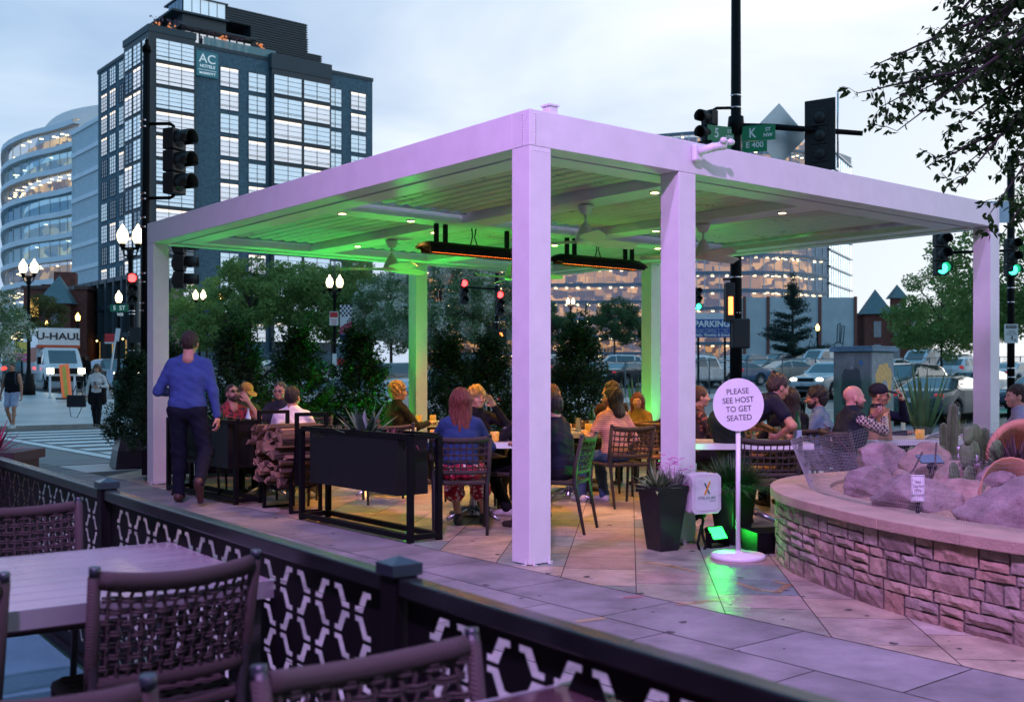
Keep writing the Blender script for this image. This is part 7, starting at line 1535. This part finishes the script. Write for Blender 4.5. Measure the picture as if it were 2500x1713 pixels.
# utility cabinet
t = empty("utility_cabinet", (5.58, 17.5, 0), PA + .02, "grey-green utility cabinet with patches of dark and yellow paint", "utility cabinet"); mc_ = M("cabinet_paint", (.11, .17, .155), .6, var=.25, vs=5, bump=.1); mb = MB(); mb.box(-.02, .66, -.35, .35, .1, 1.74); mb.box(0, .64, -.33, .33, -.01, .1); mk("body", mb, mc_, t, bevel=.01)
mb = MB(); mb.box(-.07, .71, -.40, .40, 1.74, 1.80); mb.box(-.05, .69, -.38, .38, 1.80, 1.83); mk("lid", mb, M("cabinet_lid", (.07, .17, .22), .5, var=.3, vs=7), t, bevel=.01)
mb = MB(); mb.box(-.03, -.022, -.3, .3, .2, 1.68); mk("door", mb, mc_, t, bevel=.004); mb = MB(); mb.box(-.045, -.03, -.06, .04, 1.45, 1.66); mb.tube([(-.05, -.01, 1.5), (-.05, -.01, 1.44)], .02, 8); mk("hasp", mb, M("hasp_grey", (.2, .26, .26), .5, metal=.5), t)
def blot(mb, fn, cx_, cz, rx, rz_, m, seed):
    g_ = random.Random(seed); P_ = []
    for i in range(44): a = 2 * pi * i / 44; k = (abs(cos(a)) ** 3 + abs(sin(a)) ** 3) ** (-1 / 3) * g_.uniform(.9, 1.06); P_.append(fn(cx_ + rx * k * cos(a), cz + rz_ * k * sin(a)))
    mb.poly(P_, m)
mb = MB(); blot(mb, lambda u, z: (-.0345, -u, z), .0, 1.14, .19, .34, 0, 4); blot(mb, lambda u, z: (-.0348, -u, z), .17, 1.56, .035, .035, 2, 6); blot(mb, lambda u, z: (u, -.3535, z), .34, 1.22, .24, .33, 1, 5); blot(mb, lambda u, z: (u, -.3555, z), .37, 1.06, .10, .22, 3, 9)
mk("paint_patch", mb, [M("patch_slate", (.04, .065, .07), .7, var=.3), M("patch_yellow", (.55, .38, .12), .7, var=.2, vs=14), M("sticker_blue", (.03, .15, .3), .4), M("patch_grey", (.26, .30, .30), .7, var=.2)], t)
mb = MB(); mb.box(.0, .64, -.3525, -.351, .1, 1.72); mk("bare_side", mb, M("cabinet_bare", (.18, .24, .235), .6, var=.25, vs=9), t)
mb = MB(); mb.lathe([(.22, 0), (.25, .7), (.33, .85), (.34, .9), (.28, .9), (.2, .5)], 20); 
for i in range(20): a = i * 2 * pi / 20; mb.bar((.25 * cos(a), .25 * sin(a), .1), (.335 * cos(a), .335 * sin(a), .92), .02, .02)
mk("slatted_planter_bin", mb, m_black, label="flared black slatted bin behind the second column's right side", cat="litter bin", loc=L(10.2, 5.4))
# unseen restaurant front behind the viewer, added to block sky light, carries wash lamps
rs = empty("unseen_restaurant_front", L(-7.6, -16), PA, "unseen restaurant building behind the near terrace, added to block sky light", "building"); mb = MB(); mb.box(-3, 0, 0, 34, -.2, 17); mk("wall", mb, m_rb, rs); mb = MB()
for i in range(9): mb.box(.0, .03, 1.5 + i * 3.6, 3.9 + i * 3.6, .5, 3.0)
mk("window", mb, m_hw, rs)
# ---------------------------------------------------------------- people
_T = {}
def head_tpl(kind):
    if kind in _T: return _T[kind]
    s = SD(); f = kind == 'f'; k = .93 if f else 1
    s.ell((0, -.012, .03), (.074 * k, .094, .088), .01).ell((0, .028, -.03), (.058 * k, .062, .08), .03).ell((0, .048, -.082), (.036 * k, .036, .028), .025)
    s.cap((0, .088, .004), (0, .108, -.030), .007, .011, .014).cap((-.012, .098, -.036), (.012, .098, -.036), .008, None, .01)
    s.cap((-.036, .078, .020), (.036, .078, .020), .010, None, .02); s.ell((-.042, .060, -.028), (.022, .022, .02), .03).ell((.042, .060, -.028), (.022, .022, .02), .03)
    s.cap((-.018, .087, -.060), (.018, .087, -.060), .006, None, .008).cap((-.016, .085, -.070), (.016, .085, -.070), .007, None, .008)
    for x in (-1, 1): s.ell((x * .030, .096, .002), (.015, .012, .010), .012, True); s.ell((x * .076 * k, -.006, -.012), (.009, .020, .030), .008)
    s.cap((0, -.018, -.06), (0, -.045, -.17), .055 * k, .062 * k, .03); _T[kind] = s.mesh(.0062); return _T[kind]
def hand_tpl(curl):
    key = 'h%.1f' % curl
    if key in _T: return _T[key]
    s = SD(); s.ell((0, 0, .048), (.038, .015, .052), .01).cap((0, 0, -.02), (0, 0, .03), .024, .024, .02)
    for i, (x, l_) in enumerate(((-.030, .052), (-.011, .066), (.010, .071), (.030, .063))):
        p = Vector((x, .0, .088 - abs(x) * .2)); a = curl * (.5 + .06 * i); d = Vector((x * .9, 0, 1)).normalized(); r_ = .0092
        for seg in (.42, .32, .26):
            d = Matrix.Rotation(-a, 3, 'X') @ d; q = p + d * l_ * seg * 1.15; s.cap(p, q, r_, r_ * .9, .004); p = q; r_ *= .9; a *= 1.15
    s.cap((.026, .0, .022), (.052, .012, .050), .013, .011, .012).cap((.052, .012, .050), (.056, .026 + .01 * curl, .078), .010, .008, .004); _T[key] = s.mesh(.0042); return _T[key]
def skin(n, c): return M("skin_" + n, c, .55, var=.08, vs=14, spec=.4)
SK = skin("fair", (.50, .27, .19)); SK2 = skin("tan", (.40, .20, .13)); SK3 = skin("brown", (.20, .10, .065))
def hairm(n, c): return M("hair_" + n, c, .55, var=.45, vs=26, bump=.9, bs=40, stretch=(3, 3, .35))
HB, HD, HA, HBL, HBR = hairm("black", (.012, .010, .010)), hairm("dark", (.03, .018, .012)), hairm("auburn", (.14, .035, .022)), hairm("blond", (.42, .25, .10)), hairm("brown", (.09, .045, .025))
def cloth(n, c, **k): return M("cloth_" + n, c, .85, var=.14, vs=16, bump=.35, bs=26, spec=.2, **k)
def ikj(a, t, l1, l2, hint):
    a, t = Vector(a), Vector(t); d = t - a; D = min(d.length, (l1 + l2) * .995); dn = d.normalized(); x = (l1 * l1 - l2 * l2 + D * D) / (2 * D); h = sqrt(max(0, l1 * l1 - x * x)); hv = Vector(hint); hv = (hv - dn * hv.dot(dn)); hv = hv.normalized() if hv.length > 1e-5 else Vector((0, 0, -1))
    return a + dn * x + hv * h, a + dn * D
def person(label, loc, rz, top, skinm=SK, hairmat=HD, hair='short', sc=1.0, stand=False, hips=None, neck=None, yaw=0, pitch=0, roll=0, hands=None, feet=None, elb=None, knee=None, sleeve='long', bottom=None, bkind='pants', shoe=None, sex='m', face=False, glasses=None, hat=None, group="diners under the pergola", vest=None, collar=None, curl=(.7, .7), palm=None, footp=(0, 0), bulk=1.0, h=.015, coat=False, beard=None, bodyyaw=0, shoulders=.165):
    t = empty("person", loc, rz, label, "person", group, sc); H_ = Vector(hips or ((0, 0, .94) if stand else (0, -.06, .55))); N_ = H_ + Vector(neck or ((0, .02, .51) if stand else (0, .04, .50)))
    up = (N_ - H_).normalized(); lx = Vector((cos(bodyyaw), sin(bodyyaw), 0)); fwd = up.cross(lx) * -1 if False else lx.cross(up) * -1
    hands = hands or (((-.24, .06, .78), (.24, .06, .78)) if stand else ((-.17, .34, .80), (.16, .36, .80))); feet = feet or (((-.1, .0, .085), (.1, .02, .085)) if stand else ((-.12, .36, .085), (.12, .40, .085)))
    elb = elb or ((-.5, -.6, -.5), (.5, -.6, -.5)); knee = knee or ((-.1, 1, .4), (.1, 1, .4)); S = [N_ - up * .06 + lx * (s * shoulders * bulk) for s in (-1, 1)]
    ar = [ikj(S[i], hands[i], .29, .25, elb[i]) for i in (0, 1)]; hj = [H_ + lx * (s * .088) for s in (-1, 1)]; lg = [ikj(hj[i], feet[i], .43, .43, knee[i]) for i in (0, 1)]
    hc = N_ + up * .070 + Vector((0, .022, .088)); hm = Matrix.Translation(hc) @ Matrix.Rotation(yaw + bodyyaw, 4, 'Z') @ Matrix.Rotation(pitch, 4, 'X') @ Matrix.Rotation(roll, 4, 'Y')
    f = sex == 'f'; B_ = bulk * (.92 if f else 1)
    def torso(s, g_, low=True):
        C_ = H_.lerp(N_, .62)
        for k in (-1, 0, 1): s.cap(H_.lerp(N_, .22) + lx * k * .055 * B_, C_ + lx * (k * .082 * B_), .088 * B_ + g_, .105 * B_ + g_, .05)
        s.cap(S[0] + lx * .03, S[1] - lx * .03, .048 * B_ + g_, None, .06).cap(N_ - up * .08, N_ + up * .01, .078 + g_, .052 + g_, .05); [s.cap(S[i].lerp(N_, .25), N_ + up * .02, .045 + g_, .045 + g_ * .6, .05) for i in (0, 1)]
        if low: s.cap(H_ - lx * .078 * B_ + up * .05, H_ + lx * .078 * B_ + up * .05, .097 * B_ + g_ * 1.3, None, .06)
        if f: s.ell(tuple(C_ + fwd * .075 + lx * .06), (.055, .05, .055), .05).ell(tuple(C_ + fwd * .075 - lx * .06), (.055, .05, .055), .05)
    b = SD(); torso(b, -.004); b.cap(N_ - up * .03, hc + Vector((0, -.03, -.08)), .052, .050, .03)
    for i in (0, 1):
        E, Wr = ar[i]; b.cap(S[i], E, .046 * B_, .036 * B_, .03).cap(E, Wr, .036 * B_, .024, .02); K, A = lg[i]; b.cap(hj[i], K, .078 * B_, .050 * B_, .04).cap(K, K.lerp(A, .35) - Vector((0, .012, 0)) * (1 if stand else 0), .044, .046 * B_, .02).cap(K.lerp(A, .35), A, .046, .032, .03)
        a = footp[i]; b.cap(A + Vector((0, -.03 * cos(a), -.045 + .03 * sin(a))), A + Vector((0, .13 * cos(a), -.055 - .13 * sin(a))), .030, .022, .03)
    V_, F_ = b.mesh(h); mb = MB(); mb.add(V_, F_); V_, F_ = head_tpl(sex); mb.add(V_, F_, mat=hm)
    for i in (0, 1):
        E, Wr = ar[i]; z = (Wr - E).normalized(); pn = Vector((palm[i] if palm and palm[i] else (0, -.2, -1) if not stand else ((1 if i == 0 else -1), .2, 0))); y = (pn - z * pn.dot(z)); y = y.normalized() if y.length > .05 else Vector((1, 0, 0)); x = y.cross(z)
        m4 = Matrix((x, y, z)).transposed().to_4x4(); m4.translation = Wr - z * .005; V_, F_ = hand_tpl(curl[i])
        th = x.dot(lx) * (1 if i == 0 else -1)                # the thumb side points forwards/inwards
        if th < 0: V_ = V_ * np.array((-1, 1, 1)); F_ = F_[:, ::-1]
        mb.add(V_, F_, mat=m4)
    mk("body", mb, skinm, t)
    def part(nm, s, m_, hh=None, disp=None): V_, F_ = s.mesh(hh or h, disp); q = MB(); q.add(V_, F_); return mk(nm, q, m_, t)
    wr_ = lambda a: (lambda X, Y, Z: a * np.sin(X * 41 + Z * 23) * np.sin(Z * 47 + Y * 31))
    s = SD(); torso(s, .010 if not coat else .022)
    for i in (0, 1):
        E, Wr = ar[i]; g_ = .012 if not coat else .02
        if sleeve == 'long': s.cap(S[i], E, .050 * B_ + g_, .040 * B_ + g_, .03).cap(E, E.lerp(Wr, .93), .040 * B_ + g_, .030 + g_ * .7, .02)
        elif sleeve == 'short': s.cap(S[i], S[i].lerp(E, .55), .050 * B_ + g_ * 1.2, .046 * B_ + g_ * 1.3, .03)
    if sleeve == 'none':
        for i in (0, 1): s.cap(S[i] + (S[i] - S[1 - i]).normalized() * .045, S[i].lerp(ar[i][0], .5), .075, .06, .01, True)
    part("shirt", s, top, None, wr_(.0035 if sleeve != 'none' else .001))
    if vest: s = SD(); torso(s, .028); part("vest", s, vest, None, wr_(.003))
    if collar: s = SD(); s.cap(N_ + up * .0, N_ + up * .035, .072, .064, .01).cap(N_ + up * .06, N_ + up * .12, .052, .052, .005, True); part("collar", s, collar, .01)
    bm = bottom or cloth("black", (.012, .012, .016))
    s = SD(); s.cap(H_ - lx * .08 * B_, H_ + lx * .08 * B_, .100 * B_ + .006, None, .06)
    for i in (0, 1):
        K, A = lg[i]
        if bkind == 'skirt': s.cap(hj[i], K, .10, .085, .08).cap(hj[i].lerp(hj[1 - i], .5), lg[0][0].lerp(lg[1][0], .5), .11, .10, .06).cap(K, K.lerp(A, .45), .085, .10, .05)
        elif bkind == 'shorts': s.cap(hj[i], hj[i].lerp(K, .72), .098 * B_, .088, .04)
        elif bkind == 'apron': s.cap(hj[i], K, .10, .085, .06).cap(K, K.lerp(A, .8), .085, .07, .05).cap(H_, (lg[0][0] + lg[1][0]) / 2 + Vector((0, .05, -.1)), .13, .12, .05)
        else: s.cap(hj[i], K, .090 * B_ + .006, .068 * B_ + .006, .04).cap(K, K.lerp(A, .4), .068 * B_ + .006, .066 * B_, .03).cap(K.lerp(A, .4), A + Vector((0, 0, -.01)), .066 * B_, .056, .03)
    part(dict(pants="trousers", skirt="skirt", shorts="shorts", apron="apron")[bkind], s, bm, None, wr_(.005))
    if coat: 
        s = SD(); C2 = H_ - up * .22
        for k in (-1, 1): s.cap(H_ + lx * k * .07, C2 + lx * k * .11, .12, .12, .06)
        s.cap(N_ - up * .1 + fwd * .16, C2 + fwd * .22, .055, .09, .02, True); part("coat_skirt", s, top, None, wr_(.004))
    for i in (0, 1):
        A = lg[i][1]; a = footp[i]; s = SD(); s.cap(A + Vector((0, -.035 * cos(a), -.04 + .035 * sin(a))), A + Vector((0, .15 * cos(a), -.052 - .15 * sin(a))), .044, .032, .03).cap(A, A + Vector((0, 0, -.03)), .042, .045, .03); part("shoe", s, shoe or M("shoe_dark", (.03, .022, .02), .5), .012)
    # hair and head wear, in head space
    def hpart(nm, s, m_, hh=.009, disp=None): V_, F_ = s.mesh(hh, disp); q = MB(); q.add(V_, F_, mat=hm); return mk(nm, q, m_, t)
    def mpart(nm, q, m_): q2 = MB(); q2.add(q.V, q.F, mat=hm, sm=True); q2.mi = q.mi; return mk(nm, q2, m_, t)
    if hair != 'bald':
        s = SD(); s.ell((0, -.020, .040), (.083, .102, .092), .02)
        if hair == 'short': s.ell((0, -.055, -.01), (.070, .055, .07), .03)
        if hair == 'buzz': s = SD(); s.ell((0, -.018, .036), (.078, .097, .089), .02)
        if hair == 'curly': s.ell((0, -.03, .05), (.098, .112, .10), .03).ell((0, -.07, -.02), (.075, .055, .08), .03)
        if hair in ('long', 'bob', 'pony'):
            s.ell((0, -.045, .02), (.09, .095, .10), .03); lenz = dict(long=-.40, bob=-.17, pony=-.1)[hair]
            for k in (-1, 0, 1): s.cap((k * .05, -.06 if k == 0 else -.035, .0), (k * .07, -.10 if k == 0 else -.08, lenz), .055, .045 if hair == 'long' else .06, .04)
            for k in (-1, 1): s.cap((k * .072, .0, .0), (k * .078, -.01, lenz * .55 if hair == 'long' else -.13), .028, .022, .03)
        if hair == 'bun': s.ell((0, -.10, .06), (.045, .045, .045), .02).ell((0, -.05, 0), (.075, .06, .07), .03)
        s.ell((0, .105, -.055), (.066, .085, .098), .02, True)
        if hair in ('short', 'buzz', 'curly', 'bun'):
            for k in (-1, 1): s.ell((k * .085, .01, -.03), (.02, .03, .045), .01, True)
        a_ = .010 if hair == 'curly' else .006 if hair in ('long', 'bob', 'pony') else .0055 if hair == 'short' else .002; fr = 75 if hair == 'curly' else 120
        hpart("hair", s, hairmat, .0085, (lambda X, Y, Z: a_ * np.sin(X * fr + 1.5 * np.sin(Z * 21)) * np.sin(Y * fr + (Z * 60 if hair == 'curly' else np.sin(Z * 17)))))
    if beard: s = SD(); s.ell((0, .045, -.075), (.054, .052, .046), .02).cap((-.022, .09, -.052), (.022, .09, -.052), .008, None, .008); s.cap((-.05, 0, -.01), (-.045, .02, -.07), .016, .02, .02).cap((.05, 0, -.01), (.045, .02, -.07), .016, .02, .02).ell((0, .104, -.064), (.02, .016, .008), .005, True); hpart("beard", s, beard, .007)
    if face:
        for x in (-1, 1):
            q = MB(); q.ball((x * .030, .0815, .002), .0115, 8, 0, (1, .7, .75)); q.ball((x * .030, .088, .002), .006, 8, 1, (1, .6, 1)); mpart("eye", q, [M("eye_white", (.6, .57, .55), .3), M("eye_dark", (.02, .012, .01), .2)])
            q = MB(); q.tube([(x * .014, .094, .017), (x * .032, .096, .023), (x * .048, .084, .017)], [.0032, .0042, .0025], 5); mpart("eyebrow", q, hairmat if hair != 'bald' else HBR)
        q = MB(); q.tube([(-.021, .086, -.064), (0, .0965, -.065), (.021, .086, -.064)], .0042, 5); mpart("lips", q, M("lips", (.33, .10, .09), .5))
    if glasses:
        q = MB(); top_ = glasses == 'top'; oy, oz = (-.0, .10) if top_ else (0, 0)
        for x in (-1, 1): q.lathe([(.022, -.003), (.022, .003)], 12, (0, 0, 0)) if False else q.ball((x * .032, .098 + oy - (.05 if top_ else 0), .000 + oz), .024, 10, 0, (1, .18, .78)); q.tube([(x * .054, .093 - (.05 if top_ else 0), .004 + oz), (x * .08, .05 - (.05 if top_ else 0), .006 + oz), (x * .082, .0, .0 + oz * .6)], .003, 5)
        q.tube([(-.012, .103 - (.05 if top_ else 0), .004 + oz), (.012, .103 - (.05 if top_ else 0), .004 + oz)], .003, 5); mpart("glasses", q, M("lens_black", (.008, .008, .01), .12, spec=.8) if glasses != 'clear' else M("lens_clear", (.22, .16, .14), .15, alpha=.55))
    if hat: s = SD(); s.ell((0, -.015, .055), (.086, .106, .085), .02).ell((0, -.01, -.06), (.12, .14, .088), .01, True); hpart("cap", s, hat); s = SD(); s.ell((0, .13, .035), (.070, .075, .010), .01, rot=((1, 0, 0), (0, .97, .24), (0, -.24, .97))); hpart("cap_brim", s, hat, .007)
    return t, hm
def pat(name, kind, c1, c2, sc):
    m, n, l, b = nodes_of(name, c1, .85); t = n.new("ShaderNodeTexCoord"); mx = n.new("ShaderNodeMix"); mx.data_type = 'RGBA'; mx.inputs[6].default_value = c1 + (1,); mx.inputs[7].default_value = c2 + (1,); l.new(mx.outputs[2], b.inputs['Base Color'])
    if kind == 'check': v = n.new("ShaderNodeTexChecker"); v.inputs['Scale'].default_value = sc; l.new(t.outputs['Object'], v.inputs[0]); l.new(v.outputs[1], mx.inputs[0])
    elif kind == 'stripe': v = n.new("ShaderNodeTexWave"); v.bands_direction = 'Z'; v.inputs['Scale'].default_value = sc; v.inputs['Distortion'].default_value = .4; l.new(t.outputs['Object'], v.inputs[0]); r = n.new("ShaderNodeValToRGB"); r.color_ramp.interpolation = 'CONSTANT'; r.color_ramp.elements[1].position = .6; l.new(v.outputs[1], r.inputs[0]); l.new(r.outputs[0], mx.inputs[0])
    else: v = n.new("ShaderNodeTexVoronoi"); v.inputs['Scale'].default_value = sc; l.new(t.outputs['Object'], v.inputs[0]); r = n.new("ShaderNodeValToRGB"); r.color_ramp.interpolation = 'CONSTANT'; r.color_ramp.elements[0].color = (1, 1, 1, 1); r.color_ramp.elements[1].color = (0, 0, 0, 1); r.color_ramp.elements[1].position = .38; l.new(v.outputs['Distance'], r.inputs[0]); l.new(r.outputs[0], mx.inputs[0])
    return m
black = cloth("black", (.007, .007, .010)); navy = cloth("navy", (.007, .010, .022)); white_c = cloth("white", (.62, .60, .60)); blue_c = cloth("royal", (.045, .085, .26)); jeans = cloth("jeans", (.04, .075, .15)); denim = cloth("denim", (.02, .045, .12))
w_shoe = M("shoe_white", (.5, .49, .48), .6); PG_ = "people walking past"
person("man in a royal blue sweater and dark trousers walking away beside the left post", (-3.42, 11.25, .008), .06, blue_c, SK, HD, stand=True, sc=1.055, hands=((-.20, .27, 1.10), (.30, .03, .80)), elb=((-.55, -.6, -.6), (.5, -.5, -.2)), neck=(.01, .05, .51), hips=(0, 0, .93), feet=((-.12, .16, .085), (.19, -.32, .25)), knee=((-.1, 1, .2), (.1, 1, .2)), footp=(0, 1.15), bottom=navy, collar=white_c, group=PG_, h=.012, shoe=M("shoe_brown", (.06, .025, .02), .5), pitch=-.15, palm=(None, (-1, .2, 0)), bulk=1.03)
ps, hm_ = person("man in a black tank top and pale shorts walking towards us at the left edge", (-12.62, 27, -.01), pi - .1, black, SK2, HD, 'buzz', stand=True, sc=.97, sleeve='none', bkind='shorts', bottom=cloth("pale_blue", (.38, .43, .60)), shoe=w_shoe, face=True, group=PG_, hands=((-.31, .10, .84), (.33, .02, .84)), feet=((-.12, .16, .085), (.12, -.16, .14)), footp=(0, .5), bulk=1.12, h=.018)
mb = MB()
for s in (-1, 1): mb.tube([(s * .12, -.13, 1.2), (s * .125, -.06, 1.47), (s * .12, .09, 1.40), (s * .15, .12, 1.15), (s * .16, .0, 1.05)], .022, 6)
mb.ball((0, -.2, 1.22), .17, 10, sc=(1, .55, 1.25)); mk("backpack", mb, M("pack_navy", (.02, .025, .04), .8), label="dark backpack on the tank-top man's back", cat="backpack", loc=(-12.62, 27, -.01), rot=(0, 0, pi - .1))
person("long-haired woman in a black coat and white blouse looking down at her phone", (-10.87, 28, -.005), pi + .15, white_c, SK, HBR, 'long', sex='f', stand=True, sc=.95, vest=None, face=True, group=PG_, hands=((-.07, .22, 1.12), (.27, .06, .86)), elb=((-1, -.4, -.6), (.6, -.6, -.4)), feet=((-.06, .12, .085), (.06, -.08, .1)), pitch=-.35, h=.018, coat=False, bottom=black)
cw = empty("open_coat", (-10.87, 28, -.005), pi + .15, "open black coat worn by the woman with the phone", "coat", sc=.95); s = SD()
for k in (-1, 1): s.cap((k * .10, -.03, 1.40), (k * .14, -.02, .72), .10, .115, .05).cap((k * .16, 0, 1.40), (k * .27, -.05, 1.14), .066, .055, .03)
s.cap((.27, -.05, 1.14), (.27, .03, .90), .055, .048, .02).cap((-.27, -.05, 1.14), (-.12, .18, 1.12), .055, .046, .02); s.cap((0, .13, 1.5), (0, .17, .6), .075, .11, .01, True); V_, F_ = s.mesh(.018); mb = MB(); mb.add(V_, F_); mk("coat_body", mb, black, cw)
t = empty("tote_bag", (-11.36, 27.9, .52), .1, "big black tote bag hanging from the coat-wearing woman's hand", "bag"); mb = MB(); mb.prism([(-.25, -.07), (.25, -.07), (.22, .07), (-.22, .07)], 0, .32); mk("bag_body", mb, M("leather_black", (.012, .014, .022), .4), t, bevel=.03); mb = MB(); mb.tube([(-.12, 0, .3), (-.03, 0, .55), (.1, 0, .55), (.14, 0, .3)], .012, 5); mb.tube([(-.2, 0, .1), (-.15, 0, -.25), (.0, 0, -.28), (.18, 0, .1)], .01, 5); mk("handle", mb, M("leather_black"), t)
mb = MB(); mb.obox((0, 0, 0), .075, .012, .15, (.4, 0, 0)); mk("phone", mb, M("phone_grey", (.2, .2, .22), .2), label="phone held by the woman in the black coat", cat="phone", loc=(-10.83, 27.76, 1.12))
person("distant pedestrian in dark clothes between the moving truck and the black suv", TP(212, 60), pi, black, SK3, HB, 'long', sex='f', stand=True, group=PG_, h=.03)
person("bearded man in sunglasses and a red floral shirt, chin on hand, behind the left planter", (-3.30, 12.6, 0), -2.35, pat("floral_red", 'v', (.30, .03, .04), (.04, .02, .03), 22), SK, HD, 'buzz', sc=.945, face=True, glasses='black', pitch=.30, yaw=-.1, hands=((-.10, .20, 1.12), (.15, .34, .8)), elb=((-.6, .3, -1), (.5, -.6, -.5)), sleeve='short', beard=hairm("stubble", (.05, .03, .025)), palm=((0, -1, .3), None))
person("person in a mustard cap looking down, just behind the man in sunglasses", (-3.42, 13.75, 0), -2.3, cloth("olive", (.06, .06, .03)), SK, HBR, 'long', sex='f', sc=.94, hat=cloth("mustard", (.50, .27, .07)), pitch=-.35)
person("man in a grey polo and glasses with cropped hair facing us at the left tables", (-2.83, 13.05, 0), pi - .25, cloth("polo", (.03, .034, .045)), SK, hairm("greydark", (.05, .045, .045)), 'buzz', sc=.965, face=True, glasses='clear', sleeve='short', yaw=.15, pitch=-.05)
person("man in a white sweater with black hair seen from behind at the left tables", (-2.35, 11.45, 0), -.05, white_c, SK2, HB, sc=.93, bottom=cloth("grey", (.1, .1, .1)), shoe=w_shoe, yaw=-.15, h=.013)
person("person in a charcoal jacket with curly blond hair, left of the far green-lit column", (-1.40, 13.15, 0), -.95, cloth("charcoal", (.018, .018, .022)), SK, HBL, 'curly', sc=.955, yaw=-.25)
person("woman with long auburn hair, denim jacket and red floral skirt seen from behind", (-.45, 9.42, 0), .03, denim, SK, HA, 'long', sex='f', sc=.935, bkind='skirt', bottom=pat("floral_skirt", 'v', (.34, .012, .035), (.62, .50, .46), 26), glasses='top', shoe=M("sandal", (.03, .03, .04), .6), yaw=-.1, h=.012, feet=((-.03, .28, .085), (.22, .36, .085)), hands=((-.2, .34, .80), (.20, .34, .80)), shoulders=.155)
person("blond short-haired woman raising her hand, facing the auburn-haired woman", (-.36, 11.02, 0), pi + .5, black, SK, HBL, 'curly', sex='f', sc=.93, face=True, hands=((-.10, .22, 1.12), (.2, .3, .8)), elb=((-.7, .2, -1), (.5, -.6, -.5)), curl=(.15, .7), palm=((.8, .6, 0), None))
person("person in black with white sneakers, mostly hidden left of the nearest column", (.03, 10.15, 0), 1.15, black, SK, HD, sc=.93, shoe=w_shoe, feet=((-.12, .40, .085), (.10, .12, .085)), neck=(0, -.05, .48))
person("man in a dark suit jacket against the right side of the nearest column", (.40, 9.42, 0), 1.05, navy, SK, HB, sc=.92, collar=white_c, yaw=-.3, neck=(0, .08, .47), h=.013)
person("brown-haired woman in profile looking right, just right of the nearest column", (.47, 12.45, 0), -1.35, cloth("brown", (.07, .035, .02)), SK, HBR, 'long', sex='f', sc=.94, yaw=.1)
person("woman in a striped coral tee with a dark bob and glasses, seen from behind", (1.05, 11.25, 0), .62, pat("stripe_tee", 'stripe', (.46, .17, .11), (.62, .42, .33), 14), SK, HB, 'bob', sex='f', sc=.925, glasses='clear', sleeve='short', bottom=jeans, shoe=w_shoe, yaw=.75, hands=((-.17, .26, .80), (.2, .1, .62)), h=.012, feet=((-.15, .36, .085), (.08, .22, .085)))
person("dark-haired man in a brown shirt behind the woman in the striped tee", (1.20, 12.95, 0), .55, cloth("umber", (.05, .028, .018)), SK2, HD, sc=.965, bulk=1.06, yaw=.6)
person("auburn-haired guest beyond the backpack chair, beside the second column", (1.60, 13.6, 0), 2.6, cloth("ochre", (.22, .15, .05)), SK, HA, 'long', sex='f', sc=.85, yaw=.3)
person("guest in dark floral partly hidden between the second column and the host sign", (2.02, 11.5, 0), -1.5, pat("floral_dark", 'v', (.03, .02, .02), (.25, .08, .05), 24), SK, HBR, 'bun', sex='f', sc=.93)
person("waiter in a navy shirt and long apron bending over the table behind the host sign", (1.98, 9.78, 0), -1.28, navy, SK2, HD, stand=True, sc=1.0, hips=(0, -.03, .93), neck=(0, .46, .20), pitch=-.35, sleeve='short', bkind='apron', bottom=cloth("apron_green", (.012, .022, .02)), hands=((-.12, .62, .80), (.15, .42, .80)), elb=((-.5, .3, -.6), (.8, .1, .1)), group="staff", bulk=1.08, h=.013)
mb = MB(); mb.tube([(-.17, .03, 0), (-.1, .13, .03), (.1, .13, .03), (.17, .03, 0), (.15, -.12, -.02), (0, -.16, -.03), (-.15, -.12, -.02), (-.17, .03, 0)], .014, 6, sy=1.6); mk("apron_tie", mb, M("tie_white", (.5, .5, .45), .7), label="white apron tie round the waiter's waist", cat="apron tie", loc=(1.98, 9.78, .97), rot=(0, 0, -1.28))
person("woman with long dark wavy hair seen from behind at the right tables", (2.80, 10.80, 0), .25, black, SK, hairm("espresso", (.022, .012, .010)), 'long', sex='f', sc=.925)
person("bearded man in a light blue shirt with black curls looking left", (3.24, 11.15, 0), 1.05, cloth("chambray", (.11, .18, .26)), SK2, HB, 'curly', sc=.94, glasses='clear', beard=HB, yaw=.35, neck=(0, .10, .48))
person("bald man in a dark vest over a checked shirt, gesturing and looking right", (3.20, 10.02, 0), -1.4, pat("check_shirt", 'check', (.55, .42, .34), (.03, .02, .05), 42), skin("ruddy", (.55, .27, .20)), HBR, 'bald', sc=.95, face=True, vest=cloth("vest", (.010, .016, .022)), yaw=-.2, hands=((-.05, .25, 1.02), (-.05, .36, 1.0)), elb=((-.9, -.2, -.6), (.9, .1, -.8)), curl=(.35, .5), palm=((.2, .4, .8), (-.6, .5, .2)), h=.012, beard=hairm("stubble2", (.09, .05, .04)))
person("man in a dark cap and navy jacket lifting his phone, behind the paper bag", (3.88, 11.3, 0), -2.0, navy, SK2, HD, 'buzz', sc=.95, hat=cloth("cap_navy", (.015, .018, .028)), glasses='black', hands=((.02, .24, 1.16), (.2, .3, .8)), elb=((-.7, .1, -1), (.5, -.6, -.5)), curl=(.5, .6), palm=((.5, -.8, 0), None), roll=.1)
person("dark-haired man in a pale grey hoodie at the right edge, looking left", (4.86, 10.28, 0), 1.25, cloth("hoodie", (.28, .29, .36)), SK, HD, sc=.955, yaw=.2, group="diners under the pergola", h=.013)
